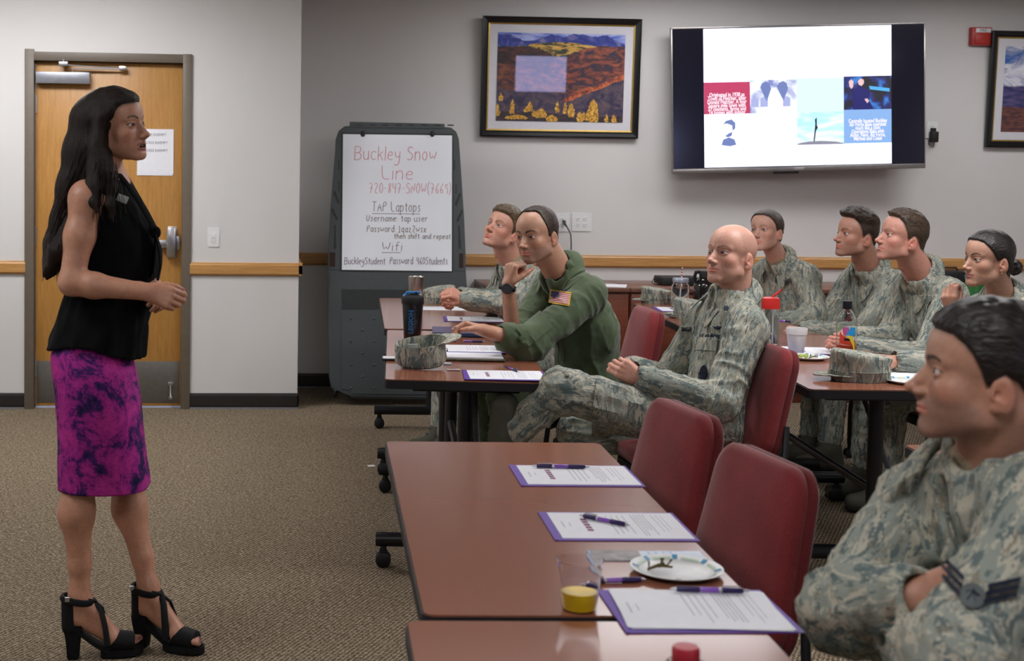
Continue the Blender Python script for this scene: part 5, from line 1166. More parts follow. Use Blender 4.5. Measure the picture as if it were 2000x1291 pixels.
# hairlines as height over the angle around the head (0 front, 180 nape)
HLA = [0, 20, 38, 52, 62, 70, 78, 86, 95, 110, 135, 160, 180]
HAIRLINE = {
 'short': [.074, .076, .074, .058, .040, .020, -.010, -.016, .010, .000, -.028, -.050, -.055],
 'reced': [.099, .099, .098, .087, .050, .022, -.012, -.018, .010, .000, -.028, -.050, -.055],
 'low':   [.062, .062, .060, .048, .034, .014, -.016, -.022, .008, .000, -.030, -.052, -.057],
 'bun':   [.076, .076, .068, .050, .032, .012, -.004, .000, .010, -.004, -.040, -.060, -.064]}
def hair_region(p, hl):
    az = np.degrees(np.arctan2(np.abs(p[:, 0])*1.15, p[:, 1]+.004)); return p[:, 2]-np.interp(az, HLA, HAIRLINE[hl]), az
def hair_field(q):
    hl, top, side, fr = q['line'], q['top'], q['side'], q.get('front', 1.)
    def fn(p):
        r, az = hair_region(p, hl)
        tz = sstep(p[:, 2], .05, .10)*(1-.45*sstep(-p[:, 1], .01, .09)); th = side+(top-side)*tz
        th = th*(1+(fr-1)*sstep(p[:, 1], .0, .07)*tz)
        n = vnoise(p*np.array([1., .22, .5]), 260.)-.5; n2 = vnoise(p, 60.)-.5
        th = th*(1+.35*n2*tz)+n*.003*(.4+tz)*q.get('rough', 1.)
        w = q.get('edge', .012)
        m = sstep(r, -.004, w); return np.maximum(skull_d(p)-(th*m-.004*(1-m)), -r-.014)
    return fn
class LocalField:
    """a field given in head coordinates, placed in the world"""
    def __init__(s, fn, o, R, sc, lo, hi):
        s.fn, s.o, s.R, s.sc = fn, A3(o), R, sc; c = np.array([(a, b, c_) for a in (lo[0], hi[0]) for b in (lo[1], hi[1]) for c_ in (lo[2], hi[2])])*sc@R.T+s.o
        s.lo, s.hi = c.min(0), c.max(0)
    def __call__(s, X): return s.fn((X-s.o)@s.R/s.sc)*s.sc
    def bounds(s): return s.lo, s.hi
def lerp(c, t, m): return c*(1-m[:, None])+np.array(t)*m[:, None]
def head_color(p, q, base):
    """albedo of the skin by region of the face"""
    c = np.tile(np.array(base), (len(p), 1)); ax = np.abs(p[:, 0]); x, y, z = p.T
    hd = (z > -.13) & (y > -.2)
    red = np.array(base)*np.array([1.12, .80, .78])
    g = lambda cx, cy, cz_, r: np.exp(-(((ax-cx)**2+(y-cy)**2+(z-cz_)**2)/r**2))
    c = lerp(c, red, np.clip(.55*g(.045, .07, -.03, .022)+.35*g(0, .12, -.037, .014)+.6*g(.078, -.015, -.015, .03), 0, .8)*q.get('blush', 1.))
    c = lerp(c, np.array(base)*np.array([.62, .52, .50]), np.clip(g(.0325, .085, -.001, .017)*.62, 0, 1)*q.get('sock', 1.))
    st = q.get('stubble', 0.)
    if st:
        m = sstep(-z, .030, .055)*sstep(y, -.005, .03)*sstep(-z, .02, .05); m *= 1-np.clip(g(0, .10, -.066, .014), 0, 1)*.3
        c = lerp(c, np.array(base)*np.array([.52, .52, .55]), np.clip(m*st*(.75+.5*vnoise(p, 700.)), 0, 1)*hd)
    mz = -.0665; mo = q.get('mouth', 0.)
    lu = ((z-mz-.0030)/(.0056*q['lip']*np.sqrt(np.clip(1.02-(ax/.0265)**2, .02, 1))))**2; ll = ((z-mz+.0048+mo*.9)/((.0062*q['lip']+mo*.3)*np.sqrt(np.clip(1.02-(ax/.0255)**2, .02, 1))))**2; lu = np.where(ax > .0262, 9, lu); ll = np.where(ax > .0252, 9, ll)
    m = (sstep(-np.minimum(lu, ll), -1.25, -.65))*(y > .075)
    c = lerp(c, q.get('lipc', np.array(base)*np.array([.95, .58, .58])), np.clip(m, 0, 1)*.85)
    if mo: c = lerp(c, (.03, .008, .008), sstep(-((z-mz+mo*.5)/(mo*.60+.001))**2-(ax/.018)**2, -1.1, -.8)*(y > .06)*(y < .0985))
    # brows
    bc = q['browc']; t = np.clip((ax-.013)/.036, 0, 1); zc = .0175+q.get('bh', 0.)+q.get('arch', .007)*np.sin(np.clip(t*1.25, 0, 1)*PI*.62)-.003*sstep(t, .7, 1.)
    bw = q.get('bw', .0042)*(1-.55*t); m = np.exp(-((z-zc)/bw)**4)*sstep(ax, .0095, .0145)*(1-sstep(ax, .046, .052))*(y > .05)
    c = lerp(c, bc, np.clip(m*(.75+.5*vnoise(p*np.array([1, 1, .5]), 900.)), 0, 1)*q.get('bs', .92))
    # lash line
    ez_ = z+.001-(ax-.0325)*.10; ex_ = ax-.0325; up = np.where(ez_ > 0, .0056*q['lid'], .0042)
    op = np.sqrt((ex_/.0132)**2+(ez_/up)**2); m = np.exp(-((op-1.06)/.14)**2)*(y > .06)*np.where(ez_ > -.0005, 1., .35)
    c = lerp(c, (.02, .014, .012), np.clip(m, 0, 1)*q.get('lash', .7))
    if q.get('line'):
        r, az = hair_region(p, q['line']); m = sstep(r, -.004, .012)*q.get('scalp', .9); d = skull_d(p); m *= (d < .006)*(np.abs(ax) < .0775)
        c = lerp(c, q['hairc'], np.clip(m, 0, 1))
    if q.get('shave'):
        r, az = hair_region(p, 'reced'); m = sstep(r, -.006, .02)*(1-sstep(z, .07, .112)); m *= (skull_d(p) < .006)
        c = lerp(c, np.array(base)*np.array([.62, .62, .66]), m*q['shave'])
    return c
EYE = {}
def eyemat(key, col):
    if key not in EYE:
        EYE[key] = (plain('eye_white', (.55, .52, .50), .18, var=.03, coat=.6) if 'w' not in EYE else EYE['w'][0], plain('iris_'+key, col, .15, var=.3, scale=300, coat=1.), plain('pupil', (.004, .004, .004), .1, coat=1.)); EYE.setdefault('w', EYE[key])
    return EYE[key]
def add_eyes(root, o, R, sc, key, col, gaze=(0, 0)):
    mats = eyemat(key, col)
    for sx in (-1, 1):
        prof = [(0, 1.035), (.17, 1.03), (.172, 1.028), (.46, .915), (.48, .885), (.72, .694), (.9, .436), (1, 0), (.9, -.436), (.6, -.8), (0, -1)]
        mb = MB(); mb.lathe([(r*.0124, z*.0124) for r, z in prof], 24, cap=False)
        gx, gz = math.radians(gaze[0]), math.radians(gaze[1]); G = Matrix.Rotation(-gx, 4, 'Z') @ Matrix.Rotation(gz, 4, 'X') @ Matrix.Rotation(-PI/2, 4, 'X')
        ob = mb.build('eye', None, root, mats=list(mats), angle=180)
        me = ob.data; 
        for f in me.polygons:
            rr = math.hypot(f.center.x, f.center.y)/.0124; f.material_index = (2 if rr < .17 else 1 if rr < .47 else 0) if f.center.z > 0 else 0
        me.transform(Matrix(((*(R[0]*sc), o[0]), (*(R[1]*sc), o[1]), (*(R[2]*sc), o[2]), (0, 0, 0, 1))) @ Matrix.Translation((sx*.0325, .0755, -.001)) @ G)
# ------------------------------------------------------------------ hands
def add_hand(F, wrist, fwd, up, side, curl=(.5, .6, .7, .8), spread=.0, sc=1., thumb=(.5, .4, .3), tk=.0035, bend=None, lens=1., nails=None):
    """fwd: wrist to knuckles; up: out of the back of the hand; side: +1 when the thumb lies on the +x side (x = fwd x up)"""
    f = A3(fwd)/np.linalg.norm(A3(fwd)); u = A3(up); u = u-f*(u@f); u /= np.linalg.norm(u); x = np.cross(f, u)*side; w = A3(wrist)
    T = lambda a, b, c: w+(x*a+f*b+u*c)*sc
    F.cone(T(0, -.02, 0), T(0, .012, 0), .026*sc, .024*sc, .012, n=u, f=1.35)
    for a, b0, a1, r in ((.026, .012, .028, .0115), (.012, .01, .0095, .0120), (-.004, .01, -.009, .0118), (-.017, .012, -.026, .0108)):
        F.cone(T(a*.6, b0, 0), T(a1, .080 if a1 > -.02 else .074, 0), (r+.003)*sc, r*sc, .010)
    F.cone(T(.010, .02, -.006), T(.020, .052, -.008), .015*sc, .011*sc, .012)     # thenar
    F.cone(T(-.014, .02, -.007), T(-.018, .050, -.006), .012*sc, .010*sc, .012)
    tips = []
    for i, (a1, b1, ls, r) in enumerate(((.028, .083, (.042, .025, .020), .0092), (.0095, .087, (.046, .029, .021), .0095), (-.009, .083, (.042, .027, .021), .0090), (-.0265, .075, (.033, .020, .018), .0080))):
        cu = curl[i]; cu = cu if isinstance(cu, (tuple, list)) else (cu, cu*1.05, cu*.7); ang = 0; pt = T(a1, b1, 0); sp = spread*(1.5-i)*side*.0+spread*(1.5-i)
        for k, l in enumerate(ls):
            ang += cu[k]; dv = (f*math.cos(ang)-u*math.sin(ang))*math.cos(sp)+x*math.sin(sp); nx = pt+dv*l*sc*lens
            F.cone(pt, nx, r*(1-.07*k)*sc, r*(.93-.08*k)*sc, tk); 
            if k == 1: F.ell(pt, [r*1.06*sc]*3, k=tk)
            pt = nx
        tips.append(pt)
    # thumb: base at the side of the palm
    b = T(.024, .022, -.006); o_, d_, z_ = thumb; dv = x*math.sin(o_)+f*math.cos(o_); dv = dv*math.cos(d_)-u*math.sin(d_); p1 = b+dv*.040*sc
    F.cone(b, p1, .0145*sc, .0115*sc, .010)
    dv2 = dv*math.cos(z_)+(-x*.75-u*.35+f*.55)*math.sin(z_); dv2 /= np.linalg.norm(dv2); p2 = p1+dv2*.031*sc; F.cone(p1, p2, .0112*sc, .0098*sc, tk)
    dv3 = dv*math.cos(z_*1.8)+(-x*.75-u*.35+f*.55)*math.sin(z_*1.8); dv3 /= np.linalg.norm(dv3); p3 = p2+dv3*.024*sc; F.cone(p2, p3, .0100*sc, .0078*sc, tk)
    tips.append(p3); return tips, T
# ------------------------------------------------------------------ clothed figures
def nrm(v): v = np.asarray(v, float); return v/(np.linalg.norm(v)+1e-12)
class Cloth:
    """a garment: blended field plus folds that follow the limbs"""
    def __init__(s, bones, amp=.006, seed=0.):
        s.F = Field(); s.b = [(A3(a), A3(b), nrm(A3(n)), r, typ) for a, b, n, r, typ in bones]; s.amp = amp; s.seed = seed
    def bounds(s): return s.F.bounds()
    def rest(s, X):
        best = np.full(len(X), 9.); out = np.zeros((len(X), 3)); arm = np.zeros(len(X))
        for i, (a, b, n, r, typ) in enumerate(s.b):
            ax = nrm(b-a); L_ = np.linalg.norm(b-a); n2 = nrm(n-ax*(n@ax)); m = np.cross(ax, n2); v = X-a; t = np.clip(v@ax, -.06, L_+.06); dd = np.linalg.norm(v-t[:, None]*ax, axis=1)-r
            w = dd < best; best = np.where(w, dd, best); q = np.stack([v@n2, v@m, v@ax], 1)+np.array([i*1.37+s.seed, i*.71, i*2.1+s.seed])
            out[w] = q[w]; arm[w] = typ
        return out, arm
    def folds(s, X):
        R, arm = s.rest(X); a = vnoise(R, 1)*0
        r1 = 1-np.abs(2*vnoise(R*np.array([9, 9, 26]), 1.)-1); r2 = 1-np.abs(2*vnoise(R*np.array([20, 20, 8])+7, 1.)-1); r3 = 1-np.abs(2*vnoise(R*np.array([34, 34, 44])+3, 1.)-1)
        w = np.where(arm > .5, .75, .3)
        return s.amp*((r1**2.2)*w*1.5+(r2**2.2)*(1-w)*1.5+.32*r3**2-.55)
    def __call__(s, X):
        d = s.F(X); m = np.abs(d) < .035
        if m.any(): d[m] -= s.folds(X[m])
        return d
def build_cloth(name, C, h, mat, parent):
    Vt, Fc = polygonise(C, h); return mesh_np(name, Vt, Fc, mat, parent, rest=C.rest(Vt)[0])
def trace(F, p, n, off, it=14):
    p = np.array(p, float); n = nrm(n)
    for _ in range(it): d = F(p)-off; p = p-n*np.clip(d, -.03, .05)[:, None]
    return p
def patch(name, F, c, n, up, w, h, mat, parent, off=.0025, nu=8, nv=6, rot=0., poly=None, thick=.0025, label=None):
    """a sewn-on piece that follows the garment surface"""
    n, up = nrm(n), nrm(up); up = nrm(up-n*(up@n)); x = np.cross(up, n); cr, sr = math.cos(rot), math.sin(rot); x, up = x*cr+up*sr, up*cr-x*sr
    mb = MB()
    if poly is None:
        g = [[(u/nu-.5, v/nv-.5) for u in range(nu+1)] for v in range(nv+1)]; flat = [q for r_ in g for q in r_]
        pts = np.array([A3(c)+x*(u*w)+up*(v*h)+n*.04 for u, v in flat]); q = trace(F, pts, n, off+thick); q0 = q-n*(thick+.002)
        T = [mb.bm.verts.new(p) for p in q]; B_ = [mb.bm.verts.new(p) for p in q0]; k = nu+1
        for v in range(nv):
            for u in range(nu): mb.bm.faces.new((T[v*k+u], T[v*k+u+1], T[(v+1)*k+u+1], T[(v+1)*k+u]))
        rim = [u for u in range(k)]+[v*k+nu for v in range(1, nv+1)]+[nv*k+u for u in range(nu-1, -1, -1)]+[v*k for v in range(nv-1, 0, -1)]
        for i in range(len(rim)): a, b = rim[i], rim[(i+1) % len(rim)]; mb.bm.faces.new((T[a], T[b], B_[b], B_[a]))
    else:
        me = [(px, py) for px, py in poly]; pts = np.array([A3(c)+x*px+up*py+n*.04 for px, py in me]+[A3(c)+n*.04]); q = trace(F, pts, n, off+thick); q0 = q-n*(thick+.002)
        T = [mb.bm.verts.new(p) for p in q]; B_ = [mb.bm.verts.new(p) for p in q0]; k = len(me)
        for i in range(k): j = (i+1) % k; mb.bm.faces.new((T[i], T[j], T[k])); mb.bm.faces.new((T[i], T[j], B_[j], B_[i]))
    o = mb.build(name, mat, parent); rest_of(o)
    if label: o['label'] = label
    return o
def ctext(name, F, s, c, n, up, size, mat, parent, off=.006, sx=1., bold=.0, rot=0.):
    """lettering laid onto a garment"""
    n, up = nrm(n), nrm(up); up = nrm(up-n*(up@n)); x = np.cross(up, n); cr, sr = math.cos(rot), math.sin(rot); x, up = x*cr+up*sr, up*cr-x*sr
    o = textobj(name, s, size, Matrix(), mat, parent, ext=.0, align='CENTER', sx=sx, bold=bold)
    v = np.array([A3(q.co) for q in o.data.vertices]); v[:, 1] -= size*.35
    pts = A3(c)+np.outer(v[:, 0], x)+np.outer(v[:, 1], up)+n*.04; q = trace(F, pts, n, off)
    o.data.vertices.foreach_set('co', q.astype(np.float32).ravel()); o.data.update(); return o
def collar(F, nb, ax, fwd, mat, parent, rn=.066, hgt=.034, fall=.045, tip=.045, gap=32, open_=.03):
    """turned-down collar round the neck; ax up the neck, fwd to the front"""
    ax, fwd = nrm(ax), nrm(A3(fwd)-nrm(ax)*(A3(fwd)@nrm(ax))); side = np.cross(fwd, ax); rows = []; n = 34; mb = MB()
    for i in range(n+1):
        a = math.radians(-180+gap+(360-2*gap)*i/n); d = -(fwd*math.cos(a))+side*math.sin(a); f = abs(math.degrees(a))/(180-gap)    # 0 at nape, 1 at the front ends
        fr = max(0, (f-.55)/.45); base = A3(nb)+fwd*(.010*f)+ax*(.020-.042*f-.018*fr)
        top = base+d*(rn+.004*fr+open_*fr**2*.6)+ax*(hgt*(1-.55*fr)); bot = base+d*(rn+.006+open_*fr**2*.6)+ax*(-.006)
        out = base+d*(rn+.020+fall*.42+tip*fr**3*.5+open_*fr*.5)-ax*(fall*.35+tip*fr**2*.95)+fwd*(tip*fr**3*.35)
        rows.append((bot, top, top+d*.005+ax*.0015, (top*.5+out*.5)+d*.008, out))
    P_ = np.array(rows); flat = P_[:, 3:].reshape(-1, 3)
    for _ in range(8):
        d = F(flat); e = 2e-3; G = np.stack([F(flat+np.eye(3)[k]*e)-d for k in range(3)], 1); G /= (np.linalg.norm(G, axis=1, keepdims=True)+1e-9); flat = flat+G*np.clip(.005-d, 0, .02)[:, None]
    P_[:, 3:] = flat.reshape(n+1, 2, 3)
    V_ = [[mb.bm.verts.new(p) for p in r_] for r_ in P_]
    for i in range(n):
        for k in range(4): mb.bm.faces.new((V_[i][k], V_[i+1][k], V_[i+1][k+1], V_[i][k+1]))
    o = mb.build('collar', mat, parent, angle=80); md = o.modifiers.new('thickness', 'SOLIDIFY'); md.thickness = .0035; md.offset = 0
    md2 = o.modifiers.new('smooth', 'SUBSURF'); md2.levels = 1; md2.render_levels = 1
    rest_of(o); return o
M['shirt_sand'] = fabric('sand_undershirt', (.36, .30, .20), 300.)
M['boot'] = plain('sage_suede_boot', (.075, .075, .055), .85, bmp=.2, scale=120)
M['sole'] = plain('boot_sole', (.012, .012, .011), .8)
M['navy'] = fabric('navy_thread', (.012, .016, .032), 500., .2, .1)
def boot(t, ankle, toe, up=None):
    a, b = A3(ankle), A3(toe); f = nrm(b-a); f[2] = min(f[2], .0); f = nrm(f); F = Field()
    heel = a+np.array([0, 0, -.055])-f*.03; F.chain([a+np.array([0, 0, .13]), a+np.array([0, 0, .02]), heel], [.052, .050, .045], .03).cone(heel+f*.02, heel+f*.17-np.array([0, 0, .004]), .044, .042, .03, n=(0, 0, 1), f=1.15).cone(a, heel+f*.12, .048, .036, .03)
    lo, hi = F.bounds(); z0 = heel[2]-.045+.012; F.plane((heel[0], heel[1], z0), (0, 0, -1))
    Vt, Fc = polygonise(F, .007); bo = mesh_np('boot', Vt, Fc, M['boot'], t)
    G = Field(); G.cone(heel-f*.0, heel+f*.175, .048, .048, .02, n=(0, 0, 1), f=1.); G.plane((0, 0, z0+.006), (0, 0, 1)); G.plane((0, 0, z0-.022), (0, 0, -1)); Vt, Fc = polygonise(G, .006); mesh_np('sole', Vt, Fc, M['sole'], bo)
    s = np.cross(f, [0, 0, 1.])
    mb = MB()
    for k in range(4): c = a+f*(.052+.012*k)+np.array([0, 0, .06-.028*k]); mb.tube([c-s*.02, c+f*.004, c+s*.02], .0025, 6)
    mb.build('laces', M['sole'], bo); return bo
def figure(label, head, q, base, J, hands, garment='camo', h=.0075, hh=.0025, group=None, hair=None, eye=('brown', (.035, .018, .01)), gaze=(0, 0), fem=False, legs=True, amp=.007, fwd=None, seed=0., shirt='shirt_sand', scale=1., neckr=1., sleeve_end=1.):
    """a seated person: bare body as one mesh, clothing, hair and eyes as parts. J: joints, n = side nearer the camera, f = far side"""
    t = thing('person', label, 'person', (0, 0, 0)); o = A3(head['o']); R = Rmat(head['yaw'], head['pitch'], head['roll']); sc = head['s']
    Q = dict(HP); Q.update(q); W_ = lambda *p: o+R@np.array(p)*sc
    J = {k: A3(v) for k, v in J.items()}; nb = J['nb']; pv = J['pv']; up = nrm(nb-pv); ac = nrm(J['sn']-J['sf']); fw = nrm(np.cross(ac, up))*(1 if np.cross(ac, up)@A3(fwd) > 0 else -1); ac = nrm(ac-up*(ac@up))
    RT = np.array([ac, fw, up]).T; ch = J.get('ch'); ch = nb*.62+pv*.38 if ch is None else ch
    wd = .92 if fem else 1.; nk0 = W_(0, -.022, -.055); nb = nb+(nk0-nb)*.28; J['nb'] = nb; nkax = nrm(nk0-nb)
    # ---- body
    HF = LocalField(lambda p: head_d(p, Q), o, R, sc, (-.1, -.12, -.13), (.1, .15, .135))
    B = Field(); B.add(HF, o, .17*sc, .02)
    nr = (.048 if fem else .060)*neckr
    B.cone(W_(0, -.030, -.045), nb-up*.02, nr*1.0, nr*1.10, .022); B.cone(W_(.026, -.022, -.055), nb+fw*.035+ac*.012, .016, .013, .02).cone(W_(-.026, -.022, -.055), nb+fw*.035-ac*.012, .016, .013, .02)
    if not fem: B.ell(nb*.45+nk0*.55+fw*nr*.92, (.013, .013, .015), k=.012)
    B.ell(ch, (.14*wd, .095, .17), RT, .04).ell(pv+up*.12, (.13, .095, .15), RT, .04).cone(J['sn']-ac*.02, J['sf']+ac*.02, .045, .045, .04)
    for s in 'nf':
        B.cone(J['s'+s], J['e'+s], .043*wd, .038*wd, .03).cone(J['e'+s], J['w'+s], .038*wd, .026*wd, .02)
        if legs: B.cone(J['h'+s], J['k'+s], .075, .05, .03).cone(J['k'+s], J['a'+s], .05, .036, .03)
    boxes = [(HF.lo-.004, HF.hi+.004)]
    for s in 'nf':
        if s in hands:
            hd = hands[s]; tips, T = add_hand(B, J['w'+s], hd['fwd'], hd['up'], hd['side'], **{k: v for k, v in hd.items() if k not in ('fwd', 'up', 'side')}); hd['T'] = T; hd['tips'] = tips
            c = J['w'+s]+nrm(hd['fwd'])*.06; boxes.append((c-.15, c+.15))
    parts = []; lo, hi = B.bounds(); Vt, Fc = polygonise(B, .010)
    for a, b in boxes: Vt, Fc = cull(Vt, Fc, a+.014, b-.014)
    parts.append((Vt, Fc)); done = []
    for i, (a, b) in enumerate(boxes):
        v, f = polygonise(B, hh if i == 0 else max(hh, .0025), a, b)
        for c, d in done: v, f = cull(v, f, c+.008, d-.008)
        # open the cut faces on the box sides
        m = v[f].mean(1); e = 1.2*(hh if i == 0 else max(hh, .0025)); keep = ((m > a+e) & (m < b-e)).all(1); v, f = compact(v, f[keep]); parts.append((v, f)); done.append((a, b))
    Vt, Fc = join_np(parts); loc = (Vt-o)@R/sc; far = (loc[:, 2] < -.135) | (np.abs(loc[:, 0]) > .1) | (loc[:, 1] > .15) | (loc[:, 1] < -.13)
    col = head_color(loc, Q, base); hc = np.tile(np.array(base)*np.array([1.03, .97, .96]), (len(Vt), 1)); hc *= (.9+.2*vnoise(Vt, 60.))[:, None]; wt = sstep(-loc[:, 2], .10, .135); wt = np.where(far, 1., wt); col = col*(1-wt[:, None])+hc*wt[:, None]
    for s in 'nf':
        if s in hands:
            for tp in hands[s]['tips']: m = np.exp(-((Vt-tp)**2).sum(1)/.011**2); col = lerp(col, np.array(base)*np.array([1.2, .82, .80]), m*.6)
    mesh_np('body', Vt, Fc, M['skin'], t, col); add_eyes(t, o, R, sc, *eye, gaze=gaze)
    if hair:
        lo_, hi_ = (-.12, -.16, -.12), (.12, .15, .17)
        if hair.get('bun'): lo_ = (-.12, -.2, -.12)
        hf = hair_field(hair); bun = hair.get('bun')
        def hfn(p):
            d = hf(p)
            if bun: b = ell_d(p, A3(bun[0]), A3(bun[1]))-.0045*(vnoise(p, 110.)-.5)*2; d = smin(d, b, .012)
            return d
        Vh, Fh = polygonise(LocalField(hfn, o, R, sc, lo_, hi_), hh*1.15); mesh_np('hair', Vh, Fh, hair['mat'], t, rest=(Vh-o)@R/sc)
    # ---- shirt
    S = Field(); S.cone(nb-up*.03, nb+nkax*.022, nr+.012, nr+.0065, .02).ell(ch+up*.02, (.155*wd, .108, .17), RT, .03); Vs, Fs = polygonise(S, .006)
    if shirt: mesh_np('undershirt', Vs, Fs, M[shirt], t)
    # ---- coat
    gm = M['camo'] if garment == 'camo' else M[garment]; cf = .0
    bones = [(pv, nb, fw, .13, 0)]+[(J['s'+s], J['e'+s], fw, .06, 1) for s in 'nf']+[(J['e'+s], J['w'+s], up, .05, 1) for s in 'nf']
    C = Cloth(bones, amp, seed); F = C.F
    F.ell(ch, (.178*wd, .128, .205), RT, .04).ell(pv+up*.13, (.158*wd, .128, .17), RT, .05).ell(pv+up*.0, (.178, .150, .12), RT, .05)
    F.cone(J['sn']-ac*.035, J['sf']+ac*.035, .068, .068, .05); F.cone(nb-up*.02, nb+nkax*.006-fw*.012, nr+.030, nr+.018, .03).cone(nb-fw*.03, nb-fw*.022+nkax*.022, nr+.006, nr-.004, .025)
    for s in 'nf': F.cone(nb-up*.02, J['s'+s], .050, .058, .04)
    if fem: F.ell(ch+fw*.075+ac*.07-up*.01, (.075, .065, .075), RT, .05).ell(ch+fw*.075-ac*.07-up*.01, (.075, .065, .075), RT, .05)
    for s in 'nf':
        e, w = J['e'+s], J['w'+s]; se = e+(w-e)*sleeve_end if s == 'n' or sleeve_end == 1. else e+(w-e)*.15
        F.cone(J['s'+s], e, .070*wd, .062*wd, .035).ell(e, (.064*wd,)*3, k=.03).cone(e, se-nrm(w-e)*.01, .060*wd, .047*wd+(.012 if sleeve_end < 1 else 0), .03)
        F.cone(se-nrm(w-e)*.05, se-nrm(w-e)*.012, .049*wd, .0475*wd, .008)
        F.cone(se-nrm(w-e)*.02, se+nrm(w-e)*.08, .036*wd, .040*wd, .006, sub=True)
    F.cone(nb-up*.02, nb+nkax*.1, nr+.008, nr+.016, .008, sub=True)
    F.ell(nb+fw*(.085)-up*.035, (.020, .06, .052), RT, .012, sub=True)
    co = build_cloth('coat' if garment == 'camo' else 'flight_suit_top', C, h, gm, t)
    collar(C, nb, nkax, fw, gm, t, rn=nr+.014)
    # front placket down the chest
    for k, (u0, u1) in enumerate(((-.05, -.16), (-.16, -.27), (-.27, -.38))):
        c = nb+up*((u0+u1)/2)+fw*.10+ac*.008; patch('placket', C, c, fw, up, .042, abs(u1-u0)+.004, gm, co, nu=3, nv=8, thick=.002)
    # ---- trousers and boots
    if legs:
        lb = [(J['h'+s], J['k'+s], (0, 0, 1), .08, 0) for s in 'nf']+[(J['k'+s], J['a'+s], fw, .06, 1) for s in 'nf']
        Tc = Cloth(lb, amp*1.1, seed+5); F2 = Tc.F; F2.ell(pv-up*.01, (.165, .13, .11), RT, .05)
        for s in 'nf': F2.cone(J['h'+s], J['k'+s], .092*wd, .074*wd, .04).ell(J['k'+s], (.073*wd,)*3, k=.03).cone(J['k'+s], J['a'+s]+nrm(J['k'+s]-J['a'+s])*.06, .070*wd, .056*wd, .03)
        build_cloth('trousers', Tc, h*1.15, gm, t)
        for s in 'nf': boot(t, J['a'+s], J['t'+s])
    return t, C, dict(J=J, up=up, ac=ac, fw=fw, RT=RT, W=W_, T=Tc if legs else None, coat=co)
def legs_for(pv, yaw, sp=.11, kn=.45, drop=0., ft=.02):
    """plain seated legs: thighs forward, shins down"""
    a = math.radians(yaw); f = np.array([math.cos(a), math.sin(a), 0]); s = np.array([f[1], -f[0], 0]); out = {}   # s points to the right hand side
    for k, sg in (('n', -1), ('f', 1)):
        h = A3(pv)+s*sg*.085+f*.03; kk = A3(pv)+s*sg*sp+f*kn; kk[2] = .535-drop; an = kk+f*ft; an[2] = .105; out.update({'h'+k: h, 'k'+k: kk, 'a'+k: an, 't'+k: an+f*.15})
    return out
def hmat(key, c1, c2, **k):
    if key not in M: M[key] = hairmat(key, c1, c2, **k)
    return M[key]
HD = dict(
 G=dict(o=(1.154,5.741,1.227),yaw=222.1,pitch=-3.3,roll=-4.3,s=1.002),
 BL=dict(o=(1.213,6.911,1.189),yaw=225.,pitch=24.5,roll=10.,s=.99),
 BALD=dict(o=(1.782,5.152,1.186),yaw=210.4,pitch=11.,roll=-0.4,s=1.01),
 W=dict(o=(2.657,7.149,1.189),yaw=219.,pitch=8.,roll=-3.0,s=.965),
 M1=dict(o=(2.969,6.741,1.193),yaw=189.,pitch=8.0,roll=3.2,s=1.016),
 M2=dict(o=(2.841,5.974,1.220),yaw=182.,pitch=11.8,roll=2.8,s=1.006),
 W2=dict(o=(2.895,5.337,1.169),yaw=190.,pitch=1.5,roll=1.7,s=.964),
 FG=dict(o=(1.176,2.156,1.186),yaw=160.,pitch=6.0,roll=1.2,s=.991))
CAST = {}
def sh(nb, pv, yaw, w=.175, dn=.035, tilt=0.):
    """shoulder joints either side of the neck base; n is the left side"""
    a = math.radians(yaw); f = np.array([math.cos(a), math.sin(a), 0]); s = np.array([f[1], -f[0], 0]); u = nrm(A3(nb)-A3(pv))
    return dict(sn=A3(nb)-s*w-u*dn+np.array([0, 0, -tilt]), sf=A3(nb)+s*w-u*dn+np.array([0, 0, tilt]))
def dirv(a, b): return A3(b)-A3(a)
BLK = ((.004, .003, .003), (.016, .011, .009)); DBR = ((.012, .007, .004), (.05, .030, .018)); LBR = ((.05, .030, .014), (.14, .09, .045))
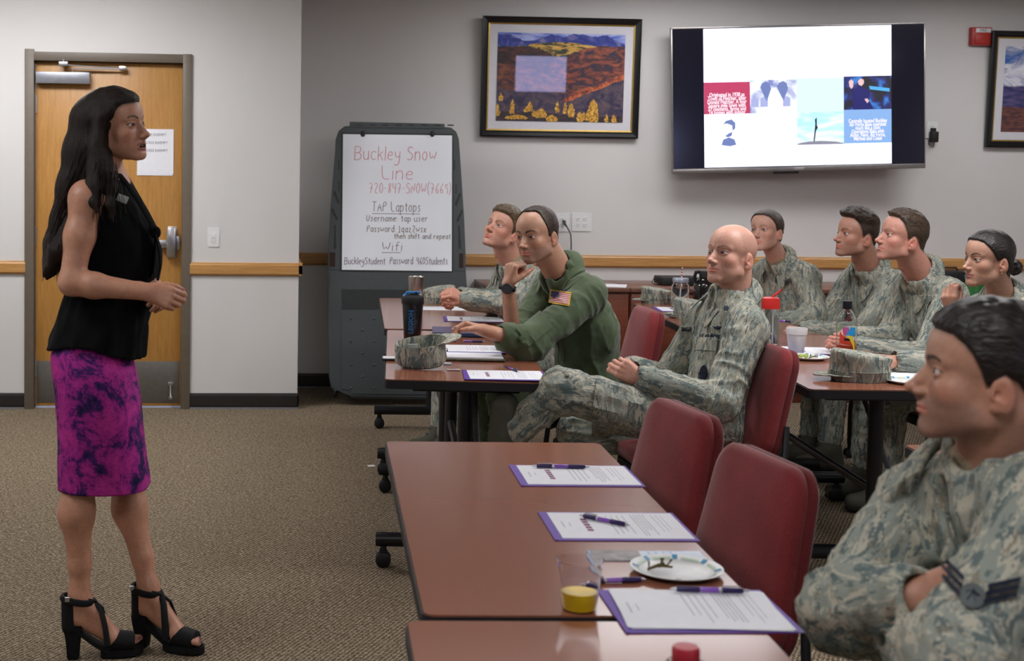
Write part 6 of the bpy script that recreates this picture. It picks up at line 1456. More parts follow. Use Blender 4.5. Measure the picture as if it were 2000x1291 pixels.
def build_cast(who):
    if 'G' in who:
        nb = P(1108, 548, 5.86); pv = V((1.46, 5.98, .52)); J = dict(nb=nb, pv=pv, ch=A3(nb)*.60+A3(pv)*.40+np.array([.03, 0, 0]), **sh(nb, pv, 196, .175, .05))
        J.update(en=P(1035, 672, 5.56), wn=P(944, 645, 5.50), ef=P(1003, 668, 5.80), wf=P(992, 556, 5.67)); J.update(legs_for(pv, 185, kn=.42))
        fh = P(1012, 505, 5.69)
        t, C, D = figure('man in an olive green flight suit resting his chin on his fist', HD['G'],
            dict(stubble=.75, browc=(.012, .008, .006), bw=.0052, bs=.97, line='reced', hairc=(.04, .030, .022), scalp=.65, jaw=1.04, nose=1.05, lip=1.05, bh=.001), (.50, .28, .185), J,
            dict(n=dict(fwd=dirv(J['wn'], P(912, 636, 5.50)), up=(.1, .35, 1), side=-1, curl=((.75, .9, .6), (.85, 1., .6), (.95, 1., .6), (1.0, 1., .6)), thumb=(.75, .3, .35)),
                 f=dict(fwd=dirv(J['wf'], P(1003, 500, 5.66)), up=(-.85, -.45, .1), side=1, curl=((1.35, 1.5, .9),)*4, thumb=(.5, .8, .2))),
            garment='flight', h=.006, hh=.0021, hair=dict(line='reced', top=.0075, side=.0042, edge=.013, rough=.5, mat=hmat('dark_cropped_hair', *DBR)), eye=('brown', (.035, .018, .01)), gaze=(6, 4), fwd=(-1, -.3, 0), sleeve_end=.5, shirt='shirt_black', amp=.0085)
        CAST['G'] = (t, C, D)
        j, ac, fw, up = D['J'], D['ac'], D['fw'], D['up']
        # flag patch, rank tab, sleeve pocket, zip
        n = nrm(P(1093, 582, 5.6)-CO)*-1; c = j['sn']*.62+j['en']*.38; c = A3(P(1093, 581, 5.6)); ax = nrm(j['sn']-j['en']); n = -A3(nrm(P(1093, 581, 5.6)-CO)); upv = A3(P(1096, 560, 5.6)-P(1090, 600, 5.6))
        W2_, H2_ = .088, .056
        fp = patch('flag_patch', C, c, n, upv, W2_, H2_, plain('patch_yellow', (.55, .40, .03), .8), t, nu=12, nv=8)
        nn, uu = nrm(n), nrm(upv); uu = nrm(uu-nn*(uu@nn)); xx = np.cross(uu, nn); w2, h2 = W2_-.009, H2_-.009
        red, wht, blu = plain('flag_red', (.36, .035, .05), .8), plain('flag_white', (.62, .58, .58), .8), plain('flag_blue', (.035, .055, .20), .8)
        patch('flag_white', C, c, n, upv, w2, h2, wht, fp, off=.0045, nu=12, nv=8, thick=.001)
        for k in range(7): patch('flag_stripe', C, c+uu*(h2/2-(2*k+.5)*h2/13), n, upv, w2, h2/13, red, fp, off=.0052, nu=12, nv=1, thick=.001)
        patch('flag_canton', C, c-xx*(w2*.28)+uu*(h2*.23), n, upv, w2*.44, h2*.54, blu, fp, off=.0072, nu=5, nv=4, thick=.001)
        for r in range(5):
            for k in range(5): patch('flag_star', C, c-xx*(w2*(.465-.09*k))+uu*(h2*(.45-.105*r)), n, upv, .0021, .0021, wht, fp, off=.0088, nu=1, nv=1, thick=.0006)
        c = A3(P(1099, 550, 5.62)); n = -A3(nrm(c-A3(CO))); n[2] += .5
        rk = patch('rank_tab', C, c, n, (.15, 0, 1), .024, .028, M['navy'], t)
        for s in (-.007, .007): patch('rank_bar', C, c+np.array([s, 0, 0]), n, (.15, 0, 1), .006, .022, plain('rank_grey', (.10, .11, .14), .7) if 'rkg' not in M else M['rkg'], rk, off=.005, nu=1, nv=3, thick=.001); M['rkg'] = bpy.data.materials['rank_grey']
        c = A3(P(1045, 640, 5.45)); patch('sleeve_pocket', C, c, -A3(nrm(c-A3(CO))), ax*1., .085, .12, M['flight'], D['coat'], nu=8, nv=8, thick=.004)
        c = A3(P(1030, 662, 5.43)); patch('sleeve_pocket', C, c, -A3(nrm(c-A3(CO))), ax*1., .055, .05, M['flight'], D['coat'], off=.007, nu=8, nv=8, thick=.003)
        # watch on the propped wrist
        a = j['wf']; d = nrm(A3(P(1003, 500, 5.66))-j['wf']); w0 = a-d*.012; vw = -A3(nrm(V(w0)-CO)); vw = nrm(vw-d*(vw@d))
        wt = thing('wristwatch', 'black wristwatch with dark round dial on the propped wrist of the man in green', 'watch', (0, 0, 0))
        s_ = np.cross(d, vw); mb = MB(); ring = [V(w0+(s_*math.cos(k*PI/14)+vw*math.sin(k*PI/14))*np.array([.0325]*3)) for k in range(29)]
        for k in range(28):
            a1, b1 = ring[k], ring[k+1]; dd = V(d)*.010; mb.bm.faces.new([mb.bm.verts.new(p) for p in (a1-dd, a1+dd, b1+dd, b1-dd)])
        st = mb.build('strap', M['rubber'], wt); md = st.modifiers.new('t', 'SOLIDIFY'); md.thickness = .003; md.offset = 1
        mx = frame_from(V(s_), V(d), V(vw), V(w0+vw*.033)); mb = MB(); mb.lathe([(0, 0), (.0205, 0), (.0225, .003), (.0225, .008), (.0195, .010), (.0185, .0088), (0, .0088)], 36); bmesh.ops.transform(mb.bm, matrix=mx, verts=mb.bm.verts); mb.build('case', plain('gunmetal', (.06, .06, .065), .35, metal=.8), wt)
        mb = MB(); mb.lathe([(0, .0085), (.0180, .0085), (.0180, .0093), (0, .0093)], 36); 
        mb.box((-.0005, 0, .0093), (.0005, .013, .0098)).box((0, -.0005, .0093), (.009, .0005, .0098)); bmesh.ops.transform(mb.bm, matrix=mx, verts=mb.bm.verts); mb.build('dial', plain('dial', (.045, .045, .05), .3), wt)
    if 'BALD' in who:
        nb = P(1432, 590, 5.20); pv = V(P(1402, 838, 5.12)); J = dict(nb=nb, pv=pv, ch=A3(P(1425, 690, 5.17)), sn=P(1462, 640, 4.99), sf=P(1372, 632, 5.37))
        J.update(en=P(1405, 788, 4.87), wn=P(1252, 738, 4.96), ef=P(1300, 745, 5.40), wf=P(1235, 722, 5.16), hn=P(1375, 835, 4.99), kn=P(1096, 762, 4.96), an=P(985, 862, 5.02), tn=P(915, 905, 5.02), hf=P(1375, 850, 5.24), kf=P(1135, 842, 5.20))
        kf = A3(J['kf']); af = kf+np.array([-.02, .02, 0]); af[2] = .105; J['af'] = af; J['tf'] = af+np.array([-.15, 0, 0])
        c = A3(P(1213, 725, 4.98))
        t, C, D = figure('bald man in camouflage uniform leaning back with legs crossed and hands clasped', HD['BALD'],
            dict(stubble=.28, browc=(.15, .08, .05), bs=.7, shave=.45, jaw=1.02, nose=1.02, chin=1.02, lip=.75, bw=.0046), (.64, .35, .26), J,
            dict(n=dict(fwd=dirv(J['wn'], P(1200, 712, 4.965)), up=(-.35, -1, .15), side=-1, curl=((.9, 1.2, .7), (1.0, 1.25, .7), (1.05, 1.3, .7), (1.1, 1.3, .7)), thumb=(.25, .2, .6), lens=1.),
                 f=dict(fwd=dirv(J['wf'], P(1193, 706, 5.04)), up=(-.55, .6, .5), side=1, curl=((1.25, 1.2, .5), (1.3, 1.2, .5), (1.3, 1.15, .5), (1.35, 1.1, .5)), thumb=(.4, .6, .5))),
            h=.006, hh=.0021, eye=('grey', (.10, .11, .12)), gaze=(4, -4), fwd=(-1, -.2, .2), amp=.009, seed=2.)
        CAST['BALD'] = (t, C, D); j, ac, fw, up = D['J'], D['ac'], D['fw'], D['up']
        def tape(px, py, y, s, w, rot=0.):
            c = A3(P(px, py, y)); n = nrm(fw+np.array([0, -.35, 0])); p = patch('name_tape', C, c, n, up, w, .027, M['camo'], t, nu=10, nv=3, thick=.003)
            ctext('lettering', C, s, c, n, up, .022, M['navy'], p, off=.0075, sx=.95, bold=.0012)
        tape(1352, 652, 5.05, 'U.S. AIR FORCE', .115); tape(1320, 640, 5.28, 'BAGGETT'[:3]+'ER', .09)
        c = A3(P(1380, 640, 5.03)); n = nrm(fw+np.array([0, -.35, .1]))
        patch('wings_badge', C, A3(P(1378, 634, 5.04)), n, up, 0, 0, M['navy'], t, poly=[(-.022, .006), (-.008, .003), (0, .009), (.008, .003), (.022, .006), (.012, -.004), (0, -.008), (-.012, -.004)])
        c = A3(P(1418, 602, 5.08)); n = -A3(nrm(c-A3(CO))); star = [((.013 if k % 2 == 0 else .0085)*math.cos(k*PI/6), (.013 if k % 2 == 0 else .0085)*math.sin(k*PI/6)) for k in range(12)]
        patch('rank_oak_leaf', lambda X: C(X)-.012, c, n, (0, 0, 1), 0, 0, M['navy'], t, poly=star, thick=.003)
        for px, py, y in ((1342, 690, 5.06),): c = A3(P(px, py, y)); po = patch('chest_pocket', C, c, nrm(fw+np.array([0, -.35, 0])), up, .125, .13, M['camo'], D['coat'], nu=10, nv=10, thick=.003); patch('pocket_flap', C, c+up*.045, nrm(fw+np.array([0, -.35, 0])), up, .13, .05, M['camo'], D['coat'], off=.006, nu=10, nv=5, thick=.003)
        c = A3(P(1345, 725, 5.03)); patch('squadron_badge', C, c, nrm(fw+np.array([0, -.35, 0])), up, 0, 0, M['navy'], t, off=.007, poly=[(.022*math.cos(a*PI/8)*.8, .030*math.sin(a*PI/8)) for a in range(16)])
        c = A3(P(1215, 790, 4.88)); patch('cargo_pocket', D['T'], c, -A3(nrm(c-A3(CO)))+np.array([0, 0, .25]), j['hn']-j['kn'], .16, .20, M['camo'], t, nu=10, nv=10, thick=.005)
    if 'BL' in who:
        nb = P(1012, 530, 6.98); pv = V((1.40, 7.10, .52)); J = dict(nb=nb, pv=pv, **sh(nb, pv, 190, .175, .045))
        J.update(en=P(1000, 592, 6.72), wn=P(908, 585, 6.78), ef=P(965, 590, 7.2), wf=P(900, 580, 6.96)); J.update(legs_for(pv, 182, kn=.42))
        t, C, D = figure('young man in camouflage uniform with raised chin at the far end of the left tables', HD['BL'],
            dict(stubble=.2, browc=(.09, .05, .03), bs=.8, line='low', hairc=(.10, .06, .035), scalp=.6, jaw=1.0, blush=1.3, lip=.95), (.56, .29, .21), J,
            dict(n=dict(fwd=dirv(J['wn'], P(880, 570, 6.76)), up=(-.3, -.6, .7), side=-1, curl=((1.0, 1.2, .7),)*4, thumb=(.5, .5, .6)),
                 f=dict(fwd=dirv(J['wf'], P(872, 578, 6.92)), up=(-.4, .5, .6), side=1, curl=((1.0, 1.2, .7),)*4, thumb=(.5, .5, .6))),
            h=.0085, hh=.0026, hair=dict(line='low', top=.020, side=.0045, edge=.02, mat=hmat('sandy_brown_hair', *LBR)), eye=('grey', (.10, .11, .12)), gaze=(0, 6), fwd=(-1, -.2, 0), seed=4.)
        CAST['BL'] = (t, C, D)
    if 'W' in who:
        nb = P(1528, 522, 7.24); pv = V((3.03, 7.33, .52)); J = dict(nb=nb, pv=pv, **sh(nb, pv, 200, .165, .05))
        J.update(en=P(1590, 618, 6.98), wn=P(1500, 632, 6.98), ef=P(1480, 620, 7.45), wf=P(1460, 628, 7.25)); J.update(legs_for(pv, 185, kn=.42))
        t, C, D = figure('woman in camouflage uniform with brown hair in a low bun, farthest in the right row', HD['W'],
            dict(browc=(.10, .06, .04), bs=.7, line='bun', hairc=(.06, .035, .022), scalp=.8, fem=1, jaw=.93, nw=.9, brow=.6, lip=1.05, lash=.8, blush=1.2, bw=.0034), (.58, .33, .25), J,
            dict(n=dict(fwd=dirv(J['wn'], P(1478, 628, 6.98)), up=(0, -.2, 1), side=-1, curl=(.5,)*4), f=dict(fwd=dirv(J['wf'], P(1440, 628, 7.2)), up=(0, .2, 1), side=1, curl=(.5,)*4)),
            h=.0085, hh=.0026, hair=dict(line='bun', top=.007, side=.007, edge=.014, rough=.5, bun=((0, -.118, .008), (.030, .022, .028)), mat=hmat('brown_hair', (.02, .011, .006), (.07, .040, .024))), eye=('brown', (.035, .018, .01)), fwd=(-1, -.3, 0), fem=True, seed=6.)
        CAST['W'] = (t, C, D)
        c = A3(P(1528, 553, 7.0)); chev(C, c, -A3(nrm(c-A3(CO))), (0, 0, 1), .058, t, 3)
    if 'M1' in who:
        nb = P(1702, 535, 6.86); pv = V((3.30, 6.88, .52)); J = dict(nb=nb, pv=pv, **sh(nb, pv, 188, .178, .05))
        J.update(en=P(1690, 652, 6.50), wn=P(1572, 648, 6.52), ef=P(1600, 640, 7.0), wf=P(1560, 660, 6.72)); J.update(legs_for(pv, 182, kn=.42))
        t, C, D = figure('man in camouflage with swept brown hair and pen, left of the crew-cut man', HD['M1'],
            dict(stubble=.45, browc=(.07, .04, .025), bs=.8, line='short', hairc=(.045, .028, .018), scalp=.85, nose=1.03, lip=.9), (.48, .25, .175), J,
            dict(n=dict(fwd=dirv(J['wn'], P(1530, 645, 6.50)), up=(-.3, -.5, .8), side=-1, curl=((.7, .9, .5), (.9, 1., .6), (1.1, 1.1, .6), (1.2, 1.1, .6)), thumb=(.5, .6, .4)),
                 f=dict(fwd=dirv(J['wf'], P(1520, 668, 6.68)), up=(0, .2, 1), side=1, curl=(.5, .6, .6, .7))),
            h=.0085, hh=.0025, hair=dict(line='short', top=.024, side=.003, edge=.03, front=1.25, mat=hmat('dark_brown_hair', *DBR)), eye=('grey', (.10, .11, .12)), gaze=(0, 5), fwd=(-1, -.2, 0), seed=8.)
        CAST['M1'] = (t, C, D); c = A3(P(1676, 543, 6.65)); patch('rank_bar', lambda X: C(X)-.010, c, -A3(nrm(c-A3(CO))), (-.6, 0, 1), .009, .026, plain('rank_brown', (.13, .045, .02), .7) if 'rkb' not in M else M['rkb'], t, nu=2, nv=3); M['rkb'] = bpy.data.materials['rank_brown']
    if 'M2' in who:
        nb = P(1808, 552, 6.06); pv = V((3.22, 6.05, .52)); J = dict(nb=nb, pv=pv, **sh(nb, pv, 184, .178, .05))
        J.update(en=P(1812, 700, 5.70), wn=P(1668, 678, 5.72), ef=P(1740, 665, 6.18), wf=P(1655, 660, 5.88)); J.update(legs_for(pv, 180, kn=.42))
        t, C, D = figure('man in camouflage with brown crew cut and clasped hands behind the orange bottle', HD['M2'],
            dict(stubble=.3, browc=(.09, .05, .03), bs=.65, line='short', hairc=(.05, .032, .022), scalp=.85, nose=1.02, blush=1.3, lip=.9, chin=1.02), (.56, .28, .21), J,
            dict(n=dict(fwd=dirv(J['wn'], P(1630, 662, 5.68)), up=(-.3, -.9, .3), side=-1, curl=((.9, 1.2, .7), (1.0, 1.2, .7), (1.05, 1.3, .7), (1.1, 1.3, .7)), thumb=(.2, .2, .4)),
                 f=dict(fwd=dirv(J['wf'], P(1618, 655, 5.80)), up=(-.5, .6, .4), side=1, curl=((1.1, 1.2, .6),)*4, thumb=(.3, .4, .5))),
            h=.0078, hh=.0024, hair=dict(line='short', top=.015, side=.004, edge=.028, front=1.15, rough=1.4, mat=hmat('brown_crewcut_hair', (.022, .013, .008), (.085, .052, .03))), eye=('grey', (.10, .11, .12)), gaze=(0, 5), fwd=(-1, -.1, 0), seed=10.)
        CAST['M2'] = (t, C, D); c = A3(P(1770, 552, 5.86)); patch('rank_bar', lambda X: C(X)-.010, c, -A3(nrm(c-A3(CO))), (-.6, 0, 1), .009, .026, plain('rank_brown', (.13, .045, .02), .7) if 'rkb' not in M else M['rkb'], t, nu=2, nv=3); M['rkb'] = bpy.data.materials['rank_brown']
        c = A3(P(1790, 595, 5.85)); patch('chest_pocket', C, A3(P(1760, 640, 5.85)), nrm(D['fw']+np.array([0, -.5, 0])), D['up'], .12, .12, M['camo'], D['coat'], nu=8, nv=8, thick=.003)
    if 'W2' in who:
        nb = P(1960, 598, 5.44); pv = V((3.26, 5.42, .52)); J = dict(nb=nb, pv=pv, **sh(nb, pv, 190, .160, .045))
        J.update(en=P(1895, 718, 5.16), wn=P(1752, 705, 5.20), ef=P(1880, 700, 5.52), wf=P(1858, 612, 5.46)); J.update(legs_for(pv, 182, kn=.42))
        t, C, D = figure('woman in camouflage with black hair bun, one hand raised by her chin', HD['W2'],
            dict(browc=(.012, .008, .007), bs=.95, line='bun', hairc=(.010, .007, .006), scalp=.9, fem=1, jaw=.92, nw=.9, brow=.6, lip=1.22, lash=1., bw=.0042, arch=.008, lipc=(.33, .11, .10)), (.46, .26, .18), J,
            dict(n=dict(fwd=dirv(J['wn'], P(1712, 700, 5.20)), up=(-.1, -.3, 1), side=-1, curl=(.35, .4, .45, .5), sc=.92), f=dict(fwd=dirv(J['wf'], P(1852, 570, 5.44)), up=(-.75, -.65, .1), side=1, curl=((.55, 1.1, .8), (.6, 1.2, .8), (.7, 1.2, .8), (.8, 1.2, .8)), thumb=(.3, .8, .4), sc=.92)),
            h=.0072, hh=.0022, hair=dict(line='bun', top=.008, side=.007, edge=.012, rough=.35, bun=((0, -.122, -.030), (.036, .030, .034)), mat=hmat('black_hair', *BLK, rough=.35)), eye=('brown', (.02, .01, .006)), gaze=(2, 0), fwd=(-1, -.2, 0), fem=True, seed=12.)
        CAST['W2'] = (t, C, D)
        mb = MB(); mb.ball(D['W'](-.0775, -.004, -.050), .0028); mb.build('earring', plain('gold', (.6, .42, .15), .25, metal=1.), t)
    if 'FG' in who:
        nb = P(1925, 945, 2.24); pv = V((1.40, 2.13, .52)); J = dict(nb=nb, pv=pv, ch=A3(nb)*.60+A3(pv)*.40, sn=P(2035, 1000, 2.04), sf=P(1800, 985, 2.40))
        J.update(en=P(1868, 1285, 1.84), wn=P(1745, 1245, 2.30), ef=P(1655, 1190, 2.20), wf=P(1778, 1165, 2.04)); J.update(legs_for(pv, 172, kn=.40, drop=.0))
        t, C, D = figure('nearest black haired airman at the right edge with crossed arms and sleeve chevrons', HD['FG'],
            dict(stubble=.8, browc=(.010, .007, .006), bs=.97, line='low', hairc=(.012, .009, .008), scalp=.85, bw=.0055, nose=1.08, lip=1.05, arch=.005, chin=1.0), (.46, .25, .17), J,
            dict(n=dict(fwd=dirv(J['wn'], P(1700, 1200, 2.42)), up=(-.2, -.9, .2), side=-1, curl=(.3,)*4), f=dict(fwd=dirv(J['wf'], P(1850, 1150, 2.0)), up=(-.3, -.8, .4), side=1, curl=(.2,)*4)),
            h=.0055, hh=.0019, hair=dict(line='low', top=.014, side=.005, edge=.018, rough=.8, mat=hmat('black_short_hair', *BLK)), eye=('brown', (.02, .01, .006)), gaze=(0, 8), fwd=(-1, .2, 0), amp=.010, seed=14., scale=1.)
        CAST['FG'] = (t, C, D)
        c = A3(P(1902, 1152, 1.95)); chev(C, c, -A3(nrm(c-A3(CO))), (.22, 0, 1), .078, t, 3)
def chev(C, c, n, up, w, parent, bars):
    """sleeve rank: ring with star and swept stripes either side"""
    n, up = nrm(n), nrm(up); up = nrm(up-n*(up@n)); x = np.cross(up, n); g = plain('patch_ground', (.10, .115, .115), .9) if 'pg' not in M else M['pg']; M['pg'] = g
    root = patch('rank_patch', C, c, n, up, 0, 0, g, parent, poly=[(w*.22*math.cos(a*PI/9), w*.22*math.sin(a*PI/9)-w*.1) for a in range(18)], thick=.002)
    for s in (-1, 1):
        for k in range(bars):
            o1 = -w*.18+k*w*.14; mb = MB(); n_ = 9; pts = []
            for i in range(n_): t = i/(n_-1); xx = s*w*(.20+.50*t); lo_ = o1+w*.30*t; pts += [c+x*xx+up*lo_+n*.03, c+x*xx+up*(lo_+w*.085)+n*.03]
            q = trace(C, np.array(pts), n, .006); vs = [mb.bm.verts.new(p) for p in q]
            for i in range(n_-1):
                f_ = (vs[2*i], vs[2*i+2], vs[2*i+3], vs[2*i+1])
                if max((f_[a_].co-f_[b_].co).length for a_, b_ in ((0, 1), (2, 3), (0, 2))) < .06: mb.bm.faces.new(f_)
            mb.build('stripe', M['navy'], root)
    st = [((w*.14 if k % 2 == 0 else w*.06)*math.sin(k*PI/5), (w*.14 if k % 2 == 0 else w*.06)*math.cos(k*PI/5)-w*.1) for k in range(10)]
    patch('star', C, c, n, up, 0, 0, M['navy'], root, off=.005, poly=st, thick=.0015)
def flight():
    m, nt, b = newmat('olive_flight_cloth'); a = N(nt, 'Attribute', attribute_name='rest')
    n = N(nt, 'TexNoise', i_Scale=14.0, i_Detail=5.0); L(nt, a.outputs['Vector'], n.inputs['Vector']); n2 = N(nt, 'TexNoise', i_Scale=800.0); L(nt, a.outputs['Vector'], n2.inputs['Vector'])
    r = ramp(nt, n.outputs[0], [(.35, (.058, .084, .042)), (.65, (.080, .112, .058))]); L(nt, r.outputs[0], b.inputs['Base Color']); b.inputs['Roughness'].default_value = .85; b.inputs['Specular IOR Level'].default_value = .25
    b.inputs['Sheen Weight'].default_value = .25; bump(nt, b, n2.outputs[0], .2, .001); return m
M['flight'] = flight(); M['shirt_black'] = fabric('black_undershirt', (.01, .01, .011), 300.)
# ------------------------------------------------------------------ the presenter
def loft(rings, n=44, name='loft', mat=None, parent=None, fold=0., k=2.3, cap=False, seed=0., steps=5, foldz=7.):
    """rings: (centre, half depth vector, half width vector); smooth stack of closed sections"""
    C_ = np.array([[*A3(c), *A3(a), *A3(b)] for c, a, b in rings]); m = len(C_); out = []
    for i in range(m-1):
        p0, p1, p2, p3 = C_[max(i-1, 0)], C_[i], C_[i+1], C_[min(i+2, m-1)]
        for s in range(steps if i < m-2 else steps+1):
            t = s/steps; out.append(.5*((2*p1)+(-p0+p2)*t+(2*p0-5*p1+4*p2-p3)*t*t+(-p0+3*p1-3*p2+p3)*t**3))
    th = np.linspace(0, 2*PI, n, endpoint=False); cx = np.sign(np.cos(th))*np.abs(np.cos(th))**(2/k); sy = np.sign(np.sin(th))*np.abs(np.sin(th))**(2/k)
    Vt = []; rest = []
    for j, q in enumerate(out):
        p = q[:3]+np.outer(cx, q[3:6])+np.outer(sy, q[6:9]); d = p-q[:3]; r = np.linalg.norm(d, axis=1, keepdims=True)
        if fold:
            u = np.stack([th*0+np.cos(th)*1.6, np.sin(th)*1.6, np.full(n, j/len(out)*1.1)], 1); f = vnoise(u*np.array([1, 1, 1])+seed, foldz)-.5; f2 = vnoise(u+seed+5, foldz*2.3)-.5
            p = p+d/(r+1e-9)*((f*1.4+f2*.6)*fold*(.35+.65*j/len(out)))[:, None]
        Vt.append(p); rest.append(np.stack([np.cos(th)*.15, np.sin(th)*.15, p[:, 2]], 1))
    Vt = np.concatenate(Vt); R_ = np.concatenate(rest); F_ = []
    for j in range(len(out)-1):
        for i in range(n): F_.append((j*n+i, j*n+(i+1) % n, (j+1)*n+(i+1) % n, (j+1)*n+i))
    o = mesh_np(name, Vt, np.array(F_), mat, parent, rest=R_); md = o.modifiers.new('t', 'SOLIDIFY'); md.thickness = .003; md.offset = 1
    return o
def skirtmat():
    m, nt, b = newmat('magenta_print_skirt'); a = N(nt, 'Attribute', attribute_name='rest')
    def nz(sc, det, off, dis=.4):
        mp = N(nt, 'Mapping'); mp.inputs['Location'].default_value = off; L(nt, a.outputs['Vector'], mp.inputs[0]); n = N(nt, 'TexNoise', i_Scale=sc, i_Detail=det, i_Roughness=.75, i_Distortion=dis); L(nt, mp.outputs[0], n.inputs['Vector']); return n.outputs[0]
    r = ramp(nt, nz(13., 8., (0, 0, 0)), [(.38, (.015, .008, .055)), (.45, (.06, .012, .12)), (.50, (.32, .02, .22)), (.62, (.50, .035, .28))])
    v = N(nt, 'TexVoronoi', i_Scale=95.0); L(nt, a.outputs['Vector'], v.inputs['Vector']); r2 = ramp(nt, v.outputs[0], [(.12, (.55, .55, .6)), (.4, (1, 1, 1))])
    mx = N(nt, 'Mix', data_type='RGBA', blend_type='MULTIPLY'); mx.inputs[0].default_value = .8; L(nt, r.outputs[0], mx.inputs[6]); L(nt, r2.outputs[0], mx.inputs[7])
    L(nt, mx.outputs[2], b.inputs['Base Color']); b.inputs['Roughness'].default_value = .8; b.inputs['Specular IOR Level'].default_value = .2
    n = nz(500., 2., (1, 1, 1)); bump(nt, b, n, .2, .001); return m
def presenter():
    base = (.54, .285, .185); hd = dict(o=(-.444, 4.282, 1.615), yaw=-27., pitch=6.5, roll=-4.5, s=.955)
    Q = dict(HP); Q.update(fem=1, jaw=.90, lip=1.35, nw=.98, nose=.92, brow=.55, mouth=.006, lash=1., browc=(.010, .006, .005), bs=.97, bw=.0042, arch=.0085, bh=.001, line='low', hairc=(.012, .008, .006), scalp=.9, cheek=1.02, chin=.97, lid=1.1, lipc=(.33, .10, .09), blush=.7, edge=.01, sock=.8)
    t = thing('person', 'standing woman presenter in black sleeveless blouse and magenta print skirt, long dark hair', 'person')
    o = A3(hd['o']); R = Rmat(hd['yaw'], hd['pitch'], hd['roll']); sc = hd['s']; W_ = lambda *p: o+R@np.array(p)*sc
    J = {k: A3(v) for k, v in dict(nb=P(203, 350, 4.30), ch=P(212, 470, 4.31), pv=P(178, 690, 4.30), sn=P(168, 388, 4.175), sf=P(225, 385, 4.45), en=P(140, 552, 4.13), wn=P(285, 570, 4.10), ef=P(215, 552, 4.50), wf=P(300, 556, 4.30),
        hn=P(172, 735, 4.22), hf=P(190, 735, 4.38), kn=P(158, 925, 4.22), kf=P(246, 925, 4.38)).items()}
    B = Field(); HF = LocalField(lambda p: head_d(p, Q), o, R, sc, (-.1, -.12, -.13), (.1, .15, .135)); B.add(HF, o, .17*sc, .02)
    B.cone(W_(0, -.030, -.045), J['nb'], .045, .050, .022); B.cone(J['nb'], J['sn']+np.array([0, .03, .01]), .045, .040, .04).cone(J['nb'], J['sf']-np.array([0, .03, -.01]), .045, .040, .04)
    B.cone(W_(.022, -.01, -.07), J['nb']+np.array([.045, -.01, -.01]), .012, .010, .02)
    B.ell(J['ch']+np.array([0, 0, .06]), (.095, .135, .15), k=.05).ell(J['ch']*.5+J['pv']*.5, (.085, .115, .15), k=.05).ell(J['pv'], (.11, .15, .12), k=.05)
    B.ell(J['sn'], (.046, .046, .048), k=.03).ell(J['sf'], (.046, .046, .048), k=.03)
    for s in 'nf':
        e, w, sh_ = J['e'+s], J['w'+s], J['s'+s]; m = sh_*.55+e*.45
        B.cone(sh_, m, .045, .042, .03).cone(m, e, .042, .036, .03); f = e*.7+w*.3; B.cone(e, f, .037, .0365, .02).cone(f, w, .0365, .0245, .02)
        B.cone(J['h'+s], J['k'+s], .070, .050, .03)
    # legs to the ankles; feet stand in the shoes
    SHOES = []
    for s, heel, toe in (('n', PZ(131, 1286, 0), PZ(262, 1278, 0)), ('f', PZ(268, 1261, 0), PZ(372, 1275, 0))):
        f = A3(toe-heel); f[2] = 0; f = nrm(f); y_ = np.cross([0, 0, 1.], f); hp = A3(heel); hp[2] = 0; T = lambda x, y, z, hp=hp, f=f, y_=y_: hp+f*x+y_*y+np.array([0, 0, z]); SHOES.append((s, T, f, y_, hp))
        an = T(.036, 0, .195); k = J['k'+s]; calf = k*.68+an*.32-f*.012; low = k*.25+an*.75
        B.cone(k, calf, .049, .047, .03).cone(calf, low, .050, .032, .04).cone(low, an, .032, .030, .02)
        B.ell(k+f*.02, (.045, .045, .05), k=.03)
        B.cone(an, T(.020, 0, .130), .030, .0275, .02).cone(T(.045, 0, .175), T(.135, 0, .068), .028, .023, .02, n=(0, 0, 1), f=1.1).cone(T(.030, 0, .125), T(.13, 0, .060), .024, .022, .02)
        B.cone(T(.135, .016, .058), T(.135, -.016, .058), .019, .019, .015)
        for i, (yy, ln, r) in enumerate(((-.024, .220, .0095), (-.010, .215, .008), (.002, .210, .0075), (.013, .203, .007), (.023, .193, .0068))):
            yy *= (1 if s == 'f' else -1); B.cone(T(.14, yy*.9, .052), T(ln, yy, .043), r*1.1, r, .003)
    hn_ = dict(fwd=dirv(J['wn'], P(322, 580, 4.10)), up=(.05, -1, .25), side=-1)
    tn, Tn = add_hand(B, J['wn'], hn_['fwd'], hn_['up'], -1, curl=((.55, .85, .6), (.7, .95, .6), (.8, 1., .6), (.9, 1.1, .6)), thumb=(.42, .1, .35), sc=.90)
    tf, Tf = add_hand(B, J['wf'], dirv(J['wf'], P(322, 572, 4.22)), (.3, .6, .75), 1, curl=((.6, .7, .5),)*4, thumb=(.4, .3, .3), sc=.90)
    boxes = [(HF.lo-.004, HF.hi+.004, .0021), (J['wn']-.06+np.array([.04, 0, 0]), J['wf']+np.array([.16, .12, .08]), .0024)]
    b1 = boxes[1]; boxes[1] = (np.minimum(J['wn'], J['wf'])-.07, np.maximum(J['wn'], J['wf'])+np.array([.16, .09, .08]), .0024)
    for s, T, f, y_, hp in SHOES: c = T(.11, 0, .07); boxes.append((c-.15, c+.15, .0026))
    boxes[2] = (boxes[2][0], boxes[2][1]*np.array([1, 1, 1]), .0028); parts = []; Vt, Fc = polygonise(B, .005)
    for a, b, h in boxes: Vt, Fc = cull(Vt, Fc, a+.008, b-.008)
    parts.append((Vt, Fc)); done = []
    for a, b, h in boxes:
        v, f = polygonise(B, h, a, b)
        for c, d in done: v, f = cull(v, f, c+.008, d-.008)
        m = v[f].mean(1); keep = ((m > a+1.2*h) & (m < b-1.2*h)).all(1); v, f = compact(v, f[keep]); parts.append((v, f)); done.append((a, b))
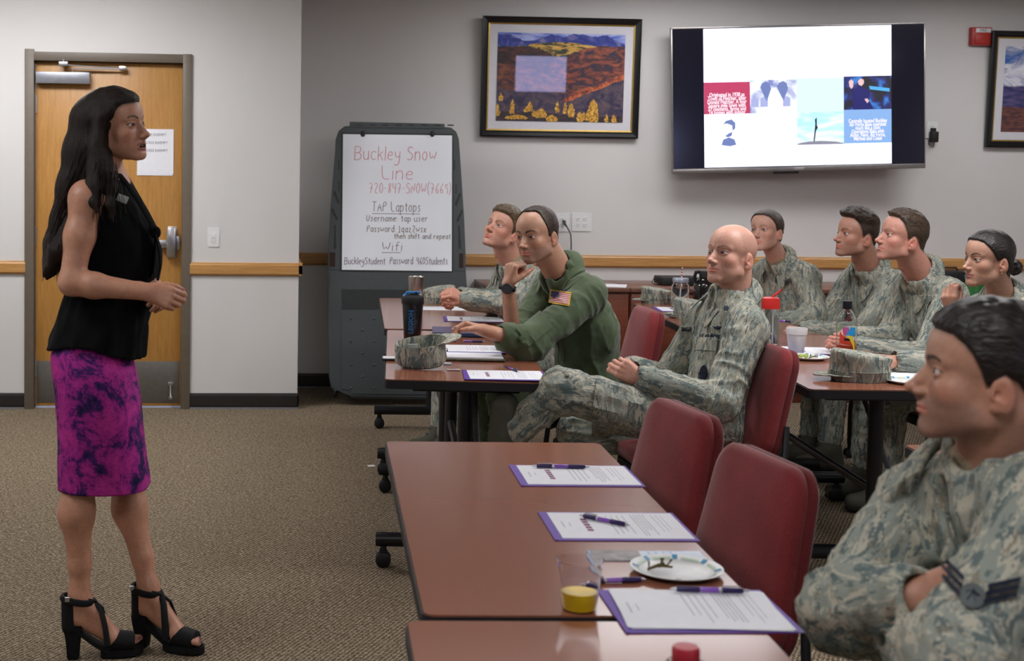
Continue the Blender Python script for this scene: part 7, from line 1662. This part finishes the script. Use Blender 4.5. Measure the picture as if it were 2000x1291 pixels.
    Vt, Fc = join_np(parts); loc = (Vt-o)@R/sc; col = head_color(loc, Q, base); far = (loc[:, 2] < -.135) | (np.abs(loc[:, 0]) > .1) | (loc[:, 1] < -.13) | (loc[:, 1] > .15)
    hc = np.tile(np.array(base)*np.array([1.02, .98, .97]), (len(Vt), 1))*(.92+.16*vnoise(Vt, 50.))[:, None]; wt = np.where(far, 1., sstep(-loc[:, 2], .10, .135)); col = col*(1-wt[:, None])+hc*wt[:, None]
    for tp in (tn[4],): col = lerp(col, (.45, .01, .03), np.exp(-(((Vt-tp)**2).sum(1)/.0085**2)**2))
    for s, T, f, y_, hp in SHOES:
        for i, (yy, ln) in enumerate(((-.024, .226), (-.010, .221), (.002, .216), (.013, .209), (.023, .199))): col = lerp(col, (.14, .03, .08), np.exp(-(((Vt-T(ln, yy*(1 if s == 'f' else -1), .049))**2).sum(1)/.0065**2)**2))
    mesh_np('body', Vt, Fc, M['skin'], t, col); add_eyes(t, o, R, sc, 'brown', (.03, .015, .008), (4, 2))
    mb = MB()
    for k in range(-3, 4):
        if k: mb.ball(W_(.0042*k-.002*np.sign(k), .0925-.0006*k*k, -.0672), .0023, (.9, .6, 1.1), 8, 6)
    mb.build('teeth', plain('teeth', (.62, .58, .52), .25), t)
    # long hair: cap on the skull, mass down the back, lock over the near shoulder
    hf = hair_field(dict(line='low', top=.015, side=.014, edge=.032, rough=.6, front=.7))
    Mh = Field(); ch_ = lambda pts, k=.03: [Mh.cone(P(*a[:3]), P(*b[:3]), a[3], b[3], k) for a, b in zip(pts, pts[1:])]
    ch_([(184, 240, 4.30, .078), (170, 300, 4.29, .070), (156, 370, 4.27, .066), (138, 430, 4.25, .056), (116, 480, 4.22, .042), (103, 515, 4.20, .024), (93, 543, 4.19, .007)])
    ch_([(204, 235, 4.215, .034), (200, 290, 4.20, .036), (192, 335, 4.185, .032), (184, 365, 4.16, .022), (180, 395, 4.135, .010), (190, 415, 4.12, .002)])
    ch_([(214, 320, 4.19, .024), (216, 360, 4.165, .017), (214, 400, 4.14, .010), (222, 435, 4.135, .002)], .02)
    ch_([(205, 235, 4.40, .04), (195, 330, 4.42, .045), (170, 420, 4.40, .04), (140, 500, 4.34, .015)])
    ch_([(140, 440, 4.20, .035), (112, 490, 4.17, .024), (94, 525, 4.17, .012), (84, 541, 4.17, .003)], .02)
    class HairF:
        def bounds(s):
            a, b = Mh.bounds(); l = LocalField(hf, o, R, sc, (-.12, -.14, -.1), (.12, .14, .16)); return np.minimum(a, l.lo), np.maximum(b, l.hi)
        def __call__(s, X):
            p = (X-o)@R/sc; a = np.where((np.abs(p) < .2).all(1), hf(np.clip(p, -.3, .3))*sc, .09); m = Mh(X); yb = np.interp(p[:, 2], [-.19, -.13, -.06, .02, .06, .096, .12], [.06, .036, .012, .018, .045, .078, .09]); m = np.where(p[:, 2] > -.19, smax(m, (p[:, 1]-yb)*.85, .012), m); d = smin(a, m, .03)
            return d-(.0042*(vnoise(X*np.array([1, 1, .10]), 150.)-.5)+.006*(vnoise(X*np.array([1, 1, .13]), 48.)-.5))*(X[:, 2] < o[2]+.06)
    Vh, Fh = polygonise(HairF(), .0032); hm = hairmat('long_dark_hair', (.007, .0045, .0035), (.024, .015, .011), .55, .25)
    hm.node_tree.nodes['Mapping'].inputs['Scale'].default_value = (1, 1, .06)
    hair = mesh_np('hair', Vh, Fh, hm, t, rest=Vh)
    mb = MB(); rnd = random.Random(5)
    xe = lambda y: np.interp(y, [260, 300, 350, 400, 450, 500, 545], [142, 130, 118, 106, 96, 89, 82])
    for i in range(190):
        y0 = rnd.uniform(270, 460); y1 = min(rnd.uniform(505, 552), y0+rnd.uniform(90, 190)); d0 = rnd.uniform(14, 40); d1 = rnd.uniform(-4, 34); yy = 4.25+rnd.uniform(-.07, .05); ph = rnd.uniform(0, 6); am = rnd.uniform(.5, 3.5); pts = []
        for k in range(15): u = k/14; y = y0+(y1-y0)*u; pts.append(P(float(xe(y))+d0*(1-u)+d1*u+am*math.sin(u*5+ph)*u, y, yy-.02*u))
        mb.tube(pts, [.0015*(1-.75*(k/14)**2) for k in range(15)], 4)
    for i in range(40):
        x0, y0 = 205+rnd.uniform(-22, 26), 330+rnd.uniform(-20, 20); bx = rnd.uniform(-2.2, 2.4); pts = [P(x0+bx*k+1.5*math.sin(k*.8+i), y0+k*rnd.uniform(7, 12), 4.150-.002*k) for k in range(10)]
        mb.tube(pts, [.0014*(1-.7*(k/9)**2) for k in range(10)], 4)
    st = mb.build('loose_strands', hm, hair); rest_of(st)
    # blouse
    X = A3((1, 0, 0)); 
    def ring(xl, xr, py, w, y=4.31, tw=0.): c = A3(P((xl+xr)/2, py, y)); return (c, np.array([(xr-xl)/2/633., tw, 0]), np.array([0, w, 0]))
    bm_ = plain('black_chiffon', (.0045, .0045, .005), .85, var=.3, scale=14, bmp=0., spec=.12)
    rg = [ring(196, 243, 338, .062), ring(186, 252, 352, .085), ring(172, 264, 376, .130), ring(160, 280, 405, .150), ring(153, 298, 440, .158), ring(150, 309, 478, .155), ring(146, 309, 515, .148), ring(136, 300, 555, .143), ring(124, 291, 600, .15), ring(110, 286, 642, .165), ring(97, 283, 676, .178)]
    bl = loft(rg, 72, 'blouse', bm_, t, fold=.016, seed=3.)
    me = bl.data; co = np.zeros(len(me.vertices)*3, np.float32); me.vertices.foreach_get('co', co); co = co.reshape(-1, 3)
    z1 = co[:, 2].min(); m = sstep(-co[:, 2], -(z1+.06), -z1); co[:, 2] += m*(.022*np.sin((co[:, 0]+.25)*16)-.006); d = np.linalg.norm(co-J['sn'], axis=1); me.vertices.foreach_set('co', co.ravel()); me.update()
    mb = MB()
    def strip(pts, w, mb=mb): mb.tube([P(*p) for p in pts], [w]*len(pts), 8, flat=.25)
    strip([(232, 340, 4.24), (252, 365, 4.20), (275, 400, 4.185), (296, 438, 4.20), (303, 452, 4.22)], .012); strip([(245, 345, 4.40), (262, 375, 4.33), (285, 415, 4.27), (303, 450, 4.23)], .012)
    mb.ball(P(304, 454, 4.215), .016, (1, 1, 1.2)); strip([(304, 455, 4.21), (312, 490, 4.21), (314, 520, 4.205), (308, 548, 4.20)], .016); strip([(303, 455, 4.22), (303, 500, 4.23), (300, 530, 4.235), (294, 541, 4.24)], .015)
    mb.build('neck_tie', bm_, bl)
    n_ = P(239, 388, 4.155); tg = MB().box((-.017, -.002, -.011), (.017, .002, .011), .001).box((-.013, -.0024, -.006), (.013, -.0019, -.004)).box((-.013, -.0024, .002), (.010, -.0019, .004)); ob = tg.build('name_badge', plain('silver_badge', (.36, .38, .37), .4, metal=.3), t); ob.location = n_; ob.rotation_euler = (0, math.radians(22), math.radians(18))
    # skirt
    rg = [ring(116, 248, 650, .140, 4.30), ring(104, 254, 690, .160, 4.30), ring(107, 263, 722, .176, 4.30), ring(112, 270, 765, .182, 4.30), ring(116, 277, 820, .176, 4.30), ring(117, 283, 875, .168, 4.30), ring(117, 288, 915, .162, 4.30), ring(117, 292, 946, .158, 4.30)]
    sk = loft(rg, 72, 'skirt', skirtmat(), t, fold=.005, seed=9., k=2.6)
    # shoes
    su = plain('black_suede', (.006, .006, .007), .75, var=.2, scale=200, spec=.3)
    for s, T, f, y_, hp in SHOES:
        mx = Matrix(((f[0], y_[0], 0, hp[0]), (f[1], y_[1], 0, hp[1]), (0, 0, 1, 0), (0, 0, 0, 1)))
        sh_ = empty('high_heel_shoe'); sh_.parent = t
        mb = MB(); prof = [((.0, .036), .020, 0), ((-.004, .040), .023, .055), ((-.012, .046), .027, .105)]; R_ = []
        for (xa, xb), w, z in prof: R_.append([mb.bm.verts.new((x, y, z)) for x, y in ((xa, -w), (xb, -w), (xb, w), (xa, w))])
        for i in range(2):
            for k in range(4): mb.bm.faces.new((R_[i][k], R_[i][(k+1) % 4], R_[i+1][(k+1) % 4], R_[i+1][k]))
        mb.bm.faces.new(R_[0][::-1]); mb.bm.faces.new(R_[2]); bmesh.ops.bevel(mb.bm, geom=list(mb.bm.edges), offset=.004, segments=2, affect='EDGES'); bmesh.ops.transform(mb.bm, matrix=mx, verts=mb.bm.verts); mb.build('heel', su, sh_)
        mb = MB(); out = [(.100, -.026), (.13, -.034), (.17, -.037), (.205, -.031), (.226, -.014), (.230, .002), (.222, .018), (.20, .031), (.165, .037), (.13, .034), (.100, .026)]
        mb.prism(out, 0, .032, None, .006); 
        za = lambda u: .102*(1-u)**1.3+.022*(1-(1-u)**1.3); sec = []
        for i in range(8):
            u = i/7; x_ = .015+.11*u; w_ = .026+.006*u; sec.append([mb.bm.verts.new(q) for q in ((x_, -w_, za(u)-.006), (x_, w_, za(u)-.006), (x_, w_, za(u)+.006), (x_, -w_, za(u)+.006))])
        for i in range(7):
            for k in range(4): mb.bm.faces.new((sec[i][k], sec[i][(k+1) % 4], sec[i+1][(k+1) % 4], sec[i+1][k]))
        mb.bm.faces.new(sec[0]); mb.bm.faces.new(sec[-1][::-1])
        bmesh.ops.transform(mb.bm, matrix=mx, verts=mb.bm.verts); mb.build('platform_sole', su, sh_)
        U = Field(); U.cone(T(.125, 0, .050), T(.205, 0, .040), .0385, .034, .02, n=(0, 0, 1), f=1.15); U.plane(T(.203, 0, .05), f); U.plane(T(.145, 0, .07), -f*.8+np.array([0, 0, .45])); U.plane(T(0, 0, .024), (0, 0, -1))
        v, fc = polygonise(U, .0026); mesh_np('vamp', v, fc, su, sh_)
        U = Field(); U.cone(T(.016, 0, .10), T(.012, 0, .178), .033, .030, .02); U.plane(T(.026, 0, .14), nrm(f+np.array([0, 0, .12]))); U.plane(T(0, 0, .185), (0, 0, 1)); U.cone(T(.03, 0, .09), T(.036, 0, .21), .0285, .0295, .01, sub=True)
        v, fc = polygonise(U, .0026); mesh_np('heel_counter', v, fc, su, sh_)
        mb = MB(); ring_ = [T(.030+.046*math.cos(a*PI/12), .038*math.sin(a*PI/12), .190-.012*math.cos(a*PI/12)*0-.018*(1+math.cos(a*PI/12))*.5) for a in range(25)]
        mb.tube([V(q) for q in ring_], .0065, 8, caps=False, flat=1.6)
        for sg in (-1, 1):
            mb.tube([V(q) for q in (T(.058, sg*.022, .188), T(.080, sg*.002, .175), T(.102, -sg*.022, .146), T(.113, -sg*.036, .100), T(.120, -sg*.039, .045))], [.008, .0095, .0105, .0115, .013], 8, flat=.45)
        mb.build('strap', su, sh_); mb = MB(); c = V(T(.0, -.036, .193)); mb.box(c-V((.007, .003, .007)), c+V((.007, .003, .007)), .001); mb.build('buckle', M['chrome'], sh_)
    # slide remote in the hands
    rm = thing('presentation_remote', 'small shiny silver clicker held in the presenter\'s hands', 'remote'); c = P(333, 560, 4.15)
    mb = MB(); mb.ball((0, 0, 0), .014, (1.1, .7, .62), 20, 12); ob = mb.build('shell', plain('polished_silver', (.8, .8, .82), .12, metal=1.), rm); ob.location = c; mb = MB(); mb.box((-.004, -.011, -.004), (.009, -.007, .0), .001); o2 = mb.build('button', M['rubber'], rm); o2.location = c
    ob2 = MB(); ob2.tube([c+V((-.01, .01, -.003)), P(312, 566, 4.19)], .009); ob2.build('barrel', plain('grey_plastic_remote', (.2, .2, .21), .4), rm)
    return t
build_cast(('G', 'BALD', 'BL', 'W', 'M1', 'M2', 'W2', 'FG'))
presenter()
bpy.context.view_layer.update()
